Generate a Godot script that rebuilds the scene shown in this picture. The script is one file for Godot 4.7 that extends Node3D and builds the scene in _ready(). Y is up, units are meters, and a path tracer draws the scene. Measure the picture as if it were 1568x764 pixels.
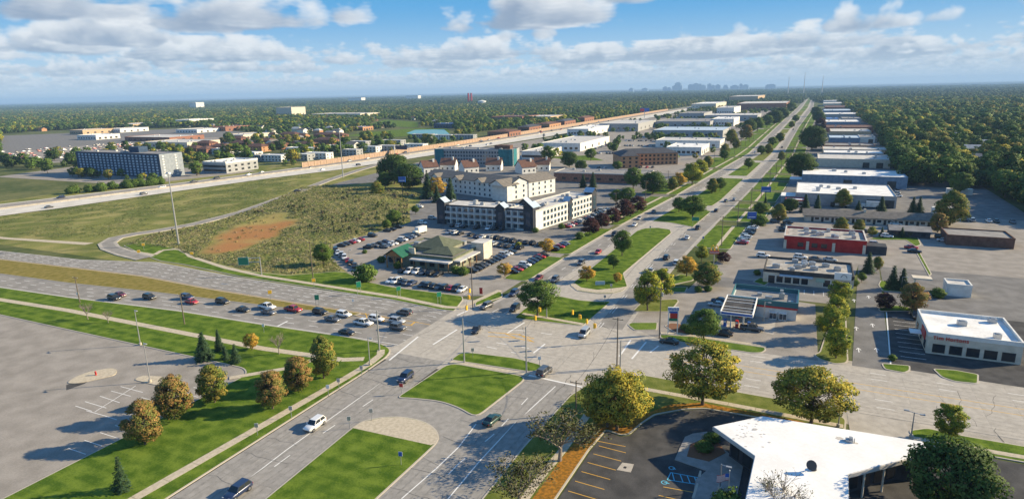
extends Node3D
# A suburban crossroads from the air: boulevard along z, crossroad along x, metres.
const SUN_TO := Vector3(0.775, 0.40, -0.50)   # towards the sun
const LAWN_Y := 0.17
var rng := RandomNumberGenerator.new()
var mats := {}
var texs := {}
var taken := {}
var meshes := {}
var ORD := ["first", "second", "third", "fourth", "fifth", "sixth", "seventh", "eighth", "ninth", "tenth", "eleventh", "twelfth", "thirteenth", "fourteenth", "fifteenth", "sixteenth", "seventeenth", "eighteenth", "nineteenth", "twentieth"]

func _ready() -> void:
	rng.seed = 7
	camera_sky_sun()
	make_materials()
	build_ground()
	build_roads()
	build_lawns()
	build_buildings()
	build_far_buildings()
	build_trees()
	build_forest()
	build_cars()
	build_street_furniture()

# ---------------------------------------------------------------- camera, sky, sun
func camera_sky_sun() -> void:
	var cam := Camera3D.new()
	cam.name = "camera"
	cam.fov = 42.99
	cam.near = 0.5
	cam.far = 60000.0
	cam.transform = Transform3D(Basis(Vector3(0.9075, -0.0207, -0.4195), Vector3(-0.0827, 0.9704, -0.2269), Vector3(0.4118, 0.2406, 0.8789)).orthonormalized(), Vector3(0, 60, 0))
	cam.current = true
	add_child(cam)
	var sun := DirectionalLight3D.new()
	sun.name = "sun"
	sun.light_energy = 1.6
	sun.light_color = Color(1.0, 0.915, 0.76)
	sun.light_angular_distance = 0.55
	sun.shadow_enabled = true
	sun.look_at_from_position(SUN_TO * 100.0, Vector3.ZERO, Vector3.UP)
	add_child(sun)
	var e := Environment.new()
	e.background_mode = Environment.BG_SKY
	var sm := PanoramaSkyMaterial.new()
	sm.panorama = sky_picture()
	var s := Sky.new()
	s.sky_material = sm
	e.sky = s
	e.background_energy_multiplier = 0.50
	e.tonemap_mode = Environment.TONE_MAPPER_LINEAR
	e.tonemap_exposure = 2.0
	e.fog_enabled = true
	e.fog_density = 0.00008
	e.fog_light_color = Color(0.66, 0.82, 1.0)
	e.sdfgi_enabled = true
	e.ssao_enabled = true
	e.ssil_enabled = true
	var w := WorldEnvironment.new()
	w.name = "world_environment"
	w.environment = e
	add_child(w)

# Broken cumulus over the whole sky: air colour by height, clouds marched through a slab between 900 and 1700 m.
# clouds by bearing, distance, half width, half depth and thickness: those over the town ahead, the rest strewn about by chance
const AHEAD := [[-0.788, 10347, 1344, 930, 0.42], [-0.884, 6907, 598, 558, 0.30], [-0.665, 9189, 796, 620, 0.30], [-0.988, 13515, 1346, 806, 0.34], [-1.024, 9475, 492, 558, 0.26], [-0.909, 18787, 1464, 930, 0.30], [-0.626, 16625, 1872, 930, 0.36], [-0.704, 22400, 1552, 806, 0.28], [-0.339, 9861, 982, 620, 0.36], [-0.422, 10109, 525, 496, 0.28], [-0.259, 7696, 666, 558, 0.30], [-0.209, 22656, 4120, 1054, 0.40], [-0.339, 24606, 2131, 806, 0.30], [-0.068, 17903, 1860, 806, 0.36], [0.105, 16759, 1451, 744, 0.36], [0.043, 13817, 838, 620, 0.28], [0.135, 9203, 677, 558, 0.36], [-0.137, 9301, 161, 248, 0.24], [-0.524, 26109, 1583, 868, 0.26], [-0.535, 11035, 287, 310, 0.16], [0.001, 42344, 4034, 992, 0.28], [0.149, 52048, 3606, 930, 0.28], [-1.092, 10309, 714, 744, 0.34], [-1.099, 18578, 1609, 992, 0.30], [0.218, 33425, 2316, 806, 0.32], [0.224, 11913, 619, 620, 0.30]]
const CELLS := 420
const CELL := 160.0
var cover := PackedFloat32Array()
var cover_noise := FastNoiseLite.new()
var puff_noise := FastNoiseLite.new()

func make_cover() -> void:
	cover.resize(CELLS * CELLS)
	for j in CELLS:
		for i in CELLS:
			cover[j * CELLS + i] = -0.19 + 0.42 * cover_noise.get_noise_2d((i - CELLS / 2) * CELL, (j - CELLS / 2) * CELL)
	var all := AHEAD.duplicate()
	var r := RandomNumberGenerator.new()
	r.seed = 12
	for k in 260:
		var far := sqrt(r.randf()) * 31000.0 + 1500.0
		var az := r.randf() * TAU
		var off := absf(angle_difference(az, -0.438))
		if off < 0.75 and far < 15500.0:
			continue
		all.append([az, far, r.randf_range(500, 1700), r.randf_range(450, 1000), r.randf_range(0.22, 0.42)])
	for k in 300:
		all.append([r.randf() * TAU, 15500.0 + sqrt(r.randf()) * 16000.0, r.randf_range(350, 900), r.randf_range(300, 650), r.randf_range(0.18, 0.32)])
	for b in all:
		var dir := Vector2(sin(b[0]), -cos(b[0]))
		var c: Vector2 = dir * b[1]
		var reach := int(maxf(b[2], b[3]) * 2.2 / CELL) + 1
		var ci := int(c.x / CELL) + CELLS / 2
		var cj := int(c.y / CELL) + CELLS / 2
		for j in range(maxi(0, cj - reach), mini(CELLS, cj + reach)):
			for i in range(maxi(0, ci - reach), mini(CELLS, ci + reach)):
				var o := Vector2((i - CELLS / 2) * CELL, (j - CELLS / 2) * CELL) - c
				var along: float = o.dot(dir) / b[3]
				var across: float = o.dot(Vector2(-dir.y, dir.x)) / b[2]
				cover[j * CELLS + i] += b[4] * exp(-along * along - across * across)

func cover_at(x: float, z: float) -> float:
	var u := x / CELL + CELLS / 2
	var v := z / CELL + CELLS / 2
	var i := int(u)
	var j := int(v)
	if i < 0 or j < 0 or i >= CELLS - 1 or j >= CELLS - 1:
		return -0.02 + 0.5 * cover_noise.get_noise_2d(x * 1.6, z * 1.6)
	var k := j * CELLS + i
	return lerpf(lerpf(cover[k], cover[k + 1], u - i), lerpf(cover[k + CELLS], cover[k + CELLS + 1], u - i), v - j)

func sky_colour(az: float, el: float) -> Color:
	var d := Vector3(cos(el) * sin(az), sin(el), -cos(el) * cos(az))
	var h := clampf(d.y, 0.0, 1.0)
	var air := Color(0.58, 0.76, 0.89).lerp(Color(0.12, 0.42, 0.78), smoothstep(0.0, 0.14, h)).lerp(Color(0.10, 0.25, 0.56), smoothstep(0.12, 0.8, h))
	if h < 0.006:
		return air
	var base := 950.0
	var thick := 640.0
	var t0 := base / d.y
	var t1 := (base + thick) / d.y
	var n := 32
	var dt := (t1 - t0) / n
	var clear := 1.0
	var glow := Color(0, 0, 0)
	var far_fade := exp(-t0 / 60000.0)
	var sx := SUN_TO.x * 320.0
	var sz := SUN_TO.z * 320.0
	for i in n:
		var t := t0 + dt * (i + 0.5)
		var hf := (i + 0.5) / n
		var x := d.x * t
		var z := d.z * t
		var c := cover_at(x, z)
		if c < -0.10:
			continue
		var p := puff_noise.get_noise_3d(x, hf * thick * 1.3, z)
		var q := c * 1.5 + p * 0.42 - hf * 0.42 - 0.02
		if hf < 0.12:
			q -= (0.12 - hf) * 2.0
		if q <= 0.0:
			continue
		var a := 1.0 - exp(-minf(q, 0.35) * dt * 0.03)
		var toward := cover_at(x + sx, z + sz)
		var lit := clampf(0.08 + 1.3 * hf + (c - toward) * 2.4 + p * 0.8 - maxf(c, 0.0) * 0.5, 0.0, 1.0)
		var col := Color(0.27, 0.34, 0.46).lerp(Color(0.98, 0.975, 0.96), lit)
		glow += col * (clear * a)
		clear *= 1.0 - a
		if clear < 0.02:
			break
	var amount := (1.0 - clear) * (0.2 + 0.8 * far_fade)
	var cl := glow / maxf(1.0 - clear, 0.001)
	cl = cl.lerp(Color(0.66, 0.76, 0.85), 1.0 - far_fade)
	return air.lerp(cl, amount)

func sky_rows(w: int, h: int, az0: float, az1: float, el0: float, el1: float) -> Image:
	var data := PackedByteArray()
	data.resize(w * h * 3)
	var k := 0
	for j in h:
		var el := lerpf(el1, el0, (j + 0.5) / h)
		for i in w:
			var c := sky_colour(lerpf(az0, az1, (i + 0.5) / w), el).linear_to_srgb()
			data[k] = int(clampf(c.r, 0, 1) * 255.0)
			data[k + 1] = int(clampf(c.g, 0, 1) * 255.0)
			data[k + 2] = int(clampf(c.b, 0, 1) * 255.0)
			k += 3
	return Image.create_from_data(w, h, false, Image.FORMAT_RGB8, data)

func sky_picture() -> ImageTexture:
	cover_noise.seed = 21
	cover_noise.noise_type = FastNoiseLite.TYPE_SIMPLEX_SMOOTH
	cover_noise.frequency = 1.0 / 4200.0
	cover_noise.fractal_octaves = 3
	puff_noise.seed = 5
	puff_noise.noise_type = FastNoiseLite.TYPE_SIMPLEX
	puff_noise.frequency = 1.0 / 900.0
	puff_noise.fractal_octaves = 4
	make_cover()
	var im := Image.create_empty(4096, 2048, false, Image.FORMAT_RGB8)
	im.fill(Color(0.30, 0.33, 0.28))
	var low := 160   # rows above the horizon, 0 to 14 degrees
	var e0 := 0.0
	var e1 := PI * 0.5 * low / 1024.0
	var up := sky_rows(512, 108, 0.0, TAU, e1, PI / 2)
	up.resize(4096, 1024 - low, Image.INTERPOLATE_CUBIC)
	im.blit_rect(up, Rect2i(0, 0, 4096, 1024 - low), Vector2i(0, 0))
	var ring := sky_rows(1024, 80, 0.0, TAU, e0, e1)
	ring.resize(4096, low, Image.INTERPOLATE_CUBIC)
	im.blit_rect(ring, Rect2i(0, 0, 4096, low), Vector2i(0, 1024 - low))
	# the same clouds at full detail in the quarter where the picture looks
	var fine := sky_rows(1100, low, -TAU * 850.0 / 4096.0, TAU * 250.0 / 4096.0, e0, e1)
	im.blit_rect(fine, Rect2i(0, 0, 850, low), Vector2i(4096 - 850, 1024 - low))
	im.blit_rect(fine, Rect2i(850, 0, 250, low), Vector2i(0, 1024 - low))
	return ImageTexture.create_from_image(im)

# ---------------------------------------------------------------- materials
func lin(r: float, g: float, b: float) -> Color:
	return Color(r, g, b).linear_to_srgb()

# a square tile of colour: coarse and fine noise between two linear colours, with optional specks and stripes
func tile(called: String, a: Color, b: Color, coarse: float, fine: float, grain := 0.1, stripes := 0.0, size := 512) -> ImageTexture:
	if texs.has(called):
		return texs[called]
	var n := FastNoiseLite.new()
	n.seed = called.hash() % 1000
	n.frequency = coarse
	n.fractal_octaves = 5
	var c := n.get_seamless_image(size, size).get_data()
	n.seed += 1
	n.frequency = fine
	n.fractal_octaves = 2
	var f := n.get_seamless_image(size, size).get_data()
	var r := RandomNumberGenerator.new()
	r.seed = 3
	var out := PackedByteArray()
	out.resize(size * size * 3)
	var k := 0
	for j in size:
		var st := 0.0
		if stripes > 0.0:
			st = stripes * clampf(sin(TAU * j / size * 14.0) * 3.0, -1.0, 1.0)
		for i in size:
			var t := clampf((c[j * size + i] / 255.0 - 0.5) * 1.3 + 0.5 + (f[j * size + i] / 255.0 - 0.5) * 0.7 + r.randf_range(-grain, grain) + st, 0.0, 1.0)
			var q := a.lerp(b, t).linear_to_srgb()
			out[k] = int(q.r * 255.0)
			out[k + 1] = int(q.g * 255.0)
			out[k + 2] = int(q.b * 255.0)
			k += 3
	texs[called] = ImageTexture.create_from_image(Image.create_from_data(size, size, false, Image.FORMAT_RGB8, out))
	return texs[called]

func mat(called: String, c: Color, rough := 0.85, metal := 0.0) -> StandardMaterial3D:
	if not mats.has(called):
		var m := StandardMaterial3D.new()
		m.albedo_color = lin(c.r, c.g, c.b)
		m.roughness = rough
		m.metallic = metal
		mats[called] = m
	return mats[called]

# flat sheets: texture laid on world x and z through UVs, metres a tile
func ground_mat(called: String, tex: Texture2D, metres: float, rough := 0.95) -> void:
	var m := StandardMaterial3D.new()
	m.albedo_texture = tex
	m.uv1_scale = Vector3(1.0 / metres, 1.0 / metres, 1)
	m.roughness = rough
	m.metallic_specular = 0.15
	mats[called] = m

# walls and roofs: texture by triplanar mapping
func wall_mat(called: String, a: Color, b: Color, metres := 9.0, rough := 0.85) -> void:
	var m := StandardMaterial3D.new()
	m.albedo_texture = tile("w_" + called, a, b, 0.012, 0.12, 0.12, 0.0, 256)
	m.uv1_triplanar = true
	m.uv1_world_triplanar = true
	m.uv1_scale = Vector3.ONE / metres
	m.roughness = rough
	m.metallic_specular = 0.3
	mats[called] = m

func make_materials() -> void:
	var C := func(r, g, b): return Color(r, g, b)
	ground_mat("lawn", tile("lawn", C.call(0.050, 0.100, 0.010), C.call(0.145, 0.208, 0.028), 0.02, 0.2, 0.22, 0.13), 46.0)
	ground_mat("lawn_dry", tile("lawn_dry", C.call(0.095, 0.125, 0.022), C.call(0.19, 0.205, 0.055), 0.02, 0.2, 0.2, 0.05), 40.0)
	ground_mat("verge", tile("verge", C.call(0.060, 0.115, 0.016), C.call(0.145, 0.205, 0.035), 0.015, 0.15, 0.2), 50.0)
	ground_mat("median_straw", tile("straw", C.call(0.15, 0.135, 0.03), C.call(0.27, 0.215, 0.07), 0.02, 0.2, 0.15), 30.0)
	ground_mat("leaf_litter", tile("litter", C.call(0.14, 0.085, 0.02), C.call(0.42, 0.19, 0.03), 0.03, 0.3, 0.3), 12.0)
	ground_mat("earth", tile("earth", C.call(0.060, 0.085, 0.028), C.call(0.15, 0.155, 0.065), 0.01, 0.1, 0.12), 260.0)
	ground_mat("asphalt", tile("asphalt", C.call(0.215, 0.205, 0.188), C.call(0.305, 0.29, 0.268), 0.012, 0.2, 0.13), 34.0)
	ground_mat("asphalt_lot", tile("asphalt_lot", C.call(0.24, 0.222, 0.198), C.call(0.33, 0.305, 0.275), 0.012, 0.16, 0.13), 40.0)
	ground_mat("asphalt_grey", tile("asphalt_grey", C.call(0.15, 0.147, 0.142), C.call(0.22, 0.215, 0.208), 0.012, 0.16, 0.12), 36.0)
	ground_mat("asphalt_new", tile("asphalt_new", C.call(0.055, 0.055, 0.056), C.call(0.098, 0.097, 0.096), 0.012, 0.2, 0.12), 26.0)
	ground_mat("concrete", tile("concrete", C.call(0.30, 0.28, 0.245), C.call(0.46, 0.425, 0.37), 0.015, 0.2, 0.12), 30.0)
	ground_mat("slab_a", tile("slab_a", C.call(0.36, 0.335, 0.295), C.call(0.46, 0.43, 0.38), 0.02, 0.2, 0.12), 19.0)
	ground_mat("slab_b", tile("slab_b", C.call(0.35, 0.326, 0.288), C.call(0.447, 0.418, 0.371), 0.02, 0.2, 0.12), 23.0)
	ground_mat("slab_c", tile("slab_c", C.call(0.368, 0.343, 0.302), C.call(0.468, 0.437, 0.386), 0.02, 0.2, 0.12), 17.0)
	ground_mat("slab_grey_a", tile("slab_ga", C.call(0.25, 0.24, 0.222), C.call(0.335, 0.32, 0.298), 0.02, 0.2, 0.12), 19.0)
	ground_mat("slab_grey_b", tile("slab_gb", C.call(0.238, 0.229, 0.213), C.call(0.32, 0.307, 0.287), 0.02, 0.2, 0.12), 23.0)
	ground_mat("walk", tile("walk", C.call(0.40, 0.35, 0.265), C.call(0.54, 0.48, 0.375), 0.03, 0.2, 0.12), 14.0)
	ground_mat("freeway", tile("freeway", C.call(0.50, 0.48, 0.43), C.call(0.66, 0.63, 0.57), 0.01, 0.2, 0.1), 60.0)
	mat("kerb", Color(0.44, 0.40, 0.33), 0.9)
	mat("joint", Color(0.06, 0.058, 0.055), 0.95)
	mat("paint_white", Color(0.72, 0.72, 0.70), 0.8)
	mat("paint_yellow", Color(0.62, 0.36, 0.05), 0.8)
	mat("paint_blue", Color(0.10, 0.45, 0.62), 0.8)
	mat("tar", Color(0.075, 0.072, 0.068), 0.8)
	mat("glass", Color(0.025, 0.03, 0.036), 0.08)
	mat("glass_blue", Color(0.03, 0.055, 0.085), 0.08)
	mat("steel", Color(0.42, 0.43, 0.44), 0.45, 0.6)
	mat("steel_dark", Color(0.06, 0.06, 0.062), 0.5, 0.3)
	mat("timber_pole", Color(0.14, 0.115, 0.09), 0.95)
	mat("black", Color(0.018, 0.018, 0.02), 0.6)
	mat("white", Color(0.78, 0.78, 0.76), 0.6)
	mat("yellow", Color(0.80, 0.47, 0.02), 0.5)
	mat("sign_green", Color(0.005, 0.20, 0.11), 0.5)
	mat("sign_blue", Color(0.02, 0.10, 0.42), 0.5)
	mat("red", Color(0.46, 0.022, 0.02), 0.5)
	mat("mulch", Color(0.17, 0.075, 0.035), 0.95)
	wall_mat("white_wall", Color(0.58, 0.58, 0.56), Color(0.76, 0.76, 0.73))
	wall_mat("grey_wall", Color(0.27, 0.28, 0.29), Color(0.38, 0.39, 0.40))
	wall_mat("dark_wall", Color(0.035, 0.04, 0.05), Color(0.06, 0.065, 0.078))
	wall_mat("tan_wall", Color(0.40, 0.29, 0.18), Color(0.52, 0.39, 0.26))
	wall_mat("brick_wall", Color(0.20, 0.095, 0.065), Color(0.33, 0.17, 0.12), 6.0)
	wall_mat("orange_brick", Color(0.36, 0.19, 0.10), Color(0.48, 0.28, 0.16), 6.0)
	wall_mat("cream_wall", Color(0.52, 0.47, 0.38), Color(0.66, 0.60, 0.50))
	wall_mat("blue_wall", Color(0.13, 0.20, 0.29), Color(0.20, 0.28, 0.38))
	wall_mat("navy_wall", Color(0.030, 0.055, 0.10), Color(0.060, 0.095, 0.155))
	wall_mat("teal_wall", Color(0.02, 0.13, 0.16), Color(0.04, 0.20, 0.23))
	wall_mat("red_wall", Color(0.33, 0.018, 0.018), Color(0.46, 0.04, 0.035))
	wall_mat("sage_wall", Color(0.19, 0.20, 0.15), Color(0.28, 0.29, 0.22))
	wall_mat("log_wall", Color(0.24, 0.12, 0.05), Color(0.38, 0.21, 0.10), 3.0)
	wall_mat("roof_white", Color(0.62, 0.62, 0.61), Color(0.84, 0.84, 0.82), 22.0)
	wall_mat("roof_bright", Color(0.74, 0.74, 0.73), Color(0.86, 0.86, 0.85), 26.0)
	wall_mat("roof_pale", Color(0.42, 0.41, 0.39), Color(0.60, 0.585, 0.555), 16.0)
	wall_mat("roof_worn", Color(0.25, 0.235, 0.21), Color(0.47, 0.45, 0.415), 9.0)
	wall_mat("roof_grey", Color(0.19, 0.185, 0.18), Color(0.30, 0.29, 0.28), 14.0)
	wall_mat("roof_dark", Color(0.04, 0.04, 0.042), Color(0.085, 0.082, 0.08), 10.0)
	wall_mat("roof_brown", Color(0.10, 0.055, 0.042), Color(0.18, 0.10, 0.075), 8.0)
	wall_mat("roof_shingle", Color(0.13, 0.12, 0.105), Color(0.225, 0.205, 0.18), 7.0)
	wall_mat("roof_slate", Color(0.05, 0.055, 0.065), Color(0.09, 0.095, 0.11), 7.0)
	wall_mat("roof_green", Color(0.012, 0.085, 0.052), Color(0.03, 0.125, 0.08), 7.0, 0.5)
	wall_mat("roof_olive", Color(0.085, 0.10, 0.065), Color(0.14, 0.155, 0.105), 7.0)
	wall_mat("roof_blue", Color(0.05, 0.14, 0.36), Color(0.09, 0.20, 0.45), 10.0)
	wall_mat("roof_steel_blue", Color(0.34, 0.44, 0.55), Color(0.45, 0.55, 0.65), 12.0)
	wall_mat("sound_wall", Color(0.33, 0.23, 0.165), Color(0.43, 0.315, 0.235), 8.0)
	wall_mat("office_end", Color(0.22, 0.25, 0.285), Color(0.29, 0.325, 0.365), 8.0)
	wall_mat("bark", Color(0.085, 0.065, 0.05), Color(0.15, 0.12, 0.095), 1.0)
	wall_mat("bark_pale", Color(0.22, 0.19, 0.16), Color(0.34, 0.30, 0.26), 1.0)
	var paints := {"black": Color(0.012, 0.012, 0.014), "white": Color(0.78, 0.78, 0.77), "silver": Color(0.42, 0.44, 0.46), "grey": Color(0.10, 0.105, 0.115), "red": Color(0.42, 0.012, 0.015), "navy": Color(0.018, 0.032, 0.085), "maroon": Color(0.14, 0.01, 0.018), "green": Color(0.02, 0.06, 0.05)}
	for k in paints:
		var m := mat("car_" + k, paints[k], 0.32, 0.15)
		m.clearcoat_enabled = true
		m.clearcoat = 0.8
		m.clearcoat_roughness = 0.06
	mat("tyre", Color(0.02, 0.02, 0.02), 0.9)
	mat("rim", Color(0.32, 0.33, 0.34), 0.35, 0.7)
	mat("headlight", Color(0.6, 0.62, 0.63), 0.1)
	mat("taillight", Color(0.30, 0.01, 0.01), 0.2)
	var leaf := StandardMaterial3D.new()
	leaf.vertex_color_use_as_albedo = true
	leaf.roughness = 0.75
	leaf.metallic_specular = 0.25
	leaf.backlight_enabled = true
	leaf.backlight = lin(0.20, 0.22, 0.05)
	mats["leaf"] = leaf
	var field := StandardMaterial3D.new()
	field.vertex_color_use_as_albedo = true
	field.albedo_texture = tile("field", Color(0.62, 0.62, 0.6), Color(1, 1, 1), 0.03, 0.3, 0.3)
	field.uv1_scale = Vector3(1 / 14.0, 1 / 14.0, 1)
	field.roughness = 0.95
	field.metallic_specular = 0.1
	mats["field"] = field

# ---------------------------------------------------------------- helpers
func numbered(called: String) -> String:
	taken[called] = taken.get(called, -1) + 1
	return called if taken[called] == 0 else "%s_%03d" % [called, taken[called]]

func tag(o: Node, label: String, category: String, group := "") -> void:
	o.set_meta("label", label)
	o.set_meta("category", category)
	if group:
		o.set_meta("group", group)

func thing(called: String, label: String, category: String, at := Vector3.ZERO, turn := 0.0, group := "") -> Node3D:
	var o := Node3D.new()
	o.name = numbered(called)
	add_child(o)
	o.position = at
	o.rotation.y = turn
	tag(o, label, category, group)
	return o

func part(called: String, m: Mesh, material: Material, parent: Node, at := Vector3.ZERO, turn := 0.0) -> MeshInstance3D:
	var o := MeshInstance3D.new()
	o.name = called
	o.mesh = m
	o.material_override = material
	parent.add_child(o, true)
	o.position = at
	o.rotation.y = turn
	return o

func struct(called: String, m: Mesh, material: Material, kind := "structure", label := "") -> MeshInstance3D:
	var o := part(numbered(called), m, material, self)
	o.set_meta("kind", kind)
	if label:
		o.set_meta("label", label)
	return o

func st() -> SurfaceTool:
	var s := SurfaceTool.new()
	s.begin(Mesh.PRIMITIVE_TRIANGLES)
	s.set_smooth_group(-1)
	return s

func fin(s: SurfaceTool) -> ArrayMesh:
	s.generate_normals()
	return s.commit()

func tri(s: SurfaceTool, a: Vector3, b: Vector3, c: Vector3) -> void:
	for v in [a, b, c]:
		s.set_uv(Vector2(v.x, v.z))
		s.add_vertex(v)

func quad(s: SurfaceTool, a: Vector3, b: Vector3, c: Vector3, d: Vector3) -> void:
	tri(s, a, b, c)
	tri(s, a, c, d)

# a box by its centre and size, turned about y
func bx(s: SurfaceTool, c: Vector3, size: Vector3, turn := 0.0) -> void:
	var b := Basis(Vector3.UP, turn)
	var h := size / 2
	var v := []
	for i in 8:
		v.append(c + b * Vector3(h.x * (1 if i & 1 else -1), h.y * (1 if i & 2 else -1), h.z * (1 if i & 4 else -1)))
	quad(s, v[0], v[1], v[3], v[2])
	quad(s, v[5], v[4], v[6], v[7])
	quad(s, v[4], v[0], v[2], v[6])
	quad(s, v[1], v[5], v[7], v[3])
	quad(s, v[2], v[3], v[7], v[6])
	quad(s, v[4], v[5], v[1], v[0])

func box(size: Vector3) -> Mesh:
	var key := "box%s" % size
	if not meshes.has(key):
		var s := st()
		bx(s, Vector3.ZERO, size)
		meshes[key] = fin(s)
	return meshes[key]

func box_at(c: Vector3, size: Vector3) -> Mesh:
	var s := st()
	bx(s, c, size)
	return fin(s)

func tube(s: SurfaceTool, a: Vector3, b: Vector3, ra: float, rb: float, sides := 6) -> void:
	var d := (b - a).normalized()
	var u := d.cross(Vector3.UP if absf(d.y) < 0.9 else Vector3.RIGHT).normalized()
	var w := d.cross(u)
	for i in sides:
		var p := u * cos(TAU * i / sides) + w * sin(TAU * i / sides)
		var q := u * cos(TAU * (i + 1) / sides) + w * sin(TAU * (i + 1) / sides)
		quad(s, a + p * ra, a + q * ra, b + q * rb, b + p * rb)
		tri(s, b, b + p * rb, b + q * rb)

func tube_mesh(a: Vector3, b: Vector3, ra: float, rb: float, sides := 6) -> Mesh:
	var s := st()
	tube(s, a, b, ra, rb, sides)
	return fin(s)

func p2(a: Array) -> PackedVector2Array:
	var o := PackedVector2Array()
	for i in range(0, a.size(), 2):
		o.append(Vector2(a[i], a[i + 1]))
	return o

# corners rounded by cutting: each corner of the outline becomes a short arc
func rounded(poly: PackedVector2Array, r: float) -> PackedVector2Array:
	var o := PackedVector2Array()
	var n := poly.size()
	for i in n:
		var p := poly[i]
		var a := poly[(i + n - 1) % n] - p
		var b := poly[(i + 1) % n] - p
		var k := minf(r, minf(a.length(), b.length()) * 0.45)
		var s := p + a.normalized() * k
		var e := p + b.normalized() * k
		for j in 5:
			var t := j / 4.0
			o.append(s.lerp(p, t).lerp(p.lerp(e, t), t))
	return o

func sheet_into(s: SurfaceTool, poly: PackedVector2Array, y: float) -> void:
	var t := Geometry2D.triangulate_polygon(poly)
	for i in range(0, t.size(), 3):
		var a := poly[t[i]]
		var b := poly[t[i + 1]]
		var c := poly[t[i + 2]]
		tri(s, Vector3(a.x, y, a.y), Vector3(b.x, y, b.y), Vector3(c.x, y, c.y))

func sheet(poly: PackedVector2Array, y: float) -> Mesh:
	var s := st()
	sheet_into(s, poly, y)
	return fin(s)

func prism_into(s: SurfaceTool, poly: PackedVector2Array, y0: float, y1: float, cap := true) -> void:
	if cap:
		sheet_into(s, poly, y1)
	for i in poly.size():
		var a := poly[i]
		var b := poly[(i + 1) % poly.size()]
		quad(s, Vector3(a.x, y0, a.y), Vector3(b.x, y0, b.y), Vector3(b.x, y1, b.y), Vector3(a.x, y1, a.y))

func prism(poly: PackedVector2Array, y0: float, y1: float, cap := true) -> Mesh:
	var s := st()
	prism_into(s, poly, y0, y1, cap)
	return fin(s)

# a strip between two polylines of the same length
func ribbon(a: PackedVector2Array, b: PackedVector2Array, y: float) -> Mesh:
	var s := st()
	for i in a.size() - 1:
		quad(s, Vector3(a[i].x, y, a[i].y), Vector3(a[i + 1].x, y, a[i + 1].y), Vector3(b[i + 1].x, y, b[i + 1].y), Vector3(b[i].x, y, b[i].y))
	return fin(s)

func between(a: PackedVector2Array, b: PackedVector2Array, t: float) -> PackedVector2Array:
	var o := PackedVector2Array()
	for i in a.size():
		o.append(a[i].lerp(b[i], t))
	return o

func offset_line(a: PackedVector2Array, w: float) -> PackedVector2Array:
	var o := PackedVector2Array()
	for i in a.size():
		var d := (a[mini(i + 1, a.size() - 1)] - a[maxi(i - 1, 0)]).normalized()
		o.append(a[i] + Vector2(-d.y, d.x) * w)
	return o

# painted line along a polyline, dashed when gap > 0
func line_into(s: SurfaceTool, a: PackedVector2Array, w: float, y: float, dash := 0.0, gap := 0.0) -> void:
	for i in a.size() - 1:
		var p := a[i]
		var q := a[i + 1]
		var len := p.distance_to(q)
		var d := (q - p) / maxf(len, 0.001)
		var n := Vector2(-d.y, d.x) * w / 2
		var at := 0.0
		while at < len:
			var to := minf(at + (dash if gap > 0.0 else len), len)
			var u := p + d * at
			var v := p + d * to
			quad(s, Vector3(u.x + n.x, y, u.y + n.y), Vector3(v.x + n.x, y, v.y + n.y), Vector3(v.x - n.x, y, v.y - n.y), Vector3(u.x - n.x, y, u.y - n.y))
			at = to + gap if gap > 0.0 else len
			if gap <= 0.0:
				break

func rect(x0: float, x1: float, z0: float, z1: float) -> PackedVector2Array:
	return PackedVector2Array([Vector2(x0, z0), Vector2(x1, z0), Vector2(x1, z1), Vector2(x0, z1)])

# ---------------------------------------------------------------- the ground, roads and lawns
var SBL := p2([-86,-20, -85.5,-55, -84,-113, -82,-150, -80.2,-164, -78.8,-213, -76,-267, -67.8,-361, -65.5,-401, -50.2,-634, -47.5,-1060, -38,-2040, -30,-4200])
var SBR := p2([-71.2,-20, -71.5,-60, -72.3,-113, -69.8,-150, -68.6,-164, -65.5,-213, -64.6,-267, -56.5,-361, -54.5,-401, -39.5,-634, -35.5,-1060, -25,-2040, -17,-4200])
var NBL := p2([-55.8,-20, -55.6,-68, -52.5,-113, -50,-150, -50,-164, -51.8,-213, -50,-267, -41.2,-361, -39.8,-401, -30.5,-634, -25.5,-1060, -11,-2040, -3,-4200])
var NBR := p2([-40.4,-20, -40.5,-70, -39.6,-113, -38.5,-150, -39,-164, -38.4,-213, -36.6,-267, -31.4,-361, -29.4,-401, -20,-634, -15.5,-1060, 4,-2040, 12,-4200])

func at_z(line: PackedVector2Array, z: float) -> float:
	for i in line.size() - 1:
		if z <= line[i].y and z >= line[i + 1].y:
			return lerpf(line[i].x, line[i + 1].x, (z - line[i].y) / (line[i + 1].y - line[i].y))
	return line[0].x

# the part of a kerb line between two depths
func cut(line: PackedVector2Array, z0: float, z1: float, dx := 0.0) -> PackedVector2Array:
	var o := PackedVector2Array([Vector2(at_z(line, z0) + dx, z0)])
	for p in line:
		if p.y < z0 and p.y > z1:
			o.append(p + Vector2(dx, 0))
	o.append(Vector2(at_z(line, z1) + dx, z1))
	return o

func strip_between(l: PackedVector2Array, r: PackedVector2Array) -> PackedVector2Array:
	var o := l.duplicate()
	var b := r.duplicate()
	b.reverse()
	o.append_array(b)
	return o

func build_ground() -> void:
	struct("ground", sheet(rect(-14500, 5000, -15500, 300), 0.0), mats["earth"])
	build_meadow()

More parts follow.
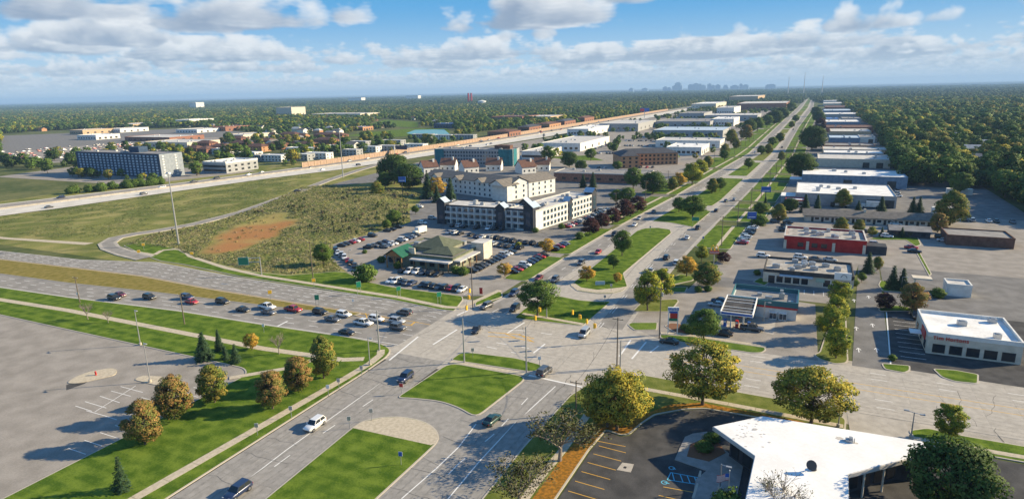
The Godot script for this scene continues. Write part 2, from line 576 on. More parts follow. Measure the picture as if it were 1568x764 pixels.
var meadow_noise := FastNoiseLite.new()
func meadow_height(x: float, z: float) -> float:
	var m := 3.2 * exp(-pow((x + 232) / 34.0, 2) - pow((z + 285) / 46.0, 2))
	# level where the yard and the lot begin
	m *= smoothstep(0.0, 22.0, (x + 172) * -0.894 + (z + 250) * 0.447) * smoothstep(0.0, 18.0, -178.0 - x)
	m *= smoothstep(4.0, 16.0, x - lerpf(-268, -318, clampf((-210 - z) / 140.0, 0, 1)))
	return 0.02 + m * (1.0 + 0.25 * meadow_noise.get_noise_2d(x * 2.0, z * 2.0))

func dry_patch(x: float, z: float) -> float:
	# the bare reddish clearing: an ellipse lying along the field
	var d := Vector2(x + 229, z + 207).rotated(0.42)
	return clampf(1.15 - Vector2(d.x / 15.0, d.y / 40.0).length() + 0.35 * meadow_noise.get_noise_2d(x * 1.5, z * 1.5), 0.0, 1.0)

func meadow_colour(x: float, z: float) -> Color:
	var a := meadow_noise.get_noise_2d(x, z)
	var b := meadow_noise.get_noise_2d(x * 3.0 + 300, z * 3.0)
	var c := Color(0.26, 0.265, 0.085).lerp(Color(0.15, 0.18, 0.052), clampf(0.5 + a * 1.6, 0, 1))
	c = c.lerp(Color(0.42, 0.36, 0.16), clampf(b * 1.2 + 0.12, 0.0, 0.75))
	var d := dry_patch(x, z)
	return c.lerp(Color(0.42, 0.33, 0.12).lerp(Color(0.42, 0.215, 0.09), clampf(0.5 + a * 2.0 + (x + 232) * 0.02, 0, 1)), smoothstep(0.1, 0.45, d))

func build_meadow() -> void:
	meadow_noise.seed = 11
	meadow_noise.frequency = 0.02
	meadow_noise.fractal_octaves = 4
	var s := SurfaceTool.new()
	s.begin(Mesh.PRIMITIVE_TRIANGLES)
	s.set_smooth_group(0)
	var step := 3.0
	for i in range(0, 112):
		for j in range(0, 100):
			var x := -460.0 + i * step
			var z := -150.0 - j * step
			var q := [Vector2(x, z), Vector2(x + step, z), Vector2(x + step, z - step), Vector2(x, z - step)]
			for k in [0, 1, 2, 0, 2, 3]:
				var p: Vector2 = q[k]
				s.set_color(meadow_colour(p.x, p.y))
				s.set_uv(p)
				s.add_vertex(Vector3(p.x, meadow_height(p.x, p.y), p.y))
	struct("meadow", fin(s), mats["field"], "structure")

func slab_grid(parent: Node3D, x0: float, x1: float, z0: float, z1: float, nx: int, nz: int, y: float, kinds: Array) -> void:
	# concrete slabs with open joints; along the far part alike slabs keep their own mesh and place
	var w := (x1 - x0) / nx
	var d := (z1 - z0) / nz
	for i in nx:
		for j in nz:
			var cx := x0 + w * (i + 0.5)
			var cz := z0 + d * (j + 0.5)
			var s := st()
			bx(s, Vector3(cx, y - 0.03, cz), Vector3(w - 0.022, 0.06 + rng.randf() * 0.006, absf(d) - 0.022))
			part("slab", fin(s), mats[kinds[rng.randi() % kinds.size()]], parent)

func holder(called: String) -> Node3D:
	var o := Node3D.new()
	o.name = numbered(called)
	o.set_meta("kind", "structure")
	add_child(o)
	return o

var WB_NEAR := p2([-420,-125, -340,-131, -247,-136.6, -209,-138.5, -174,-136.5, -134,-135.8, -111,-135.8, -88,-135.0])
var WB_FAR := p2([-420,-136, -340,-141, -255,-146, -222,-154.2, -175,-150.3, -134,-149.3, -111,-149.6, -88,-148.5])
var EB_NEAR := p2([-420,-102, -340,-106.5, -208,-113.5, -163,-117.5, -131,-118.3, -102,-119.8, -88,-119.8])
var EB_FAR := p2([-420,-112, -340,-117.5, -225,-123.6, -187,-127.5, -144,-130.5, -112,-133.4, -88,-133.8])
var RAMP := p2([-231.6,-156.5,-248.1,-159.2,-263,-163.1,-273,-168.3,-279.8,-176.6,-279.3,-185.3,-275.6,-194.1,-272.3,-212.9,-276.1,-244.9,-293.9,-297.3,-318.1,-361.7,-335.6,-417.7,-355.2,-495.7])
var FREE_NEAR := p2([-470,150, -425,-80, -392,-219, -383,-290, -372,-360, -356,-420, -345,-540, -326,-813, -318,-1420, -318,-2200, -300,-4200])
var FREE_FAR := p2([-520,140, -478,-100, -440,-235, -420,-320, -404,-415, -396,-510, -386,-670, -383,-1002, -385,-1700, -380,-2200, -360,-4200])

func build_roads() -> void:
	# pale concrete under the crossing, seen in the joints and at the corners
	var x := holder("crossroads")
	part("bedding", sheet(rect(-96, -34, -158, -112), 0.03), mats["concrete"], x)
	slab_grid(x, -88.0, -38.0, -150.5, -116.0, 11, 6, 0.06, ["slab_a", "slab_b", "slab_c", "slab_a"])
	var s := st()
	for l in [[-85.1,-144.6,-84.2,-149], [-86.4,-126.8,-84.6,-111.8], [-79.6,-134.9,-80.1,-123.8]]:
		line_into(s, p2(l), 0.45, 0.068)
	for l in [[-65.3,-146.3,-66.3,-137.3], [-54.6,-134.5,-55.1,-128.3], [-35.9,-144.7,-35.8,-134], [-32.1,-144.9,-32.8,-133.7], [-28.8,-143.6,-29.8,-138.9]]:
		line_into(s, p2(l), 0.4, 0.068)
	line_into(s, p2([-51.3,-116.8,-38.2,-115.7]), 0.5, 0.068)
	part("stop_line", fin(s), mats["paint_white"], x)
	s = st()
	for l in [[-71.2,-136.3,-63.9,-137.7,-58.4,-136.6], [-70,-133.9,-62.8,-135.3,-57.6,-134.7], [-66.6,-137.1,-62.8,-135.3], [-63.2,-138,-58.2,-134.9]]:
		line_into(s, p2(l), 0.35, 0.068)
	part("centre_line", fin(s), mats["paint_yellow"], x)
	s = st()
	for l in [[-65.3,-140.6,-45.9,-141.2], [-66.1,-130.8,-57.1,-130.4], [-67.2,-127.6,-58.9,-126.7]]:
		line_into(s, p2(l), 0.25, 0.068, 3.0, 4.0)
	part("lane_dash", fin(s), mats["paint_white"], x)
	# crossroad, west: two asphalt carriageways
	var w := struct("westbound_carriageway", ribbon(WB_NEAR, WB_FAR, 0.05), mats["asphalt"])
	s = st()
	for t in [0.24, 0.46, 0.68, 0.86]:
		var l := between(WB_NEAR, WB_FAR, t)
		line_into(s, l, 0.16, 0.058, 3.0, 6.0)
		line_into(s, offset_line(l, 0.45), 0.14, 0.058, 1.2, 2.2)
	line_into(s, between(WB_NEAR, WB_FAR, 0.965), 0.18, 0.058)
	part("lane_marking", fin(s), mats["paint_white"], w)
	s = st()
	line_into(s, between(WB_NEAR, WB_FAR, 0.03), 0.18, 0.058)
	line_into(s, p2([-111.4,-135.4,-100.7,-135.6,-92,-135.7]), 0.22, 0.064)
	line_into(s, p2([-111.4,-133.6,-100.8,-132.8,-92.1,-133]), 0.22, 0.064)
	line_into(s, p2([-110.3,-136.4,-107.5,-133.5]), 0.3, 0.064)
	line_into(s, p2([-104.3,-135.8,-101.5,-133.1]), 0.3, 0.064)
	line_into(s, p2([-93.1,-135.8,-92.8,-132.8]), 0.5, 0.064)
	part("median_line", fin(s), mats["paint_yellow"], w)
	w = struct("eastbound_carriageway", ribbon(EB_NEAR, EB_FAR, 0.05), mats["asphalt"])
	s = st()
	for t in [0.27, 0.51, 0.75]:
		line_into(s, between(EB_NEAR, EB_FAR, t), 0.17, 0.058, 3.0, 5.0)
	line_into(s, between(EB_NEAR, EB_FAR, 0.04), 0.2, 0.058)
	line_into(s, p2([-126.3,-118.9,-126.6,-123.1]), 0.5, 0.064)
	part("lane_marking", fin(s), mats["paint_white"], w)
	struct("road_patch", sheet(p2([-111.5,-135.6, -88,-134.8, -88,-133.9, -111.5,-133.6]), 0.046), mats["asphalt"])
	# crossroad, east: slabs
	x = holder("crossroad_east")
	part("bedding", sheet(rect(-40, 140, -151, -120), 0.028), mats["concrete"], x)
	slab_grid(x, -38.0, 112.0, -148.3, -125.4, 25, 6, 0.058, ["slab_a", "slab_b", "slab_c"])
	s = st()
	line_into(s, p2([-26,-136.6, 112,-134.6]), 0.16, 0.066)
	line_into(s, p2([-26,-139.4, 112,-137.6]), 0.16, 0.066)
	part("centre_line", fin(s), mats["paint_yellow"], x)
	s = st()
	for l in [[-20,-129.4, 110,-128.4], [-20,-133, 110,-131.6], [-20,-142.8, 110,-141.4], [-20,-145.8, 110,-144.8]]:
		line_into(s, p2(l), 0.16, 0.066, 3.0, 9.0)
	part("lane_dash", fin(s), mats["paint_white"], x)
	# boulevard, south of the crossing
	x = holder("southbound_carriageway")
	part("bedding", sheet(rect(-87, -70, -118, -20), 0.02), mats["joint"], x)
	slab_grid(x, -85.4, -72.0, -116.0, -26.0, 3, 12, 0.05, ["slab_grey_a", "slab_grey_b", "slab_grey_a"])
	s = st()
	line_into(s, p2([-79.5,-105.2,-79.1,-91.6,-78.7,-72.8,-77.7,-58.5]), 0.2, 0.06)
	line_into(s, p2([-76.1,-94.3,-76.9,-71.4,-76.5,-58]), 0.18, 0.06, 3.2, 8.0)
	part("lane_marking", fin(s), mats["paint_white"], x)
	x = holder("northbound_carriageway")
	part("bedding", sheet(rect(-57, -39.6, -118, -20), 0.02), mats["joint"], x)
	slab_grid(x, -56.0, -40.0, -116.0, -26.0, 4, 12, 0.05, ["slab_grey_a", "slab_grey_b", "slab_grey_b"])
	s = st()
	line_into(s, p2([-44,-114,-45.5,-97.2,-45.8,-83.2,-45.5,-72.2]), 0.2, 0.06)
	line_into(s, p2([-52.1,-93.7,-51.2,-85.5,-51.4,-78.4,-52.1,-69.4]), 0.2, 0.06)
	line_into(s, p2([-47.3,-106.9,-47.4,-91.9,-48.7,-80.7,-48.7,-76.4]), 0.18, 0.06, 3.0, 6.0)
	part("lane_marking", fin(s), mats["paint_white"], x)
	struct("turnaround", sheet(p2([-72.0,-102, -56.0,-102, -56.0,-40, -72.0,-40]), 0.048), mats["slab_grey_a"])
	# boulevard, north
	for side in [["southbound_road", SBL, SBR], ["northbound_road", NBL, NBR]]:
		var l := cut(side[1], -150.4, -4200)
		var r := cut(side[2], -150.4, -4200)
		w = struct(side[0], ribbon(l, r, 0.05), mats["asphalt"])
		# the concrete lane along the median
		var a := between(l, r, 0.74 if side[0] == "southbound_road" else 0.02)
		var b := between(l, r, 0.98 if side[0] == "southbound_road" else 0.30)
		part("concrete_lane", ribbon(a, b, 0.056), mats["slab_a"], w)
		a = between(l, r, 0.0 if side[0] == "southbound_road" else 0.9)
		b = between(l, r, 0.12 if side[0] == "southbound_road" else 1.0)
		part("gutter", ribbon(a, b, 0.056), mats["slab_b"], w)
		s = st()
		line_into(s, between(l, r, 0.40), 0.16, 0.062, 3.5, 8.0)
		line_into(s, between(l, r, 0.70 if side[0] == "southbound_road" else 0.33), 0.16, 0.062, 3.5, 8.0)
		part("lane_marking", fin(s), mats["paint_white"], w)
	struct("crossovers", sheet(strip_between(cut(SBR, -150.4, -4200, -0.5), cut(NBL, -150.4, -4200, 0.5)), 0.045), mats["slab_b"])
	# freeway and its slip road
	w = struct("freeway", ribbon(FREE_NEAR, FREE_FAR, 0.30), mats["freeway"])
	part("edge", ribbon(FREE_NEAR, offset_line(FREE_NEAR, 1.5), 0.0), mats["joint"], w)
	part("far_carriageway", ribbon(between(FREE_NEAR, FREE_FAR, 0.56), between(FREE_NEAR, FREE_FAR, 0.94), 0.306), mats["asphalt_lot"], w)
	s = st()
	for t in [0.17, 0.27, 0.37, 0.65, 0.74, 0.83]:
		line_into(s, between(FREE_NEAR, FREE_FAR, t), 0.25, 0.312, 4.0, 9.0)
	part("lane_marking", fin(s), mats["paint_white"], w)
	s = st()
	var mid := between(FREE_NEAR, FREE_FAR, 0.53)
	for i in mid.size() - 1:
		var c := (mid[i] + mid[i + 1]) / 2
		var d := mid[i + 1] - mid[i]
		bx(s, Vector3(c.x, 0.75, c.y), Vector3(0.5, 0.9, d.length()), atan2(d.x, d.y))
	part("median_barrier", fin(s), mats["concrete"], w)
	var rl := offset_line(RAMP, 3.6)
	var rr := offset_line(RAMP, -3.6)
	w = struct("slip_road", ribbon(rl, rr, 0.24), mats["asphalt"])
	s = st()
	for e in [rl, rr]:
		for i in e.size() - 1:
			quad(s, Vector3(e[i].x, 0, e[i].y), Vector3(e[i + 1].x, 0, e[i + 1].y), Vector3(e[i + 1].x, 0.24, e[i + 1].y), Vector3(e[i].x, 0.24, e[i].y))
	part("shoulder_edge", fin(s), mats["kerb"], w)
	part("shoulder", ribbon(rl, offset_line(RAMP, 2.2), 0.246), mats["concrete"], w)
	part("shoulder", ribbon(rr, offset_line(RAMP, -2.2), 0.246), mats["concrete"], w)
	# a frontage road along the foot of the embankment
	struct("side_path", ribbon(p2([-420,-152, -330,-157, -280,-163]), p2([-420,-156, -330,-160, -280,-167]), 0.055), mats["walk"])
	cracks()
	build_lots()

# sealed cracks wandering across the slabs, and darker oil tracks down the middle of the lanes
func cracks() -> void:
	var r := RandomNumberGenerator.new()
	r.seed = 77
	var o := holder("road_wear")
	for k in 54:
		var s := st()
		var p := Vector2.ZERO
		var d := Vector2(1, 0)
		if k < 14:
			p = Vector2(-85.0, -112.0 + k * 6.1 + r.randf_range(-2, 2))
		elif k < 28:
			p = Vector2(-55.6, -112.0 + (k - 14) * 6.1 + r.randf_range(-2, 2))
		elif k < 40:
			p = Vector2(r.randf_range(-86, -42), r.randf_range(-148, -118))
			d = Vector2(1, 0).rotated(r.randf() * TAU)
		else:
			p = Vector2(r.randf_range(-36, 60), r.randf_range(-147, -127))
			d = Vector2(0, 1).rotated(r.randf_range(-0.4, 0.4))
		var line := PackedVector2Array([p])
		for i in r.randi_range(4, 8):
			p += d.rotated(r.randf_range(-0.35, 0.35)) * r.randf_range(1.0, 1.9)
			line.append(p)
		line_into(s, line, r.randf_range(0.05, 0.11), 0.0642 + k * 0.00002)
		part("crack_seal", fin(s), mats["tar"], o)
	ground_mat("oil", tile("oil", Color(0.30, 0.28, 0.247), Color(0.42, 0.392, 0.347), 0.02, 0.25, 0.25), 9.0)
	ground_mat("oil_grey", tile("oil_grey", Color(0.205, 0.197, 0.184), Color(0.30, 0.288, 0.268), 0.02, 0.25, 0.25), 9.0)
	var tracks := [[-83.2,-115, -83.2,-26], [-78.7,-115, -78.7,-26], [-74.3,-115, -74.3,-26], [-54,-80, -54,-26], [-50,-115, -50,-26], [-46,-115, -46,-26], [-42,-115, -42,-26], [-20,-131, 110,-130], [-20,-127.6, 110,-126.8], [-20,-144.2, 110,-143], [-20,-140.8, 110,-139.6], [-87,-128, -42,-128], [-87,-142, -42,-141], [-78,-149, -79,-117], [-47,-149, -47.5,-117]]
	for q in tracks:
		for w in [-0.75, 0.75]:
			var s := st()
			var a := Vector2(q[0], q[1])
			var b := Vector2(q[2], q[3])
			var n: Vector2 = (b - a).normalized().orthogonal() * w
			var line := PackedVector2Array()
			for i in 13:
				line.append(a.lerp(b, i / 12.0) + n * (1.0 + r.randf_range(-0.2, 0.2)))
			line_into(s, line, r.randf_range(0.25, 0.5), 0.0632 + w * 0.0002)
			part("oil_track", fin(s), mats["oil" if q[2] > -41 or q[1] < -116 else "oil_grey"], o)

func lot(called: String, poly: Array, y: float, m: String) -> MeshInstance3D:
	return struct(called, sheet(p2(poly), y), mats[m])

func stalls(parent: Node3D, a: Vector2, b: Vector2, n: int, dir: Vector2, len: float, y: float, m := "paint_white") -> void:
	var s := st()
	for i in n + 1:
		var p := a.lerp(b, float(i) / n)
		line_into(s, PackedVector2Array([p, p + dir * len]), 0.13, y)
	part("stall_line", fin(s), mats[m], parent)

func build_lots() -> void:
	var l := lot("restaurant_parking_lot", [-177,-201, -160,-180, -143,-169, -128,-162, -118,-160.3, -91,-160.3, -82,-165, -80,-240, -130,-243, -172,-243], 0.05, "asphalt_lot")
	stalls(l, Vector2(-122,-167), Vector2(-92.5,-167), 11, Vector2(0, 1), 5.2, 0.058)
	stalls(l, Vector2(-90.8,-184), Vector2(-89.8,-240), 20, Vector2(1, 0), 5.2, 0.058)
	stalls(l, Vector2(-104,-182), Vector2(-104,-218), 13, Vector2(1, 0), 5.2, 0.058)
	l = lot("motel_yard", [-172,-243, -130,-243, -80,-240, -73,-345, -130,-345, -216,-338, -206,-300, -172,-252], 0.05, "asphalt_grey")
	stalls(l, Vector2(-98,-262), Vector2(-96.5,-312), 18, Vector2(1, 0), 5.0, 0.058)
	lot("hotel_yard", [-216,-338, -73,-345, -64,-470, -320,-470, -300,-340], 0.046, "asphalt_grey")
	l = lot("shopping_parking_lot", [-340,-95.5, -113,-95.5, -110,-93, -110,-54, -110,-10, -340,-10], 0.05, "asphalt_lot")
	var bay := st()
	for q in [[-131.1,-70.6,-124.1,-70.5], [-130.6,-73.4,-123.8,-73.1], [-130.7,-75.9,-124.4,-75.9], [-130.9,-78.1,-123.7,-78.1], [-126.9,-68.2,-121.1,-68.3], [-124.7,-68.6,-128.1,-79.6], [-130.9,-68.6,-125.5,-68.5], [-121.1,-68.3,-117.4,-68.2], [-120,-72.5,-115.1,-72.6], [-121.7,-76.4,-117.2,-76.4]]:
		line_into(bay, p2(q), 0.14, 0.058)
	part("stall_line", fin(bay), mats["paint_white"], l)
	stalls(l, Vector2(-110.6,-58), Vector2(-110.6,-84), 9, Vector2(-1, 0), 5.0, 0.058)
	var d := lot("new_asphalt", [-142.9,-73.9,-140.2,-72.3,-139.8,-75.9,-141,-78.9,-143.7,-78.9], 0.056, "asphalt_new")
	l = lot("bank_parking_lot", [-30.4,-50, -30,-79, -29.6,-93.5, -28.9,-100.6, -26.2,-99.8, -24.7,-100.7, -23.5,-105.6, -22,-109.7, -17.3,-113.9, -13.9,-115.8, -5.6,-115.9, 22,-116.5, 70,-117, 70,-50], 0.05, "asphalt_new")
	var s := st()
	for y in [684, 697, 710.5, 724, 737.5, 751, 762]:
		var t: float = (y - 684) / 78.0
		var a := Vector2(lerpf(-28.8, -29.4, t), lerpf(-95.4, -78.9, t))
		line_into(s, PackedVector2Array([a, a + Vector2(4.9, 0.3)]), 0.14, 0.058)
	for l2 in [[-16.1,-88,-11.7,-88.4], [-16.3,-85.6,-11.6,-85.7], [-29.5,-96.8,-24.5,-97]]:
		line_into(s, p2(l2), 0.14, 0.058)
	part("stall_line", fin(s), mats["paint_yellow"], l)
	s = st()
	for l2 in [[-15.8,-92.3,-11.3,-92.6], [-15.9,-90.1,-11.4,-90.7], [-15.8,-92.3,-15.9,-90.1], [-15.6,-92.4,-14.8,-90.2], [-14.3,-92.3,-13.5,-90.4], [-13.2,-92.4,-12.4,-90.5], [-12.1,-92.5,-11.4,-90.7], [-15.8,-93.7,-15.2,-93.5], [-16.2,-89.3,-15.4,-89.2]]:
		line_into(s, p2(l2), 0.16, 0.058)
	for q in [[-15.9,-93.6], [-16.2,-89.2]]:
		var ring := PackedVector2Array()
		for i in 11:
			ring.append(Vector2(q[0], q[1]) + Vector2(cos(TAU * i / 10.0), sin(TAU * i / 10.0)) * 0.45)
		line_into(s, ring, 0.14, 0.0585)
	part("disabled_bay", fin(s), mats["paint_blue"], l)
	part("drain_slab", sheet(p2([-23.7,-92,-21.8,-92.3,-21.7,-89.8,-24,-89.6]), 0.062), mats["slab_c"], l)
	part("drain", sheet(p2([-23.1,-91.1,-22.7,-91.1,-22.7,-90.5,-23.2,-90.5]), 0.07), mats["black"], l)
	part("wheel_stop", prism(rounded(p2([-11.6,-94.5,-11.3,-94.4,-11.2,-92.7,-11.6,-92.7]), 0.1), 0.055, 0.2), mats["kerb"], l)
	part("wheel_stop", prism(rounded(p2([-11.5,-90.9,-11.2,-90.8,-11.2,-86.9,-11.6,-86.8]), 0.1), 0.055, 0.2), mats["kerb"], l)
	lot("bank_driveway", [10.8,-124.9, 20.2,-124.9, 21,-116, 11,-116], 0.054, "slab_b")
	var bw := struct("bank_walk", prism(p2([-15.9,-96.1,-15.8,-99.8,-15.6,-104,-14.5,-105.7,-12.3,-107.3,-8.7,-102.3,-5.3,-99.2,-5.4,-88.4,-11.4,-85.8,-11.8,-91.9,-10.6,-94.9]), 0.05, 0.16), mats["slab_grey_a"])
	struct("planting_bed", prism(p2([-14.2,-97.8,-14.3,-101.8,-12.3,-104.9,-10,-104.5,-8.4,-101.4,-10.6,-97.7]), 0.05, 0.22), mats["mulch"])
	l = lot("gas_station_forecourt", [-41,-171, -40,-155, -30,-148.4, 6,-148.4, 5.5,-190, -12,-193, -33,-192, -38.5,-185], 0.047, "asphalt_lot")
	part("fuel_apron", sheet(rect(-20, -4, -182, -157), 0.053), mats["slab_b"], l)
	part("oil_patch", sheet(p2([-24,-150, -12,-150.5, 0,-152, 1,-160, -10,-163, -16,-161]), 0.059), mats["asphalt_lot"], l)
	l = lot("fast_food_street", [12.8,-148.4, 20.2,-148.4, 25.2,-240, 19,-240], 0.052, "asphalt_grey")
	s = st()
	for q in [[14.6,-157], [14.9,-172], [18.4,-158.5], [18.8,-176], [15.6,-196], [19.6,-201]]:
		line_into(s, PackedVector2Array([Vector2(q[0], q[1]), Vector2(q[0], q[1] - 2.6)]), 0.22, 0.06)
		line_into(s, PackedVector2Array([Vector2(q[0] - 0.5, q[1] - 1.6), Vector2(q[0], q[1] - 2.8), Vector2(q[0] + 0.5, q[1] - 1.6)]), 0.2, 0.06)
	line_into(s, PackedVector2Array([Vector2(20.4,-150.5), Vector2(23,-190)]), 0.3, 0.06)
	part("arrow_marking", fin(s), mats["paint_white"], l)
	l = lot("coffee_shop_parking_lot", [20.6,-150.5, 80,-148, 80,-194, 23.4,-194], 0.05, "asphalt_new")
	stalls(l, Vector2(23,-158), Vector2(24,-186), 9, Vector2(1, 0), 5.0, 0.058)
	s = st()
	for q in 6:
		line_into(s, PackedVector2Array([Vector2(29.2, -166 - q * 2.4), Vector2(31.2, -166.6 - q * 2.4)]), 0.12, 0.058)
	line_into(s, p2([29,-164, 29.6,-180]), 0.12, 0.058)
	line_into(s, p2([31.3,-164.4, 31.9,-180.4]), 0.12, 0.058)
	part("hatch_marking", fin(s), mats["paint_yellow"], l)
	l = lot("strip_parking_lot", [-30,-192, 13,-192, 19,-240, 80,-240, 95,-345, -12,-345, -24,-250], 0.042, "asphalt_lot")
	part("worn_patch", sheet(p2([-26,-196, -12,-200, 14,-200, 14,-206, -28,-209]), 0.05), mats["asphalt_grey"], l)
	stalls(l, Vector2(-23.6,-256), Vector2(-22.6,-296), 14, Vector2(1, 0), 5.0, 0.058)
	stalls(l, Vector2(-8,-203.4), Vector2(13,-203.4), 8, Vector2(0, 1), 4.6, 0.058)
	lot("side_lot", [23.6,-194, 80,-194, 80,-240, 25.4,-240], 0.046, "asphalt_grey")
	lot("warehouse_yard", [-14,-345, 95,-345, 96,-480, 92,-1000, 96,-2000, 20,-2000, 2,-1000, -8,-600, -10,-420], 0.042, "asphalt_grey")
	lot("works_yard", [-320,-475, -100,-520, -70,-560, -62,-1000, -52,-2000, -300,-2000, -318,-1420, -318,-813], 0.042, "asphalt_lot")
	lot("showroom_lot", [-64,-470, -320,-470, -335,-640, -318,-813, -200,-813, -100,-560, -66,-540], 0.038, "asphalt_lot")
	# car parks and yards beyond the freeway
	lot("office_yard", [-620,-300, -445,-300, -420,-395, -640,-395], 0.05, "asphalt_lot")
	lot("mall_parking_lot", [-709.4,-384.6,-678.5,-404.8,-649.5,-444.8,-665.5,-619.7,-868.2,-737.2,-927.3,-539.6,-904.7,-448.7], 0.05, "asphalt_lot")
	lot("mall_yard", [-904.7,-448.7,-868.2,-737.2,-665.5,-619.7,-811.3,-806.3,-1195.7,-968.4,-1398.4,-699.8], 0.048, "asphalt_grey")

func island(called: String, poly: PackedVector2Array, m: String, r := 1.5, kerb := 0.3, top := LAWN_Y) -> MeshInstance3D:
	var outline := rounded(poly, r)
	if Geometry2D.is_polygon_clockwise(outline):
		outline.reverse()
	var o := struct(called, prism(outline, 0.0, 0.15), mats["kerb"])
	for inner in Geometry2D.offset_polygon(outline, -kerb, Geometry2D.JOIN_ROUND):
		part("grass", sheet(inner, top), mats[m], o)
	return o

func walk(called: String, line: Array, w: float, y := 0.19) -> void:
	var a := p2(line)
	# paving flags: one slab every two metres would be lost at this size; a flag spans about five
	var o := holder(called)
	var gap := 0.06
	for i in a.size() - 1:
		var d := a[i + 1] - a[i]
		var n := maxi(1, int(d.length() / 5.0))
		if n > 60:
			n = 60
		for k in n:
			var p := a[i] + d * (float(k) / n)
			var q := a[i] + d * (float(k + 1) / n) - d.normalized() * gap
			var t := Vector2(-d.y, d.x).normalized() * w / 2
			part("flag", prism(PackedVector2Array([p + t, q + t, q - t, p - t]), 0.1, y + rng.randf() * 0.008), mats["walk"], o)

func build_lawns() -> void:
	# four corners and the medians of the crossing
	var sw := strip_between(EB_NEAR.slice(0, 6), p2([-93,-119.6, -88,-117.5, -86.2,-113.5, -85.7,-104, -85.7,-20, -109.8,-20, -109.8,-93, -113,-95.3, -420,-95.3]))
	var corner := EB_NEAR.slice(0, 6)
	corner.append_array(p2([-93,-119.6, -88,-117.5, -86.2,-113.5, -85.7,-104, -85.7,-20, -109.8,-20, -109.8,-93, -113,-95.3, -420,-95.3]))
	island("lawn", corner, "lawn", 2.0)
	walk("sidewalk", [-420,-97, -300,-100, -195,-105.4, -118,-105.6, -95,-107.6, -90.4,-110], 2.1)
	walk("sidewalk", [-91.5,-20, -90.4,-53, -87.8,-100, -87.6,-108.5, -88.3,-113.5, -90,-116], 1.8)
	walk("sidewalk", [-100.8,-106.8,-103.5,-99.1,-111.9,-90.1], 1.6)
	island("lawn", p2([-344,-97, -262,-97, -256,-102, -340,-102]), "lawn", 1.0)
	# median of the crossroad, west
	var mw := WB_NEAR.slice(0, 7)
	mw.reverse()
	var md := EB_FAR.slice(0, 6)
	md.append_array(mw)
	island("straw_median", md, "median_straw", 0.8)
	# islands of the boulevard, south
	island("lawn", p2([-72.1,-96.6,-70.8,-115.9,-50.9,-115.9,-53.1,-95.6,-58.2,-97.9,-63.1,-98.8,-69.1,-97.6]), "lawn", 3.0)
	island("lawn", p2([-71.4,-117.2,-71.3,-121.7,-68.8,-122.9,-57.7,-124,-50.3,-122.7,-50.2,-119.4,-52.2,-118.2]), "lawn", 1.2)
	walk("sidewalk", [-70.8,-116.4,-51.5,-116.9], 1.5, 0.175)
	var b := island("turnaround_island", p2([-72.8,-83.2,-72.6,-86.4,-70,-89,-66.7,-90.6,-63.1,-90.9,-60.1,-90.3,-57.6,-88.8,-56,-87,-55.3,-84.7,-55.3,-80.9,-55.5,-68,-55.5,-62,-71.1,-53.8]), "lawn", 1.0)
	part("bulb_paving", sheet(p2([-72.7,-83.4,-72.4,-86.1,-69.7,-88.7,-66.5,-90.3,-62.8,-90.5,-60,-89.9,-57.7,-88.5,-56.2,-86.9,-55.6,-84.8,-55.9,-84]), 0.178), mats["walk"], b)
	# medians of the boulevard, north
	island("lawn", p2([-69.4,-148,-69.8,-156.5,-68.3,-167.1,-64.4,-170.7,-57.9,-169.2,-52.3,-169.8,-48.5,-171.6,-49.8,-149.3]), "lawn", 1.5)
	walk("sidewalk", [-68.5,-152.2,-50.2,-150.5], 1.4, 0.185)
	b = island("lawn", p2([-65.3,-182.4,-61.2,-177.4,-54.5,-176.9,-50,-179,-48.1,-182.5,-47.9,-187.6,-53,-201.4,-50.2,-269.2,-52,-275.6,-58.2,-277.8,-63.3,-274.5,-65.2,-268.1,-65.3,-189.4]), "lawn", 1.2)
	part("bulb_paving", sheet(p2([-65.1,-182.5,-61.4,-178.1,-54.7,-177.5,-50.2,-179.6,-48.5,-183,-48.1,-187.5,-49.8,-185.4,-55.7,-180.6,-61.1,-181.1,-64.7,-184.9]), 0.178), mats["walk"], b)
	island("lawn", p2([-63.6,-291.4,-60.4,-328.5,-55.5,-336.2,-41.4,-325.2,-43.7,-284.3,-55.4,-291]), "lawn", 1.0)
	var z := -341.0
	var k := 0
	while z > -3900.0:
		var len: float = [112.0, 88.0, 104.0, 92.0][k % 4] * (1.0 if z > -1000 else 2.2)
		var l := cut(SBR, z, z - len)
		var r := cut(NBL, z, z - len)
		island("lawn", strip_between(l, r), "lawn_dry" if k % 3 == 2 else "lawn", 2.0)
		z -= len + (15.0 if z > -1000 else 20.0)
		k += 1
	# verge west of the boulevard, cut by drives
	island("lawn", p2([-83.9,-152.8,-82.7,-156.7,-80.2,-163.9,-82.2,-167.6,-84.1,-168.3,-85.4,-163.2,-85.5,-155.9]), "lawn", 1.0)
	var nw := p2([-87.4,-147.2,-92.5,-146.7,-101.2,-147.9,-111.2,-149.2,-120.7,-149.2,-133.7,-149.8])
	nw.append_array(p2([-134,-150, -175,-151, -209,-155.4, -222,-155.6, -238,-160, -262,-168, -258,-176, -234,-172, -215,-164, -180,-157, -160,-158, -148,-168, -143,-168.6, -128,-161.7, -118,-160, -92,-160, -90,-157]))
	island("lawn", nw, "lawn", 1.0)
	walk("sidewalk", [-254.7,-162.6,-233.2,-161.3,-237.3,-167.8,-233.8,-171.4,-228,-171.1,-217.3,-165,-189.1,-157.3,-168.4,-154.3,-147.1,-153.4,-127.6,-152.5,-109.7,-151.8,-91.6,-149.1,-88.1,-149.9], 1.9)
	walk("sidewalk", [-87.8,-149.4,-85.5,-159.1,-83.9,-169.4], 1.6)
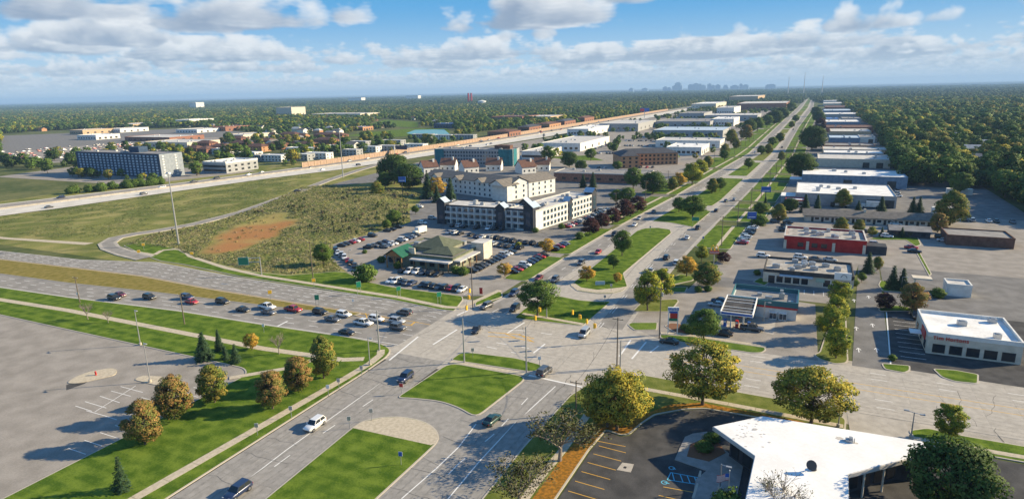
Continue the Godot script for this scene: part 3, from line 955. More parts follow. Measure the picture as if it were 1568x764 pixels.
	var drives := [[-168.5,-181], [-214,-219], [-268,-277], [-362,-372], [-420,-428], [-500,-512], [-590,-600], [-690,-700], [-790,-800], [-900,-912], [-1010,-1030], [-1200,-1215], [-1500,-1515], [-2000,-2010]]
	for i in drives.size() - 1:
		var z0: float = drives[i][1]
		var z1: float = drives[i + 1][0]
		var w := 9.0 if z0 > -260 else 13.0 if z0 > -340 else 22.0
		island("verge", strip_between(cut(SBL, z0, z1, -w), cut(SBL, z0, z1, -0.1)), "lawn" if i % 2 else "verge", 2.5)
		if i > 1:
			walk("sidewalk", [at_z(SBL, z0) - 6, z0, at_z(SBL, z1) - 6, z1], 1.5)
	# verge east of the boulevard
	drives = [[-190,-196], [-207,-247], [-292,-303], [-330,-338], [-352,-362], [-398,-405], [-440,-449], [-480,-490], [-530,-540], [-585,-595], [-640,-650], [-700,-712], [-780,-790], [-860,-880], [-1000,-1020], [-1300,-1320], [-2000,-2020]]
	for i in drives.size() - 1:
		var z0: float = drives[i][1]
		var z1: float = drives[i + 1][0]
		if i == 0:
			continue
		var w := 13.5 if z0 > -300 else 18.0
		island("verge", strip_between(cut(NBR, z0, z1, 0.1), cut(NBR, z0, z1, w)), "lawn" if i % 2 else "verge", 2.5)
		walk("sidewalk", [at_z(NBR, z0) + 8, z0, at_z(NBR, z1) + 8, z1], 1.4)
	# the gas station corner
	island("verge", p2([-39.3,-154.5,-39,-156.5,-32.3,-159.2,-31.3,-153.7,-36.6,-151.3]), "verge", 0.8)
	island("verge", p2([-30.2,-151,-29.5,-148.7,-22.1,-147.6,-14,-147.4,-7.8,-147.2,-5.7,-148.3,-5,-150.4,-5.3,-151.8,-11.6,-152,-22.4,-152.5]), "verge", 0.8)
	walk("sidewalk", [-30,-151.8,-22.5,-153.1,-11.6,-152.7,-5.1,-152.3], 1.3)
	island("planting_bed", p2([-30.2,-157.2,-29.4,-160.1,-26.8,-160.6,-22.7,-156.2,-22.9,-153.2,-26.8,-153.6]), "mulch", 0.6)
	island("verge", p2([-40.8,-164.9,-40.2,-175.5,-31.2,-180.6,-30.4,-178.6,-30.9,-168.8]), "lawn_dry", 1.0)
	island("verge", p2([-36.6,-188.3,-36,-191.4,-30.4,-193.6,-30.2,-187.7,-35.4,-186.3]), "verge", 0.8)
	island("verge", p2([-38.4,-180.1,-37,-202.6,-35.3,-207.3,-30,-206,-30.1,-201.2,-35.3,-193.9]), "verge", 1.0)
	# grass corners east
	island("lawn", p2([5,-151.4,6.3,-149.2,9.4,-147.6,11.7,-149.1,12.2,-151.2,12.2,-153.3,13.2,-190.8,11.2,-190,7.3,-162.5,6.3,-153.6]), "lawn_dry", 1.0)
	island("lawn", p2([18.6,-151.9,19,-148.7,22.7,-148.1,24,-150,24.3,-152.9]), "lawn", 0.8)
	island("lawn", p2([28.4,-152.9,29.4,-148.8,31.5,-147.3,35.7,-147.8,36.8,-153.2,32.6,-153.9]), "lawn", 0.8)
	island("lawn", p2([21.1,-192.1,25.8,-196.9,39.1,-193.6,38.6,-190.7,28.1,-192.6,21.4,-189.9]), "lawn", 0.6)
	island("lawn", p2([23.1,-216.3,24.1,-221.9,28.2,-222,32.6,-217.8,29.3,-211,23.7,-210.2]), "lawn", 0.8)
	island("lawn", p2([39.1,-268.7,40.5,-270.3,39.8,-235.7,38.6,-232.1]), "lawn", 0.5)
	island("lawn", p2([24.8,-284.1,29.4,-290.8,43.3,-298.3,42.5,-279.9,40.3,-275.7,38.1,-286.5,29.3,-283.3]), "lawn", 0.6)
	island("lawn", p2([-12.5,-206.4,-10.6,-212.6,-7.4,-208.3,-8.7,-203.4]), "lawn", 0.6)
	# the bank corner
	var se := p2([-40.4,-20, -40.8,-90, -39.8,-111, -38,-118, -33.5,-124, -28,-126.2, -8,-125.6, 8,-125.2, 10.6,-121.5, 10.3,-117.5, 9,-116.3, -5.6,-116.1, -13.9,-116.0, -17.4,-114.2, -22.2,-109.9, -23.7,-105.8, -24.9,-101, -26.2,-100.2, -29.1,-100.9, -29.9,-93.5, -30.3,-79, -30.7,-20])
	b = island("lawn", se, "lawn_dry", 0.8)
	part("fallen_leaves", sheet(p2([-30.9,-40, -30.6,-79, -30.2,-93.5, -29.3,-101.2, -26.2,-100.6, -25.2,-101.4, -24,-106, -22.5,-110.2, -17.5,-114.6, -14,-116.4, 5,-116.6, 3,-117.7, -15,-118, -20.5,-114.8, -24.6,-108.5, -26.2,-103.5, -30,-104.5, -32.5,-101, -33.3,-90, -34,-60, -33.9,-40]), 0.178), mats["leaf_litter"], b)
	walk("sidewalk", [-35,-40, -34.6,-83, -34,-92, -34,-110, -32,-117, -27,-119.6, -10,-119.4, 10,-118.6], 1.4)
	island("lawn", p2([20.4,-121.6, 23.5,-123.8, 28,-123.2, 70,-122.8, 70,-117.4, 21.2,-117.2]), "lawn", 0.8)
	walk("sidewalk", [20.5,-118.8, 70,-119.2], 1.3)
	# kerbed bays in the shopping lot
	for q in [[-143.6,-74.3,-145.1,-76.8,-145.1,-80.2,-142.2,-83.6,-139.9,-83.4,-137.5,-81.4,-139.1,-78.6,-141.1,-75.3], [-131.3,-81.4,-131.6,-83.5,-127.2,-84.9,-122,-84.9,-120.4,-82.5,-124.6,-81.4]]:
		var o := struct("traffic_island", prism(rounded(p2(q), 1.2), 0.0, 0.16), mats["walk"])
	# sports field and park greens far beyond the freeway
	for q in [["playing_field", [-652.3,-795.2,-556,-779.8,-519.2,-887.3,-595.7,-1007,-663.4,-982.3,-673.2,-871.3], "lawn"], ["park_green", [-836.4,-1084.3,-669,-1023.3,-796.1,-1219,-979.8,-1351.1], "lawn"], ["sports_track", [-587.7,-864,-499.2,-787.6,-486.2,-830.5,-579.9,-969,-625.9,-946.6], "sports"], ["grass_patch", [-226.6,-562.6,-195.3,-539.9,-162.6,-542.1,-191.2,-583.4], "lawn"]]:
		if q[2] == "sports":
			mat("sports", Color(0.10, 0.30, 0.38), 0.9)
		struct(q[0], sheet(p2(q[1]), 0.12 if q[2] == "sports" else 0.08), mats[q[2]])
	# bank of the freeway beyond the office
	struct("freeway_bank", sheet(strip_between(offset_line(FREE_FAR, 1.0), offset_line(FREE_FAR, 14.0)), 0.06), mats["verge"])

# ---------------------------------------------------------------- buildings
# one rectangular block: walls, roof, parapet. x0..x1 and the near face at z, going back by depth
func bld(called: String, label: String, x0: float, x1: float, zn: float, depth: float, h: float, wall: String, roof: String, o := {}) -> Node3D:
	var w := absf(x1 - x0)
	var n := thing(called, label, o.get("category", "building"), Vector3((x0 + x1) / 2, 0, zn - depth / 2), o.get("turn", 0.0), o.get("group", ""))
	n.set_meta("w", w)
	n.set_meta("d", depth)
	block(n, Vector3.ZERO, w, depth, h, wall, roof, o)
	return n

func block(n: Node3D, at: Vector3, w: float, d: float, h: float, wall: String, roof: String, o := {}) -> void:
	var kind: String = o.get("roof", "flat")
	var s := st()
	bx(s, at + Vector3(0, h / 2, 0), Vector3(w, h, d))
	part("wall", fin(s), mats[wall], n)
	if kind == "flat":
		var p: float = o.get("parapet", 0.5)
		var t := 0.35
		s = st()
		bx(s, at + Vector3(0, h + 0.04, 0), Vector3(w - 2 * t, 0.08, d - 2 * t))
		part("roof", fin(s), mats[roof], n)
		s = st()
		var e := 0.06
		bx(s, at + Vector3(0, h + p / 2 - 0.1, d / 2 - t / 2 + e), Vector3(w + 2 * e, p + 0.2, t))
		bx(s, at + Vector3(0, h + p / 2 - 0.1, -d / 2 + t / 2 - e), Vector3(w + 2 * e, p + 0.2, t))
		bx(s, at + Vector3(w / 2 - t / 2 + e, h + p / 2 - 0.1, 0), Vector3(t, p + 0.2, d - 2 * t + 2 * e))
		bx(s, at + Vector3(-w / 2 + t / 2 - e, h + p / 2 - 0.1, 0), Vector3(t, p + 0.2, d - 2 * t + 2 * e))
		part("parapet", fin(s), mats[o.get("trim", wall)], n)
	else:
		part("roof", pitched(at + Vector3(0, h, 0), w, d, o.get("rise", 2.5), kind, o.get("eaves", 0.5)), mats[roof], n)
		if kind == "gable":
			gable_ends("gable_wall", n, at + Vector3(0, h, 0), w, d, o.get("rise", 2.5), wall)
	for i in o.get("units", 0):
		var u := Vector3(rng.randf_range(-0.38, 0.38) * w, h + 0.62, rng.randf_range(-0.36, 0.36) * d)
		var z := Vector3(rng.randf_range(1.3, 2.4), 1.1, rng.randf_range(1.2, 2.0))
		s = st()
		bx(s, at + u, z)
		bx(s, at + u + Vector3(0, 0.62, 0), Vector3(z.x * 0.55, 0.16, z.z * 0.6))
		part("roof_unit", fin(s), mats["steel"], n)

# pitched roofs with thickness: ridge along the longer side
func pitched(at: Vector3, w: float, d: float, rise: float, kind: String, e := 0.5) -> Mesh:
	var s := st()
	var along := w >= d
	var L := (w if along else d) / 2 + e
	var S := (d if along else w) / 2 + e
	var inset := S if kind == "hip" else 0.0
	var f := func(a: float, y: float, b: float) -> Vector3: return at + (Vector3(a, y, b) if along else Vector3(b, y, a))
	for y in [0.0, -0.22]:
		var A: Vector3 = f.call(-L, y, S)
		var B: Vector3 = f.call(L, y, S)
		var C: Vector3 = f.call(L, y, -S)
		var D: Vector3 = f.call(-L, y, -S)
		var R: Vector3 = f.call(-L + inset, rise + y, 0.0)
		var Q: Vector3 = f.call(L - inset, rise + y, 0.0)
		quad(s, A, B, Q, R)
		quad(s, C, D, R, Q)
		if kind == "hip":
			tri(s, B, C, Q)
			tri(s, D, A, R)
	for q in [[-1, 1, 1, 1], [1, -1, -1, -1]]:
		quad(s, f.call(q[0] * L, 0.0, q[1] * S), f.call(q[2] * L, 0.0, q[3] * S), f.call(q[2] * L, -0.22, q[3] * S), f.call(q[0] * L, -0.22, q[1] * S))
	return fin(s)

func gable_ends(called: String, n: Node3D, at: Vector3, w: float, d: float, rise: float, m: String) -> void:
	for e in [-1.0, 1.0]:
		var s := st()
		for k in [0.0, -0.2]:
			if w >= d:
				var x: float = e * (w / 2 + k)
				tri(s, at + Vector3(x, -0.1, d / 2), at + Vector3(x, -0.1, -d / 2), at + Vector3(x, rise - 0.45, 0))
			else:
				var z: float = e * (d / 2 + k)
				tri(s, at + Vector3(w / 2, -0.1, z), at + Vector3(-w / 2, -0.1, z), at + Vector3(0, rise - 0.45, z))
		part(called, fin(s), mats[m], n)

# a row-and-column field of windows or doors on one face; side s, e, w, n
func grid(n: Node3D, side: String, cols: int, rows: int, size: Vector2, y0: float, dy: float, m: String, called := "window", frame := "", span := [0.0, 1.0], w := -1.0, d := -1.0, at := Vector3.ZERO) -> void:
	w = n.get_meta("w") if w < 0 else w
	d = n.get_meta("d") if d < 0 else d
	var length := w if side in ["s", "n"] else d
	var out := (d if side in ["s", "n"] else w) / 2
	var turn: float = {"s": 0.0, "e": PI / 2, "n": PI, "w": -PI / 2}[side]
	var b := Basis(Vector3.UP, turn)
	for r in rows:
		for c in cols:
			var t: float = lerpf(span[0], span[1], (c + 0.5) / cols) - 0.5
			var p := at + b * Vector3(t * length, y0 + dy * r, out + 0.02)
			if frame:
				var f := part(called, box(Vector3(size.x + 0.24, size.y + 0.24, 0.10)), mats[frame], n, p, turn)
				part("pane", box(Vector3(size.x, size.y, 0.06)), mats[m], f, Vector3(0, 0, 0.035))
			else:
				part(called, box(Vector3(size.x, size.y, 0.12)), mats[m], n, p, turn)

func lettering(parent: Node3D, text: String, size: float, m: String, at: Vector3, turn := 0.0, deep := 0.06) -> void:
	var t := TextMesh.new()
	t.text = text
	t.font_size = 64
	t.pixel_size = size / 64.0
	t.depth = deep
	var f := SystemFont.new()
	f.font_names = PackedStringArray(["Droid Sans"])
	f.font_weight = 700
	t.font = f
	part("lettering", t, mats[m], parent, at, turn)

func build_buildings() -> void:
	bank()
	gas_station()
	restaurant()
	motel()
	hotels()
	east_side()

func bank() -> void:
	var poly := p2([-10.7,-100.7, -3.4,-107.6, 20.4,-108.7, 21.0,-104.4, 20.2,-102.4, 17.8,-102.3, 9.3,-94.3, 9.1,-87.9, 9,-66, -4.4,-66, -3.9,-82.4, -3.6,-94.1])
	if Geometry2D.is_polygon_clockwise(poly):
		poly.reverse()
	var n := thing("bank_building", "low bank building with a bright white angular roof beside the dark parking lot", "building")
	var inner: PackedVector2Array = Geometry2D.offset_polygon(poly, -2.0)[0]
	part("wall", prism(inner, 0.0, 4.35), mats["dark_wall"], n)
	part("fascia", prism(poly, 4.3, 4.9), mats["roof_pale"], n)
	var top: PackedVector2Array = Geometry2D.offset_polygon(poly, -0.12)[0]
	part("roof", prism(top, 4.88, 5.0), mats["roof_bright"], n)
	# glazing between the piers
	for i in inner.size():
		var a := inner[i]
		var b := inner[(i + 1) % inner.size()]
		var k := int(a.distance_to(b) / 2.2)
		for j in k:
			var c := a.lerp(b, (j + 0.5) / k)
			var dir := b - a
			var out := Vector2(dir.y, -dir.x).normalized() * 0.02
			part("window", box(Vector3(1.7, 2.9, 0.1)), mats["glass"], n, Vector3(c.x + out.x, 2.0, c.y + out.y), -atan2(dir.y, dir.x))
	for c in [[11.6,-97.0], [14.4,-99.7]]:
		part("column", tube_mesh(Vector3(c[0], 0.05, c[1]), Vector3(c[0], 4.32, c[1]), 0.16, 0.16, 8), mats["cream_wall"], n)
	var s := st()
	bx(s, Vector3(9.8, 5.2, -104.2), Vector3(1.1, 0.4, 0.9))
	bx(s, Vector3(10.0, 5.5, -104.3), Vector3(0.5, 0.5, 0.5))
	tube(s, Vector3(10.5, 5, -104.0), Vector3(10.5, 5.8, -104.0), 0.08, 0.08)
	part("roof_unit", fin(s), mats["steel"], n)
	s = st()
	tube(s, Vector3(4.6, 4.95, -93.6), Vector3(4.6, 5.35, -93.6), 0.5, 0.45, 12)
	tube(s, Vector3(4.6, 5.3, -93.6), Vector3(4.45, 5.95, -93.1), 0.12, 0.1, 8)
	tube(s, Vector3(4.45, 5.95, -93.1), Vector3(4.3, 6.15, -92.7), 0.25, 0.75, 14)
	part("vent_fan", fin(s), mats["steel_dark"], n)
	# sooty stains round the old roof unit and by the ridge
	s = st()
	for i in 64:
		var c := Vector2(9.4 + rng.randfn(0, 0.9), -104.4 + rng.randfn(0, 0.35)) if i < 15 else Vector2(-5.0 + rng.randfn(0, 1.5), -101.0 + rng.randfn(0, 2.2))
		var r := rng.randf_range(0.12, 0.4) if i < 15 else rng.randf_range(0.05, 0.2)
		var q := PackedVector2Array()
		for k in 9:
			q.append(c + Vector2(cos(TAU * k / 9) * r * rng.randf_range(0.7, 1.8), sin(TAU * k / 9) * r * rng.randf_range(0.5, 1.0)))
		if Geometry2D.triangulate_polygon(q).size():
			sheet_into(s, q, 5.004 + i * 0.0006)
	part("roof_stain", fin(s), mat("soot", Color(0.50, 0.475, 0.44), 0.95), n).set_meta("kind", "stuff")

func gas_station() -> void:
	var n := bld("gas_station_shop", "white gas station shop with teal parapet and red band behind the fuel canopy", -15.6, 0.8, -173.6, 12.4, 3.6, "white_wall", "roof_grey", {"parapet": 0.1})
	var s := st()
	var ty := 4.25
	for q in [[0, 6.3, 16.8, 0.3], [0, -6.3, 16.8, 0.3]]:
		bx(s, Vector3(q[0], ty, q[1]), Vector3(q[2], 1.5, q[3]))
	for x in [-8.35, 8.35]:
		bx(s, Vector3(x, ty, 0), Vector3(0.3, 1.5, 12.2))
	part("teal_fascia", fin(s), mat("teal", Color(0.03, 0.13, 0.155), 0.6), n)
	s = st()
	bx(s, Vector3(0, 3.25, 6.3), Vector3(16.7, 0.5, 0.24))
	bx(s, Vector3(8.3, 3.25, 0), Vector3(0.24, 0.5, 12.3))
	part("red_band", fin(s), mats["red"], n)
	grid(n, "s", 3, 1, Vector2(1.6, 2.1), 1.2, 1, "glass", "window", "white", [0.02, 0.36])
	for x in [2.6, 5.0]:
		s = st()
		bx(s, Vector3(x, 1.05, 6.75), Vector3(1.9, 1.9, 0.9))
		var f := part("ice_freezer", fin(s), mats["white"], n)
		part("door", box(Vector3(0.8, 1.5, 0.06)), mats["glass_blue"], f, Vector3(x - 0.45, 1.1, 7.22))
		part("door", box(Vector3(0.8, 1.5, 0.06)), mats["glass_blue"], f, Vector3(x + 0.45, 1.1, 7.22))
	for u in [[4.2, -0.5, 1.4, 1.6], [1.0, 1.2, 1.8, 0.9], [6.6, 2.4, 1.2, 0.5], [-1.5, -1.5, 1.2, 0.8], [4.1, -1.2, 0.8, 2.3]]:
		part("roof_unit", box(Vector3(u[2], u[3], 1.0)), mats["steel"], n, Vector3(u[0], 3.68 + u[3] / 2, u[1]))
	# the canopy over the pumps
	n = thing("fuel_canopy", "white and blue fuel canopy with dark roof over the gas pumps", "canopy", Vector3(-12.9, 0, -167))
	part("roof_deck", box_at(Vector3(0, 4.75, 0), Vector3(7.4, 0.3, 14.0)), mats["roof_dark"], n)
	s = st()
	bx(s, Vector3(-3.8, 4.75, 0), Vector3(0.25, 0.85, 14.6))
	bx(s, Vector3(3.8, 4.75, 0), Vector3(0.25, 0.85, 14.6))
	bx(s, Vector3(0, 4.75, -7.2), Vector3(7.35, 0.85, 0.2))
	bx(s, Vector3(0, 5.1, 7.2), Vector3(7.35, 0.16, 0.22))
	bx(s, Vector3(0, 4.42, 7.2), Vector3(7.35, 0.18, 0.22))
	part("white_fascia", fin(s), mats["white"], n)
	part("blue_fascia", box_at(Vector3(0, 4.77, 7.2), Vector3(7.3, 0.5, 0.2)), mats["sign_blue"], n)
	for z in [-4.6, -2.0, 2.4, 4.8]:
		part("roof_rib", box_at(Vector3(0, 4.98, z), Vector3(7.3, 0.1, 0.16)), mats["white"], n)
	for z in [-4.2, 4.2]:
		for x in [-1.5, 1.5]:
			part("column", box_at(Vector3(x, 2.3, z), Vector3(0.35, 4.6, 0.35)), mats["white"], n)
	var k := 0
	for z in [-4.2, 4.2]:
		for x in [-2.9, 0.0, 2.9]:
			var p := thing("fuel_pump", "fuel pump with %s cabinet, %s under the canopy, %s row" % [["blue", "red", "blue"][k % 3], ["westmost", "middle", "eastmost"][k % 3], "near" if z > 0 else "far"], "fuel pump", Vector3(-12.9 + x, 0.05, -167 + z), 0, "pumps under the fuel canopy")
			part("island", box_at(Vector3(0, 0.08, 0), Vector3(1.3, 0.16, 2.4)), mats["kerb"], p)
			part("cabinet", box_at(Vector3(0, 1.1, 0), Vector3(0.7, 1.9, 1.0)), mats["sign_blue" if k % 3 != 1 else "red"], p)
			part("display", box_at(Vector3(0, 1.5, 0.52), Vector3(0.5, 0.5, 0.06)), mats["white"], p)
			part("hose", tube_mesh(Vector3(0.4, 1.6, 0.3), Vector3(0.5, 0.5, 0.3), 0.04, 0.04), mats["black"], p)
			k += 1
	# price sign at the corner
	n = thing("price_sign", "tall gas price sign with red and green panels on two white posts", "sign", Vector3(-27.2, 0.15, -152.4), 0.3)
	for x in [-1.15, 1.15]:
		part("post", box_at(Vector3(x, 3.5, 0), Vector3(0.22, 7.0, 0.22)), mats["white"], n)
	part("board", box_at(Vector3(0, 6.6, 0), Vector3(2.7, 1.0, 0.35)), mats["white"], n)
	lettering(n, "Mobil", 1.0, "sign_blue", Vector3(0, 6.6, 0.19))
	part("grade_panel", box_at(Vector3(0, 5.8, 0), Vector3(2.0, 0.5, 0.3)), mats["sign_blue"], n)
	part("price_panel", box_at(Vector3(0.15, 4.85, 0), Vector3(1.8, 1.3, 0.3)), mats["red"], n)
	part("price_panel", box_at(Vector3(0, 3.8, 0), Vector3(2.0, 0.7, 0.3)), mats["sign_green"], n)

func restaurant() -> void:
	var n := thing("lodge_restaurant", "lodge style restaurant with green gabled porch and olive hipped roof among parked cars", "building", Vector3(-121, 0, -194))
	block(n, Vector3(-1, 0, -1), 27, 24, 4.4, "sage_wall", "roof_grey", {"parapet": 0.5, "trim": "roof_olive"})
	# raised hipped middle
	part("upper_wall", box_at(Vector3(-1, 5.1, -2), Vector3(13, 1.6, 13)), mats["sage_wall"], n)
	part("upper_roof", pitched(Vector3(-1, 5.9, -2), 13, 12.6, 3.2, "hip", 0.6), mats["roof_olive"], n)
	part("lower_roof", pitched(Vector3(4.5, 4.9, 3), 12, 9, 1.8, "hip", 0.4), mats["roof_olive"], n)
	# porch with a green gable on log posts
	var p := part("porch_roof", pitched(Vector3(-9.5, 4.6, 10.5), 7.0, 9.0, 2.6, "gable", 0.6), mats["roof_green"], n)
	gable_ends("gable_wall", p, Vector3(-9.5, 4.6, 10.5), 7.0, 9.0, 2.6, "log_wall")
	for x in [-12.6, -9.5, -6.4]:
		part("log_post", tube_mesh(Vector3(x, 0.05, 14.6), Vector3(x, 4.6, 14.6), 0.28, 0.24, 8), mats["log_wall"], n)
	for x in [-11.0, -8.0]:
		part("log_brace", tube_mesh(Vector3(x, 4.5, 14.6), Vector3(x + (1.4 if x < -9.5 else -1.4), 2.8, 14.6), 0.16, 0.14, 6), mats["log_wall"], n)
	# white flat canopy round the front
	part("canopy", box_at(Vector3(4.5, 3.6, 12.2), Vector3(16, 0.5, 3.4)), mats["roof_pale"], n)
	part("canopy", box_at(Vector3(13.6, 3.6, 3.0), Vector3(3.2, 0.5, 15)), mats["roof_pale"], n)
	for q in [[-2, 13.4], [3, 13.4], [8, 13.4], [12, 13.4], [14.8, 8], [14.8, 3], [14.8, -2]]:
		part("log_post", tube_mesh(Vector3(q[0], 0.05, q[1]), Vector3(q[0], 3.4, q[1]), 0.18, 0.16, 6), mats["log_wall"], n)
	part("end_wall", box_at(Vector3(13.2, 3.2, -9.6), Vector3(5.0, 6.4, 7.0)), mats["cream_wall"], n)
	part("end_roof", box_at(Vector3(13.2, 6.45, -9.6), Vector3(5.4, 0.2, 7.4)), mats["roof_pale"], n)
	part("lattice_panel", box_at(Vector3(-5.2, 5.4, 9.4), Vector3(2.6, 2.6, 0.4)), mats["cream_wall"], n)
	for x in [-13.6, -10.0, -4.0, 0.0, 4.0, 8.0]:
		part("window", box(Vector3(2.0, 1.8, 0.12)), mats["glass"], n, Vector3(x, 1.9, 11.04))
	for z in [7.0, 3.0, -1.0]:
		part("window", box(Vector3(0.12, 1.8, 2.2)), mats["glass"], n, Vector3(12.52, 1.9, z))
	for q in [[-8, -8], [-11, -3], [5, -10], [0, -10.5], [-5, -10.5]]:
		part("roof_unit", box(Vector3(2.2, 1.3, 1.8)), mats["steel"], n, Vector3(q[0], 5.1, q[1]))
	for q in [[-14, -14, 13, 3.2, -13], [-14, 2, 14, 3.0, -13.4]]:
		pass
	part("yard_screen", box_at(Vector3(-4, 2.6, -15.0), Vector3(22, 2.6, 0.3)), mats["dark_wall"], n)

# an open balcony bay: slab and rail, one per room
func balcony(n: Node3D, p: Vector3, w: float, turn := 0.0) -> void:
	var s := st()
	bx(s, Vector3(0, 0, 0.6), Vector3(w, 0.16, 1.2))
	var o := part("balcony", fin(s), mats["white_wall"], n, p, turn)
	s = st()
	bx(s, Vector3(0, 1.0, 1.16), Vector3(w, 0.08, 0.08))
	bx(s, Vector3(0, 0.55, 1.16), Vector3(w, 0.7, 0.03))
	part("railing", fin(s), mat("rail_glass", Color(0.35, 0.40, 0.44), 0.3), o)

func motel_tower(n: Node3D, at: Vector3, w: float, h: float, turn := 0.0) -> void:
	var t := part("stair_tower", box_at(Vector3(0, h / 2, 0), Vector3(w, h, w)), mats["dark_wall"], n, at, turn)
	part("tower_roof", pitched(Vector3(0, h, 0), w, w * 1.001, 2.0, "gable", 0.35), mats["roof_steel_blue"], t)
	gable_ends("tower_gable", t, Vector3(0, h, 0), w, w * 1.001, 2.0, "dark_wall")
	part("tower_window", box_at(Vector3(0, h * 0.48, w / 2 + 0.03), Vector3(w * 0.5, h * 0.62, 0.1)), mats["glass_blue"], t)

func motel() -> void:
	var n := bld("motel_wing", "long white and charcoal three storey motel wing facing the restaurant", -155, -108, -254.5, 15, 8.8, "grey_wall", "roof_pale", {"trim": "dark_wall", "units": 6, "category": "building", "group": "wings of the charcoal and white motel"})
	for r in 3:
		grid(n, "s", 14, 1, Vector2(1.9, 1.8), 1.5 + r * 2.8, 1, "glass_blue", "window", "white_wall", [0.03, 0.97])
	for r in 2:
		for c in 14:
			balcony(n, Vector3(-47 / 2.0 + 47 * (0.03 + 0.94 * (c + 0.5) / 14), 2.75 + r * 2.8, 7.5), 2.9)
	for c in 13:
		part("pier", box(Vector3(0.3, 8.6, 1.1)), mats["white_wall"], n, Vector3(-47 / 2.0 + 47 * (0.03 + 0.94 * (c + 1.0) / 14), 4.3, 8.05))
	grid(n, "w", 1, 3, Vector2(1.4, 1.6), 1.6, 2.8, "glass_blue")
	motel_tower(n, Vector3(-24, 0, 6.5), 4.4, 10.6)
	motel_tower(n, Vector3(7.5, 0, 7.2), 4.2, 9.8)
	motel_tower(n, Vector3(13, 0, -6.8), 4.2, 10.0)
	n = bld("motel_wing", "white three storey motel wing in sunlight running back along the boulevard", -116.5, -101.5, -254.5, 55, 8.8, "white_wall", "roof_pale", {"turn": -0.19, "units": 9, "group": "wings of the charcoal and white motel", "trim": "roof_pale"})
	grid(n, "e", 16, 3, Vector2(1.7, 1.5), 1.6, 2.8, "glass_blue", "window", "grey_wall", [0.1, 0.99])
	motel_tower(n, Vector3(4.5, 0, 26.5), 5.2, 10.8)
	motel_tower(n, Vector3(6.4, 0, -2.0), 3.0, 9.4, PI / 2)
	motel_tower(n, Vector3(5.4, 0, -26.0), 4.6, 10.4, PI / 2)
	for k in 3:
		part("stair_landing", box(Vector3(4.2, 0.18, 2.4)), mats["white_wall"], n, Vector3(0, 2.8 * k + 0.2, 28.8))

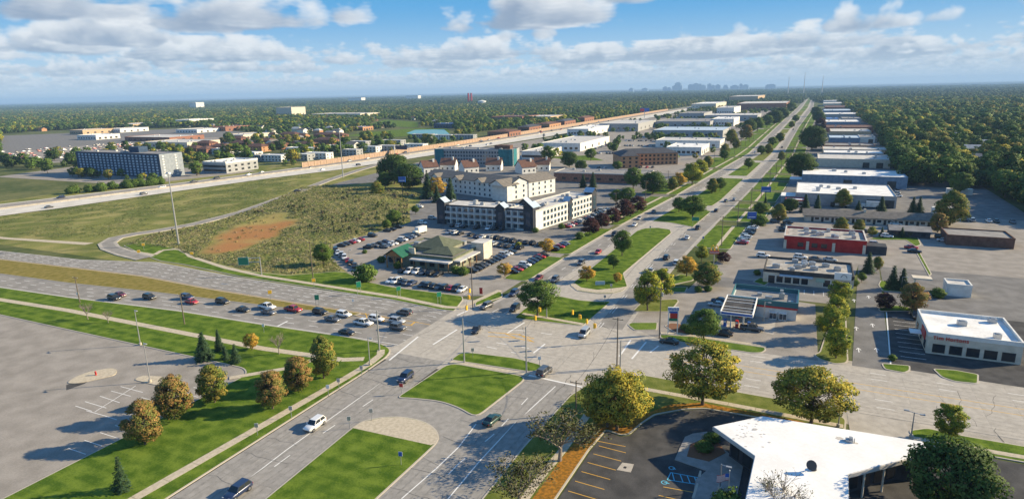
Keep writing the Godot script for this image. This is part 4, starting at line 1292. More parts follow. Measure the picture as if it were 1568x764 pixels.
func hotels() -> void:
	var n := thing("gabled_hotel", "long white three storey hotel with shingle roof and small gables behind the motel", "building", Vector3(-185, 0, -343), -0.33)
	block(n, Vector3.ZERO, 76, 16, 9.2, "white_wall", "roof_shingle", {"roof": "gable", "rise": 3.4})
	block(n, Vector3(31, 0, -19), 15, 24, 9.0, "white_wall", "roof_shingle", {"roof": "gable", "rise": 3.2})
	n.set_meta("w", 76.0)
	n.set_meta("d", 16.0)
	grid(n, "s", 16, 3, Vector2(1.3, 1.4), 1.7, 2.9, "glass_blue", "window", "white", [0.02, 0.92])
	grid(n, "e", 2, 3, Vector2(1.3, 1.4), 1.7, 2.9, "glass_blue", "window", "", [0.1, 0.9])
	grid(n, "e", 4, 3, Vector2(1.3, 1.4), 1.7, 2.9, "glass_blue", "window", "", [0.05, 0.95], 15.0, 24.0, Vector3(31, 0, -19))
	for x in [-26.0, -6.0, 14.0]:
		var g := part("front_gable", pitched(Vector3(x, 9.3, 7.4), 6.0, 6.1, 2.2, "gable", 0.3), mats["roof_shingle"], n)
		gable_ends("gable_wall", g, Vector3(x, 9.3, 7.4), 6.0, 6.1, 2.2, "white_wall")
	part("bay", box_at(Vector3(33, 4.6, 9.6), Vector3(12, 9.2, 4)), mats["white_wall"], n)
	part("bay_roof", pitched(Vector3(33, 9.2, 8.2), 12, 12.2, 3.2, "gable", 0.4), mats["roof_shingle"], n)
	gable_ends("bay_gable", n, Vector3(33, 9.2, 8.2), 12, 12.2, 3.2, "white_wall")
	# the taller grey and teal hotel
	n = bld("teal_hotel", "grey five storey hotel with teal glass corners behind the gabled hotel", -296, -224, -478, 18, 13.5, "grey_wall", "roof_grey", {"turn": 0.1, "units": 5})
	grid(n, "s", 20, 4, Vector2(1.6, 1.7), 2.2, 3.0, "glass_blue", "window", "", [0.12, 0.84])
	for q in [[-31.0, 8.0], [28.0, 9.0], [34.0, 4.6]]:
		part("teal_panel", box_at(Vector3(q[0], 7.2, 9.2), Vector3(q[1], 13.6, 0.5)), mats["teal_wall"], n)
	part("teal_panel", box_at(Vector3(36.2, 7.2, 3), Vector3(0.5, 13.6, 8)), mats["teal_wall"], n)
	part("penthouse", box_at(Vector3(24, 15, -3), Vector3(14, 3, 8)), mats["roof_brown"], n)
	# half-timbered row between the two hotels
	var row := [["westmost", -269.7,-418.2], ["second", -262.3,-437.4], ["third", -238.5,-426.7], ["fourth", -226.2,-447.1], ["fifth", -195.4,-438.6], ["eastmost", -189.1,-457.1]]
	for i in row.size():
		var x: float = row[i][1]
		var z: float = row[i][2]
		n = bld("cottage", "steep brown roofed cottage with white gable, %s of the row behind the gabled hotel" % row[i][0], x - 6, x + 6, z, 12, 5.0, "white_wall", "roof_brown", {"roof": "gable", "rise": 5.0, "category": "house", "turn": 0.3 if i % 2 else 0.9, "group": "steep roofed cottages behind the gabled hotel"})
		grid(n, "s", 3, 1, Vector2(1.2, 1.4), 2.2, 1, "glass")
		var c := st()
		bx(c, Vector3(3.6, 6.4, 1.5), Vector3(1.4, 9.0, 1.2))
		part("chimney", fin(c), mats["white_wall"], n)
	n = bld("brick_hall", "long low brick building with grey roof in front of the tan hotel", -158, -94, -408, 24, 6.0, "brick_wall", "roof_grey", {"parapet": 0.4, "trim": "roof_pale", "units": 3, "turn": 0.03})
	grid(n, "s", 7, 1, Vector2(2.6, 1.6), 2.4, 1, "glass", "window", "", [0.05, 0.95])
	grid(n, "e", 3, 1, Vector2(2.6, 2.6), 2.0, 1, "glass")
	n = thing("tan_hotel", "tan brick three storey hotel with dark hipped roof beyond the brick hall", "building", Vector3(-122, 0, -524), 0.5)
	block(n, Vector3(0, 0, 0), 50, 17, 9.6, "orange_brick", "roof_slate", {"roof": "hip", "rise": 3.6})
	block(n, Vector3(-19, 0, 14), 15, 24, 9.6, "orange_brick", "roof_slate", {"roof": "hip", "rise": 3.4})
	n.set_meta("w", 50.0)
	n.set_meta("d", 17.0)
	grid(n, "s", 10, 3, Vector2(1.8, 1.7), 1.8, 3.0, "glass", "window", "", [0.3, 0.98])
	grid(n, "e", 4, 3, Vector2(1.8, 1.7), 1.8, 3.0, "glass")
	grid(n, "s", 3, 3, Vector2(1.8, 1.7), 1.8, 3.0, "glass", "window", "", [0.0, 1.0], 15.0, 24.0, Vector3(-19, 0, 14))

func east_side() -> void:
	# hamburger restaurant with golden arches sign
	var n := bld("burger_restaurant", "low white burger restaurant with dark fascia and white sign panel", -9.6, 15.8, -207.6, 17, 3.7, "cream_wall", "roof_worn", {"parapet": 0.7, "units": 12, "trim": "roof_dark"})
	part("fascia_board", box_at(Vector3(2.2, 3.9, 8.7), Vector3(20.5, 1.3, 0.4)), mats["roof_dark"], n)
	part("slate_awning", box_at(Vector3(-3.2, 3.0, 9.2), Vector3(9.5, 0.5, 1.4)), mats["roof_steel_blue"], n)
	var sg := part("sign_panel", box_at(Vector3(9.6, 4.3, 8.9), Vector3(4.6, 2.2, 0.5)), mats["white"], n)
	var s := st()
	for i in 7:
		var a := PI * i / 7.0
		var b := PI * (i + 1) / 7.0
		tube(s, Vector3(9.9 + cos(a) * 0.8, 3.9 + sin(a) * 0.9, 9.2), Vector3(9.9 + cos(b) * 0.8, 3.9 + sin(b) * 0.9, 9.2), 0.07, 0.07, 4)
	part("arch_mark", fin(s), mats["black"], sg)
	grid(n, "s", 5, 1, Vector2(1.9, 2.1), 1.5, 1, "glass", "window", "white", [0.05, 0.52])
	grid(n, "s", 3, 1, Vector2(1.9, 2.1), 1.5, 1, "glass", "window", "white", [0.66, 0.98])
	part("green_panel", box_at(Vector3(3.6, 2.3, 8.62), Vector3(2.4, 1.2, 0.12)), mat("pale_green", Color(0.35, 0.48, 0.40), 0.7), n)
	part("door", box_at(Vector3(-10.2, 1.3, 8.6), Vector3(1.9, 2.4, 0.14)), mats["glass"], n)
	n = thing("arches_sign", "red board sign topped by yellow double arches beside the boulevard", "sign", Vector3(-26.6, 0.1, -222.5), 0.3)
	part("post", tube_mesh(Vector3(0, 0, 0), Vector3(0, 4.2, 0), 0.16, 0.16), mats["steel"], n)
	part("board", box_at(Vector3(0, 4.6, 0), Vector3(3.2, 1.1, 0.35)), mats["red"], n)
	lettering(n, "McDonald's", 0.55, "white", Vector3(0, 4.6, 0.19))
	s = st()
	for c in [-0.62, 0.62]:
		for i in 8:
			var a := PI * i / 8.0
			var b := PI * (i + 1) / 8.0
			tube(s, Vector3(c + cos(a) * 0.6, 5.2 + sin(a) * 1.9, 0), Vector3(c + cos(b) * 0.6, 5.2 + sin(b) * 1.9, 0), 0.15, 0.15, 5)
	part("arches", fin(s), mats["yellow"], n)
	# red restaurant
	n = bld("red_restaurant", "red walled flat roofed restaurant with pale pilasters and white roof", -5.4, 22.2, -256.6, 19, 4.3, "red_wall", "roof_worn", {"parapet": 0.7, "units": 12, "trim": "red_wall"})
	for q in [[0, 9.4, 28.0, 0.5], [0, -9.4, 28.0, 0.5], [13.7, 0, 0.5, 18.2], [-13.7, 0, 0.5, 18.2]]:
		part("cornice", box_at(Vector3(q[0], 5.06, q[1]), Vector3(q[2], 0.16, q[3])), mats["roof_pale"], n)
	for x in [-13.4, -5.6, 3.2, 13.2]:
		part("pilaster", box(Vector3(1.0, 3.4, 0.3)), mats["cream_wall"], n, Vector3(x, 1.7, 9.62))
	for x in [-8.0, -3.2, 0.0]:
		part("window", box(Vector3(2.0, 1.6, 0.14)), mats["glass"], n, Vector3(x, 2.0, 9.54))
	part("rear_annex", box_at(Vector3(17.2, 1.6, 6.0), Vector3(6.4, 3.2, 6.0)), mats["dark_wall"], n)
	# motor court: a row of motel rooms under one shingle roof
	n = thing("motor_court", "long low row of motel rooms under a grey shingle roof", "building", Vector3(28, 0, -321), 0.05)
	n.set_meta("w", 54.0)
	n.set_meta("d", 10.0)
	block(n, Vector3(0, 0, 0), 54, 10, 2.9, "cream_wall", "roof_shingle", {"roof": "gable", "rise": 2.2, "eaves": 1.1})
	grid(n, "s", 12, 1, Vector2(1.0, 2.1), 1.1, 1, "black", "door", "", [0.02, 0.94])
	grid(n, "s", 12, 1, Vector2(1.7, 1.2), 1.5, 1, "glass", "window", "white", [0.055, 0.975])
	part("chimney", box_at(Vector3(-2.6, 4.4, 1.0), Vector3(0.9, 3.4, 0.9)), mats["cream_wall"], n)
	n = bld("motor_court_office", "small white roofed motel office with red trim behind the motor court sign", -8.5, 0.5, -352, 8, 3.2, "cream_wall", "roof_white", {"trim": "red_wall"})
	grid(n, "s", 3, 1, Vector2(1.6, 1.4), 1.6, 1, "glass")
	# storage house among dark cedars
	n = bld("storage_cabin", "low dark green cabin between cedars in the middle of the parking lots", 33, 47, -292, 9, 2.8, "dark_wall", "roof_grey", {"roof": "gable", "rise": 1.3})
	grid(n, "s", 3, 1, Vector2(1.4, 1.2), 1.5, 1, "glass")
	# warehouses facing the boulevard one behind the other
	n = bld("warehouse", "grey walled warehouse with white roof nearest the motor court", -4, 42, -361, 42, 5.6, "grey_wall", "roof_white", {"units": 7, "group": "warehouses along the boulevard"})
	grid(n, "s", 3, 1, Vector2(4, 4), 2.0, 1, "roof_dark", "dock_door", "", [0.72, 0.98])
	part("front_office", box_at(Vector3(-26.5, 1.7, 12), Vector3(7, 3.4, 12)), mats["grey_wall"], n)
	part("office_roof", box_at(Vector3(-26.5, 3.5, 12), Vector3(7.4, 0.25, 12.4)), mats["roof_white"], n)
	grid(n, "w", 2, 1, Vector2(2, 1.4), 1.8, 1, "glass")
	n = bld("warehouse", "pale blue walled warehouse with white roof and dark dock doors", -2, 54.5, -431.7, 34, 6.6, "blue_wall", "roof_white", {"units": 4, "group": "warehouses along the boulevard"})
	for x in [0.45, 0.86]:
		grid(n, "s", 1, 1, Vector2(4.6, 4.4), 2.2, 1, "roof_dark", "dock_door", "", [x - 0.04, x + 0.04])
	part("front_office", box_at(Vector3(-31.5, 1.6, 8), Vector3(7, 3.2, 12)), mats["blue_wall"], n)
	part("office_roof", box_at(Vector3(-31.5, 3.3, 8), Vector3(7.4, 0.25, 12.4)), mats["roof_white"], n)
	var list := [
		["cream walled warehouse with three dark dock doors", 7.4,64,-538.2, 40.0, 6.0, "cream_wall", "roof_pale", 3],
		["grey warehouse with two long white roof bays", 11.8,54.3,-576.7, 26.0, 7.0, "grey_wall", "roof_white", 0],
		["tan walled warehouse with beige roof", 11.8,67.6,-620.6, 30.0, 6.0, "tan_wall", "roof_pale", 2],
		["brown brick workshop beside the big round tree", 13.5,55.5,-668.6, 30.0, 5.5, "brick_wall", "roof_grey", 0],
		["pale steel blue shed with ribbed roof", 19.3,47.8,-746, 40.0, 7.0, "blue_wall", "roof_steel_blue", 0],
		["white workshop with grey roof next to the pale blue shed", 49.2,63.4,-775.6, 36.0, 6.0, "white_wall", "roof_grey", 1],
		["wide tan workshop with white roof strip", 23.1,66.5,-867.5, 60.0, 6.0, "tan_wall", "roof_pale", 0],
		["wide brown brick factory with dark roof", 19.9,74.6,-946.2, 60.0, 6.5, "brick_wall", "roof_brown", 0],
		["white roofed workshop with blue fascia", 20.5,67.3,-1090.6, 70.0, 6.5, "blue_wall", "roof_white", 0],
		["bright blue roofed workshop", 23.9,42.3,-1196.3, 60.0, 6.0, "blue_wall", "roof_blue", 0],
		["grey flat roofed works with vents", 47.9,75.7,-1207.3, 70.0, 6.0, "grey_wall", "roof_grey", 0],
		["long white roofed hall with grey walls", 22.4,83.2,-1379, 80.0, 7.0, "grey_wall", "roof_white", 0],
		["long blue grey hall with pale roof", 24.8,91.3,-1570.2, 110.0, 7.0, "blue_wall", "roof_steel_blue", 0],
		["brown roofed hall with low walls", 31,99,-1822.3, 150.0, 7.0, "brick_wall", "roof_brown", 0],
		["pale roofed hall with cream walls far along the boulevard", 32,109.6,-2153.7, 190.0, 8.0, "cream_wall", "roof_pale", 0],
		["white roofed hall at the far end of the warehouse row", 37.2,109.1,-2561.4, 260.0, 8.0, "white_wall", "roof_white", 0],
		["cream roofed hall where the warehouse row ends", 47.9,122.2,-3012.7, 330.0, 9.0, "cream_wall", "roof_pale", 0]]
	for q in list:
		n = bld("warehouse", q[0], q[1], q[2], q[3], q[4], q[5], q[6], q[7], {"units": 3, "group": "warehouses along the boulevard", "trim": q[6]})
		if q[8]:
			grid(n, "s", q[8], 1, Vector2(4.4, 4.0), 2.0, 1, "roof_dark", "dock_door", "", [0.5, 0.97])
		grid(n, "w", 4, 1, Vector2(2.4, 1.6), 2.0, 1, "glass")
	# coffee shop at the east edge
	n = bld("coffee_shop", "cream coffee shop with white roof and red lettering beside dark parking lot", 28.4, 46, -162.2, 17, 4.4, "cream_wall", "roof_white", {"parapet": 0.8, "units": 3, "trim": "white_wall"})
	part("red_panel", box_at(Vector3(-8.95, 3.4, 3.5), Vector3(0.2, 2.0, 5.0)), mats["red"], n)
	lettering(n, "Tim Hortons", 1.15, "red", Vector3(-4.4, 4.0, 8.62))
	grid(n, "s", 5, 1, Vector2(2.2, 1.8), 1.5, 1, "glass", "window", "black", [0.04, 0.96])
	grid(n, "w", 3, 1, Vector2(2.0, 1.8), 1.5, 1, "glass", "window", "black")
	s = st()
	bx(s, Vector3(-10.2, 2.4, 1.0), Vector3(2.4, 0.2, 3.0))
	part("drive_through_awning", fin(s), mats["white"], n)
	n = thing("car_wash_canopy", "small white service canopy on one post behind the coffee shop", "canopy", Vector3(33.5, 0, -216))
	part("post", box_at(Vector3(-1, 1.8, 0), Vector3(0.5, 3.6, 0.5)), mats["white"], n)
	part("roof_deck", box_at(Vector3(0.6, 3.7, 0), Vector3(5, 0.4, 3.4)), mats["cream_wall"], n)
	n = bld("roadside_kiosk", "pale kiosk at the photo's east edge near the service canopy", 40, 46, -212, 6, 3.2, "white_wall", "roof_pale", {})
	n = bld("corner_shop", "brown low building at the east edge behind the parked grey car", 51, 72, -283, 14, 3.6, "roof_brown", "roof_grey", {})
	n = bld("shipping_container", "white storage container with wavy camouflage end by the grey warehouse yard", 56, 68, -352, 3, 3.0, "white_wall", "roof_white", {"category": "container", "parapet": 0.05})
	n = bld("shipping_container", "white storage container beyond the yard near the wood", 72, 84, -418, 3, 3.2, "white_wall", "roof_white", {"category": "container", "parapet": 0.05})

# ---------------------------------------------------------------- buildings farther off
var FAR_ROWS := ["nearest the slip road end of the sound wall", "second along the sound wall", "third along the sound wall", "fourth along the sound wall", "fifth along the sound wall", "sixth along the sound wall", "behind the second one by the sound wall", "below the playing field", "with dark lower front close to the freeway sign", "behind the freeway sign", "right of the pointed tree by the sports track", "nearest the estate blocks", "next to the office annex parking", "squeezed beside the one by the annex", "behind the office annex", "left of the one by the freeway sign", "behind the third one by the sound wall", "left of the tall trees", "behind the tall trees", "in front of the playing field", "with long roof near the playing field", "right behind the blue office block", "with orange front behind the blue office block", "behind the office annex roof", "with white end gable", "between the two white gabled ones", "near the pale roofed store", "farthest of the brown roofs", "next to the pale roofed store", "left of the annex behind the office", "right of the tall trees"]
func build_far_buildings() -> void:
	var n := bld("office_block", "dark blue eight storey office block with pale end wall beyond the freeway", -566, -461, -336, 20, 18.6, "navy_wall", "roof_grey", {"units": 6})
	grid(n, "s", 22, 8, Vector2(2.3, 1.3), 1.9, 2.15, "roof_steel_blue", "window", "", [0.02, 0.98])
	part("end_wall", box_at(Vector3(52.6, 9.3, 0), Vector3(0.4, 18.8, 20.4)), mats["office_end"], n)
	for k in 8:
		part("window", box(Vector3(0.3, 1.1, 1.4)), mats["white_wall"], n, Vector3(52.8, 1.9 + 2.15 * k, 7.2))
		part("window", box(Vector3(0.3, 1.1, 1.4)), mats["white_wall"], n, Vector3(52.8, 1.9 + 2.15 * k, -4.0))
	part("lift_house", box_at(Vector3(12, 21, -2), Vector3(12, 4.5, 8)), mats["navy_wall"], n)
	n = bld("office_annex", "pale two storey office annex with columns beside the blue office block", -460.5,-433.6,-374.1, 34, 8.2, "grey_wall", "roof_white", {"units": 8, "parapet": 1.2, "trim": "white_wall"})
	grid(n, "s", 14, 2, Vector2(2.6, 1.6), 2.2, 3.4, "glass", "window", "", [0.02, 0.98])
	grid(n, "e", 5, 2, Vector2(2.6, 1.6), 2.2, 3.4, "glass")
	# townhouses with white flat roofs, brick apartment houses with brown hipped roofs
	var white_rows := [[-482,-459,-457,-459], [-468,-475,-437,-470], [-454,-491,-427,-484], [-439,-524,-421,-529], [-447,-563,-424,-564], [-433,-578,-411,-579], [-523,-532,-486,-536], [-511,-628,-487,-628], [-414,-602,-389,-603], [-507,-761,-475,-753], [-465,-754,-437,-741], [-437,-759,-406,-746], [-534,-479,-511,-477], [-489,-457,-481,-456], [-607,-505,-576,-505], [-481,-653,-452,-649], [-498,-569,-476,-565]]
	var spots := []
	for q in white_rows:
		spots.append(["white", q])
	for q in [[-593,-575,-569,-571], [-651,-655,-617,-650], [-582,-645,-551,-641], [-659,-739,-606,-721], [-647,-505,-626,-501], [-620,-499,-605,-498], [-638,-531,-612,-528], [-592,-541,-565,-538], [-660,-581,-633,-576], [-659,-621,-631,-616], [-734,-742,-701,-732], [-747,-650,-714,-644], [-710,-571,-684,-567], [-553,-583,-530,-579]]:
		spots.append(["brown", q])
	for i in spots.size():
		var q: Array = spots[i][1]
		var a := Vector2(q[0], q[1])
		var b := Vector2(q[2], q[3])
		var isw: bool = spots[i][0] == "white"
		var where: String = FAR_ROWS[i]
		n = bld("townhouse" if isw else "apartment_house", ("white flat roofed townhouse " if isw else "brown hip roofed brick apartment house ") + where, a.x, b.x, (a.y + b.y) / 2, 11.0 if isw else 14.0, 6.0 if isw else 6.2, "grey_wall" if isw and i % 2 else "white_wall" if isw else "brick_wall" if i % 3 else "orange_brick", "roof_white" if isw else "roof_brown", {"roof": "flat" if isw else "hip", "rise": 3.0, "category": "house", "group": "white townhouses beyond the freeway" if isw else "brick apartment houses beyond the freeway"})
		grid(n, "s", maxi(3, int(absf(b.x - a.x) / 4.0)), 2, Vector2(1.5, 1.4), 1.7, 2.7, "glass")
		grid(n, "e", 2, 2, Vector2(1.4, 1.4), 1.7, 2.7, "glass")
	var list := [
		["long_store", "long brick store with flat pale roof in the shopping park", -953.7,-853.2,-642.7, 60.0, 6.0, "brick_wall", "roof_pale"],
		["long_store", "long cream sided store behind the blue office block", -791.8,-710,-558.2, 50.0, 7.0, "cream_wall", "roof_pale"],
		["long_store", "pale roofed store at the east end of the shopping park", -807.9,-767.1,-699.8, 60.0, 6.5, "cream_wall", "roof_pale"],
		["store", "white store at the west edge of the shopping park", -1085.2,-1036.8,-651.4, 40.0, 7.0, "white_wall", "roof_white"],
		["store", "grey roofed store behind the white store at the edge", -1275.6,-1236,-753.6, 60.0, 8.0, "tan_wall", "roof_pale"],
		["store", "white store between the trees north of the shopping park", -1258.5,-1215.9,-812.6, 60.0, 7.0, "white_wall", "roof_pale"],
		["store", "long low tan store among the trees behind the shopping park", -1462.7,-1379.8,-953.9, 80.0, 8.0, "tan_wall", "roof_pale"],
		["store", "white low store with many parked cars before it", -1072.1,-1016.2,-823.3, 60.0, 6.0, "white_wall", "roof_pale"],
		["domed_hall", "white hall with a small raised roof among the far trees", -1383.6,-1336.4,-1064.6, 70.0, 13.0, "white_wall", "roof_white"],
		["red_hall", "dark red low hall east of the shopping park", -1035.4,-1001.1,-873.7, 60.0, 8.0, "brick_wall", "roof_brown"],
		["tower_block", "cream slab tower block standing above the far trees", -1490.7,-1428.9,-1497.6, 60.0, 30.0, "cream_wall", "roof_pale"],
		["long_hall", "very long cream hall far behind the townhouses", -1301.3,-1126.2,-1438.7, 90.0, 12.0, "cream_wall", "roof_pale"],
		["school", "brick school with flat roofs beyond the sports ground", -599.9,-529.3,-1192.1, 90.0, 12.0, "brick_wall", "roof_brown"],
		["school_wing", "tan wing of the brick school beyond the sports ground", -539.5,-478.7,-1218.6, 90.0, 11.0, "tan_wall", "roof_pale"],
		["field_house", "blue field house beside the sports track", -618.2,-575.5,-997.1, 30.0, 8.0, "navy_wall", "roof_blue"],
		["clubhouse", "orange clubhouse at the edge of the playing field", -740.6,-716.4,-919.2, 30.0, 6.0, "orange_brick", "roof_blue"],
		["estate_house", "brown roofed estate block beside the sound wall, first beyond the sports ground", -413.2,-379,-808.1, 40.0, 7.0, "brick_wall", "roof_brown"],
		["estate_house", "brown roofed estate block beside the sound wall, second beyond the sports ground", -418.1,-398.1,-922.6, 50.0, 7.0, "brick_wall", "roof_slate"],
		["estate_house", "brown roofed estate block beside the sound wall, third beyond the sports ground", -425.7,-398.3,-1009.4, 55.0, 7.0, "orange_brick", "roof_brown"],
		["estate_house", "brown roofed estate block beside the sound wall, fourth beyond the sports ground", -420,-400.8,-1089.6, 60.0, 8.0, "brick_wall", "roof_slate"],
		["estate_house", "brown roofed estate block beside the sound wall, fifth beyond the sports ground", -418.2,-399.7,-1199.4, 60.0, 9.0, "brick_wall", "roof_brown"],
		["white_works", "big white walled works with flat grey roof beside the freeway", -254.3,-211.1,-619.7, 105.0, 8.0, "white_wall", "roof_pale"],
		["white_works", "white works hall behind the big white works", -305.7,-274.8,-841.5, 110.0, 9.0, "white_wall", "roof_white"],
		["white_works", "low white showroom nearest the teal hotel", -240.1,-219.4,-537.5, 50.0, 7.0, "white_wall", "roof_pale"],
		["grey_works", "grey works with loading bays behind the white works", -291.3,-231.6,-944.4, 120.0, 11.0, "grey_wall", "roof_pale"],
		["grey_works", "long grey hall with pale stripe roof beside the boulevard trees", -183.1,-96.7,-825.1, 80.0, 9.0, "grey_wall", "roof_steel_blue"],
		["white_works", "long white hall with dark navy block at its end", -148.8,-82.6,-685.6, 46.0, 7.0, "white_wall", "roof_pale"],
		["white_works", "white walled hall with sunlit side behind the tan hotel", -121.2,-89,-605.8, 50.0, 7.0, "white_wall", "roof_white"],
		["grey_works", "wide grey roofed works beyond the long grey hall", -228.7,-143.3,-1051.4, 110.0, 9.0, "grey_wall", "roof_grey"],
		["white_works", "white block of works next to the wide grey roofed works", -146.4,-112.1,-1091.5, 90.0, 11.0, "white_wall", "roof_white"],
		["grey_works", "flat works with pale roof beside the boulevard tree belt", -182.6,-89.4,-1266.8, 100.0, 10.0, "grey_wall", "roof_pale"],
		["white_works", "far white works hall before the brown factory", -197.4,-159.8,-1544.9, 150.0, 16.0, "white_wall", "roof_pale"],
		["brown_factory", "long brown factory with pale roof far along the boulevard", -184.4,-60.9,-1840.2, 260.0, 18.0, "brick_wall", "roof_pale"],
		["grey_works", "far grey works west of the brown factory", -247.1,-197.2,-1351.1, 120.0, 11.0, "grey_wall", "roof_grey"],
		["pale_works", "far pale works beside the freeway end", -339.4,-266.2,-2059.1, 260.0, 14.0, "cream_wall", "roof_white"],
		["pale_works", "very far pale works under the horizon trees", -300.6,-193.5,-2702.4, 400.0, 26.0, "tan_wall", "roof_pale"]]
	for q in list:
		n = bld(q[0], q[1], q[2], q[3], q[4], q[5], q[6], q[7], q[8], {"roof": "hip", "rise": 3.0} if q[0] == "estate_house" else {"units": 4})
		grid(n, "s", 7, 1, Vector2(3.0, 2.2), q[6] * 0.4, 1, "glass", "window", "", [0.03, 0.97])
		grid(n, "e", 4, 1, Vector2(4.0, 3.0), q[6] * 0.35, 1, "roof_dark", "bay_door", "", [0.05, 0.95])
	suburb()
	far_landmarks()
	sound_wall()

# houses of the suburb beyond the freeway and of the wooded streets to the east
func suburb() -> void:
	var r := RandomNumberGenerator.new()
	r.seed = 61
	var k := 0
	var blocks: Array[Rect2] = []
	for c in get_children():
		if c.has_meta("w"):
			var w: float = c.get_meta("w")
			var d: float = c.get_meta("d")
			blocks.append(Rect2(c.position.x - w / 2, c.position.z - d / 2, w, d).grow(11))
	for i in 2600:
		var z := -560.0 - 1900.0 * pow(r.randf(), 1.6)
		var x := -430.0 - r.randf() * minf(1.9 * absf(z) - 400, 2400)
		z = roundf(z / 46.0) * 46.0 + r.randf_range(-5, 5)
		if k >= 270 or x > at_z(FREE_FAR, z) - 25 or x < -2.0 * absf(z) or open_ground(x, z) or Geometry2D.is_point_in_polygon(Vector2(x, z), SCHOOL):
			continue
		var bad := false
		for q in blocks:
			if q.has_point(Vector2(x, z)):
				bad = true
				break
		if bad:
			continue
		blocks.append(Rect2(x - 22, z - 22, 44, 44))
		k += 1
		var big := clampf(absf(z) / 1100.0, 1.0, 1.7)
		var wl: int = r.randi() % 5
		var rf: int = r.randi() % 5
		var hip := r.randf() < 0.3
		bld("house", "%s house with %s %s roof among trees of the suburb beyond the freeway" % [["white", "red brick", "cream", "orange brick", "light grey"][wl], ["brown", "shingle", "grey", "slate dark", "pale"][rf], "hipped" if hip else "gabled"], x - r.randf_range(5, 8) * big, x + r.randf_range(5, 8) * big, z, r.randf_range(9, 12), r.randf_range(4.2, 6.4), ["white_wall", "brick_wall", "cream_wall", "orange_brick", "white_wall"][wl], ["roof_brown", "roof_shingle", "roof_grey", "roof_slate", "roof_pale"][rf], {"roof": "hip" if hip else "gable", "rise": 3.0, "category": "house", "group": "houses of the suburb beyond the freeway"})
	for q in [[108,-560], [126,-640], [118,-720], [150,-700], [142,-800], [128,-880], [176,-830], [165,-930], [150,-1020], [190,-1010], [215,-1100], [180,-1150]]:
		bld("house", "pale roofed house half hidden in the wood behind the warehouses", q[0] - 7, q[0] + 7, q[1], 11, 6.5, "white_wall", "roof_pale" if q[0] % 4 else "roof_grey", {"roof": "gable", "rise": 3.4, "category": "house", "group": "houses in the wood behind the warehouses"})

var SCHOOL := p2([-450.3,-768.8,-441.6,-850.2,-401.5,-1145.3,-525.4,-1365.6,-729,-1247.9])

func sound_wall() -> void:
	var n := thing("sound_wall", "tan panelled sound wall running along the far side of the freeway", "wall")
	var line := offset_line(FREE_FAR, 3.5)
	var z := -425.0
	var h := 4.6
	var panel := box(Vector3(0.35, h, 6.9))
	var post := box(Vector3(0.7, h + 0.5, 0.7))
	while z > -1900.0:
		var a := Vector2(at_z(line, z), z)
		var b := Vector2(at_z(line, z - 7.2), z - 7.2)
		var c := (a + b) / 2
		part("panel", panel, mats["sound_wall"], n, Vector3(c.x, h / 2, c.y), atan2(b.x - a.x, b.y - a.y))
		part("post", post, mats["tan_wall"], n, Vector3(a.x, h / 2 + 0.1, a.y))
		z -= 7.2

func far_landmarks() -> void:
	var n := thing("smokestack", "pair of tall red chimneys above the far wood", "chimney", Vector3(-1740, 0, -3200))
	for x in [-9.0, 9.0]:
		part("stack", tube_mesh(Vector3(x, 0, 0), Vector3(x, 62, 0), 6, 4.5, 10), mats["red_wall"], n)
	n = thing("storage_tank", "white round water tank beside the red chimneys", "tank", Vector3(-1560, 0, -3000))
	part("drum", tube_mesh(Vector3(0, 0, 0), Vector3(0, 20, 0), 22, 22, 20), mats["white_wall"], n)
	part("lid", tube_mesh(Vector3(0, 20, 0), Vector3(0, 25, 0), 22, 3, 20), mats["white_wall"], n)
	# downtown towers on the horizon: bearing by x at 14 km, width, height
	var k := 0
	for q in [[-2870, 90, 150], [-2790, 70, 110], [-2660, 110, 185], [-2600, 120, 290], [-2560, 90, 200], [-2350, 80, 210], [-2290, 90, 190], [-2230, 130, 240], [-2150, 70, 215], [-2080, 90, 170], [-1960, 80, 215], [-1890, 70, 160], [-1790, 100, 180], [-1640, 90, 150], [-1460, 160, 140], [-1340, 60, 190], [-1250, 110, 150], [-3300, 120, 110], [-3600, 90, 120], [-820, 110, 130], [-760, 150, 145]]:
		var heights: float = q[2] * 0.55 + 20.0
		var t := thing("downtown_tower", "%s blue grey tower of the hazy downtown skyline, counted from the west" % ORD[k] if k < 20 else "last blue grey tower of the hazy downtown skyline, counted from the west", "tower", Vector3(q[0], 0, -14000), 0.0, "hazy downtown skyline")
		part("shaft", box_at(Vector3(0, heights / 2, 0), Vector3(q[1], heights, q[1])), mats["blue_wall"], t)
		part("crown_block", box_at(Vector3(0, heights + 8, 0), Vector3(q[1] * 0.55, 16, q[1] * 0.55)), mats["blue_wall"], t)
		k += 1
	for q in [["white far slab block under the horizon, west of the rest", -3535.6,-2858.8, 60.0, 40.0], ["white wide far block on the horizon above the long cream hall", -3802.8,-4792.5, 150.0, 42.0], ["pale wide far block on the horizon near the red chimneys", -3945.2,-5949, 150.0, 50.0]]:
		bld("far_block", q[0], q[1] - q[3] / 2, q[1] + q[3] / 2, q[2], 60.0, q[4], "white_wall", "roof_white", {})
	for q in [["thin radio mast on the horizon left of the boulevard's end", -149,-4609, 120.0], ["thin radio mast on the horizon beyond the boulevard's end", -58.7,-4814.3, 150.0], ["thin radio mast on the horizon right of the boulevard's end", 51,-4667.3, 125.0]]:
		n = thing("radio_mast", q[0], "mast", Vector3(q[1], 0, q[2]), 0, "radio masts on the horizon")
		part("lattice", tube_mesh(Vector3.ZERO, Vector3(0, q[3], 0), 3, 1.2, 4), mats["steel"], n)
		part("base_hut", box_at(Vector3(0, 8, 0), Vector3(40, 16, 30)), mats["grey_wall"], n)

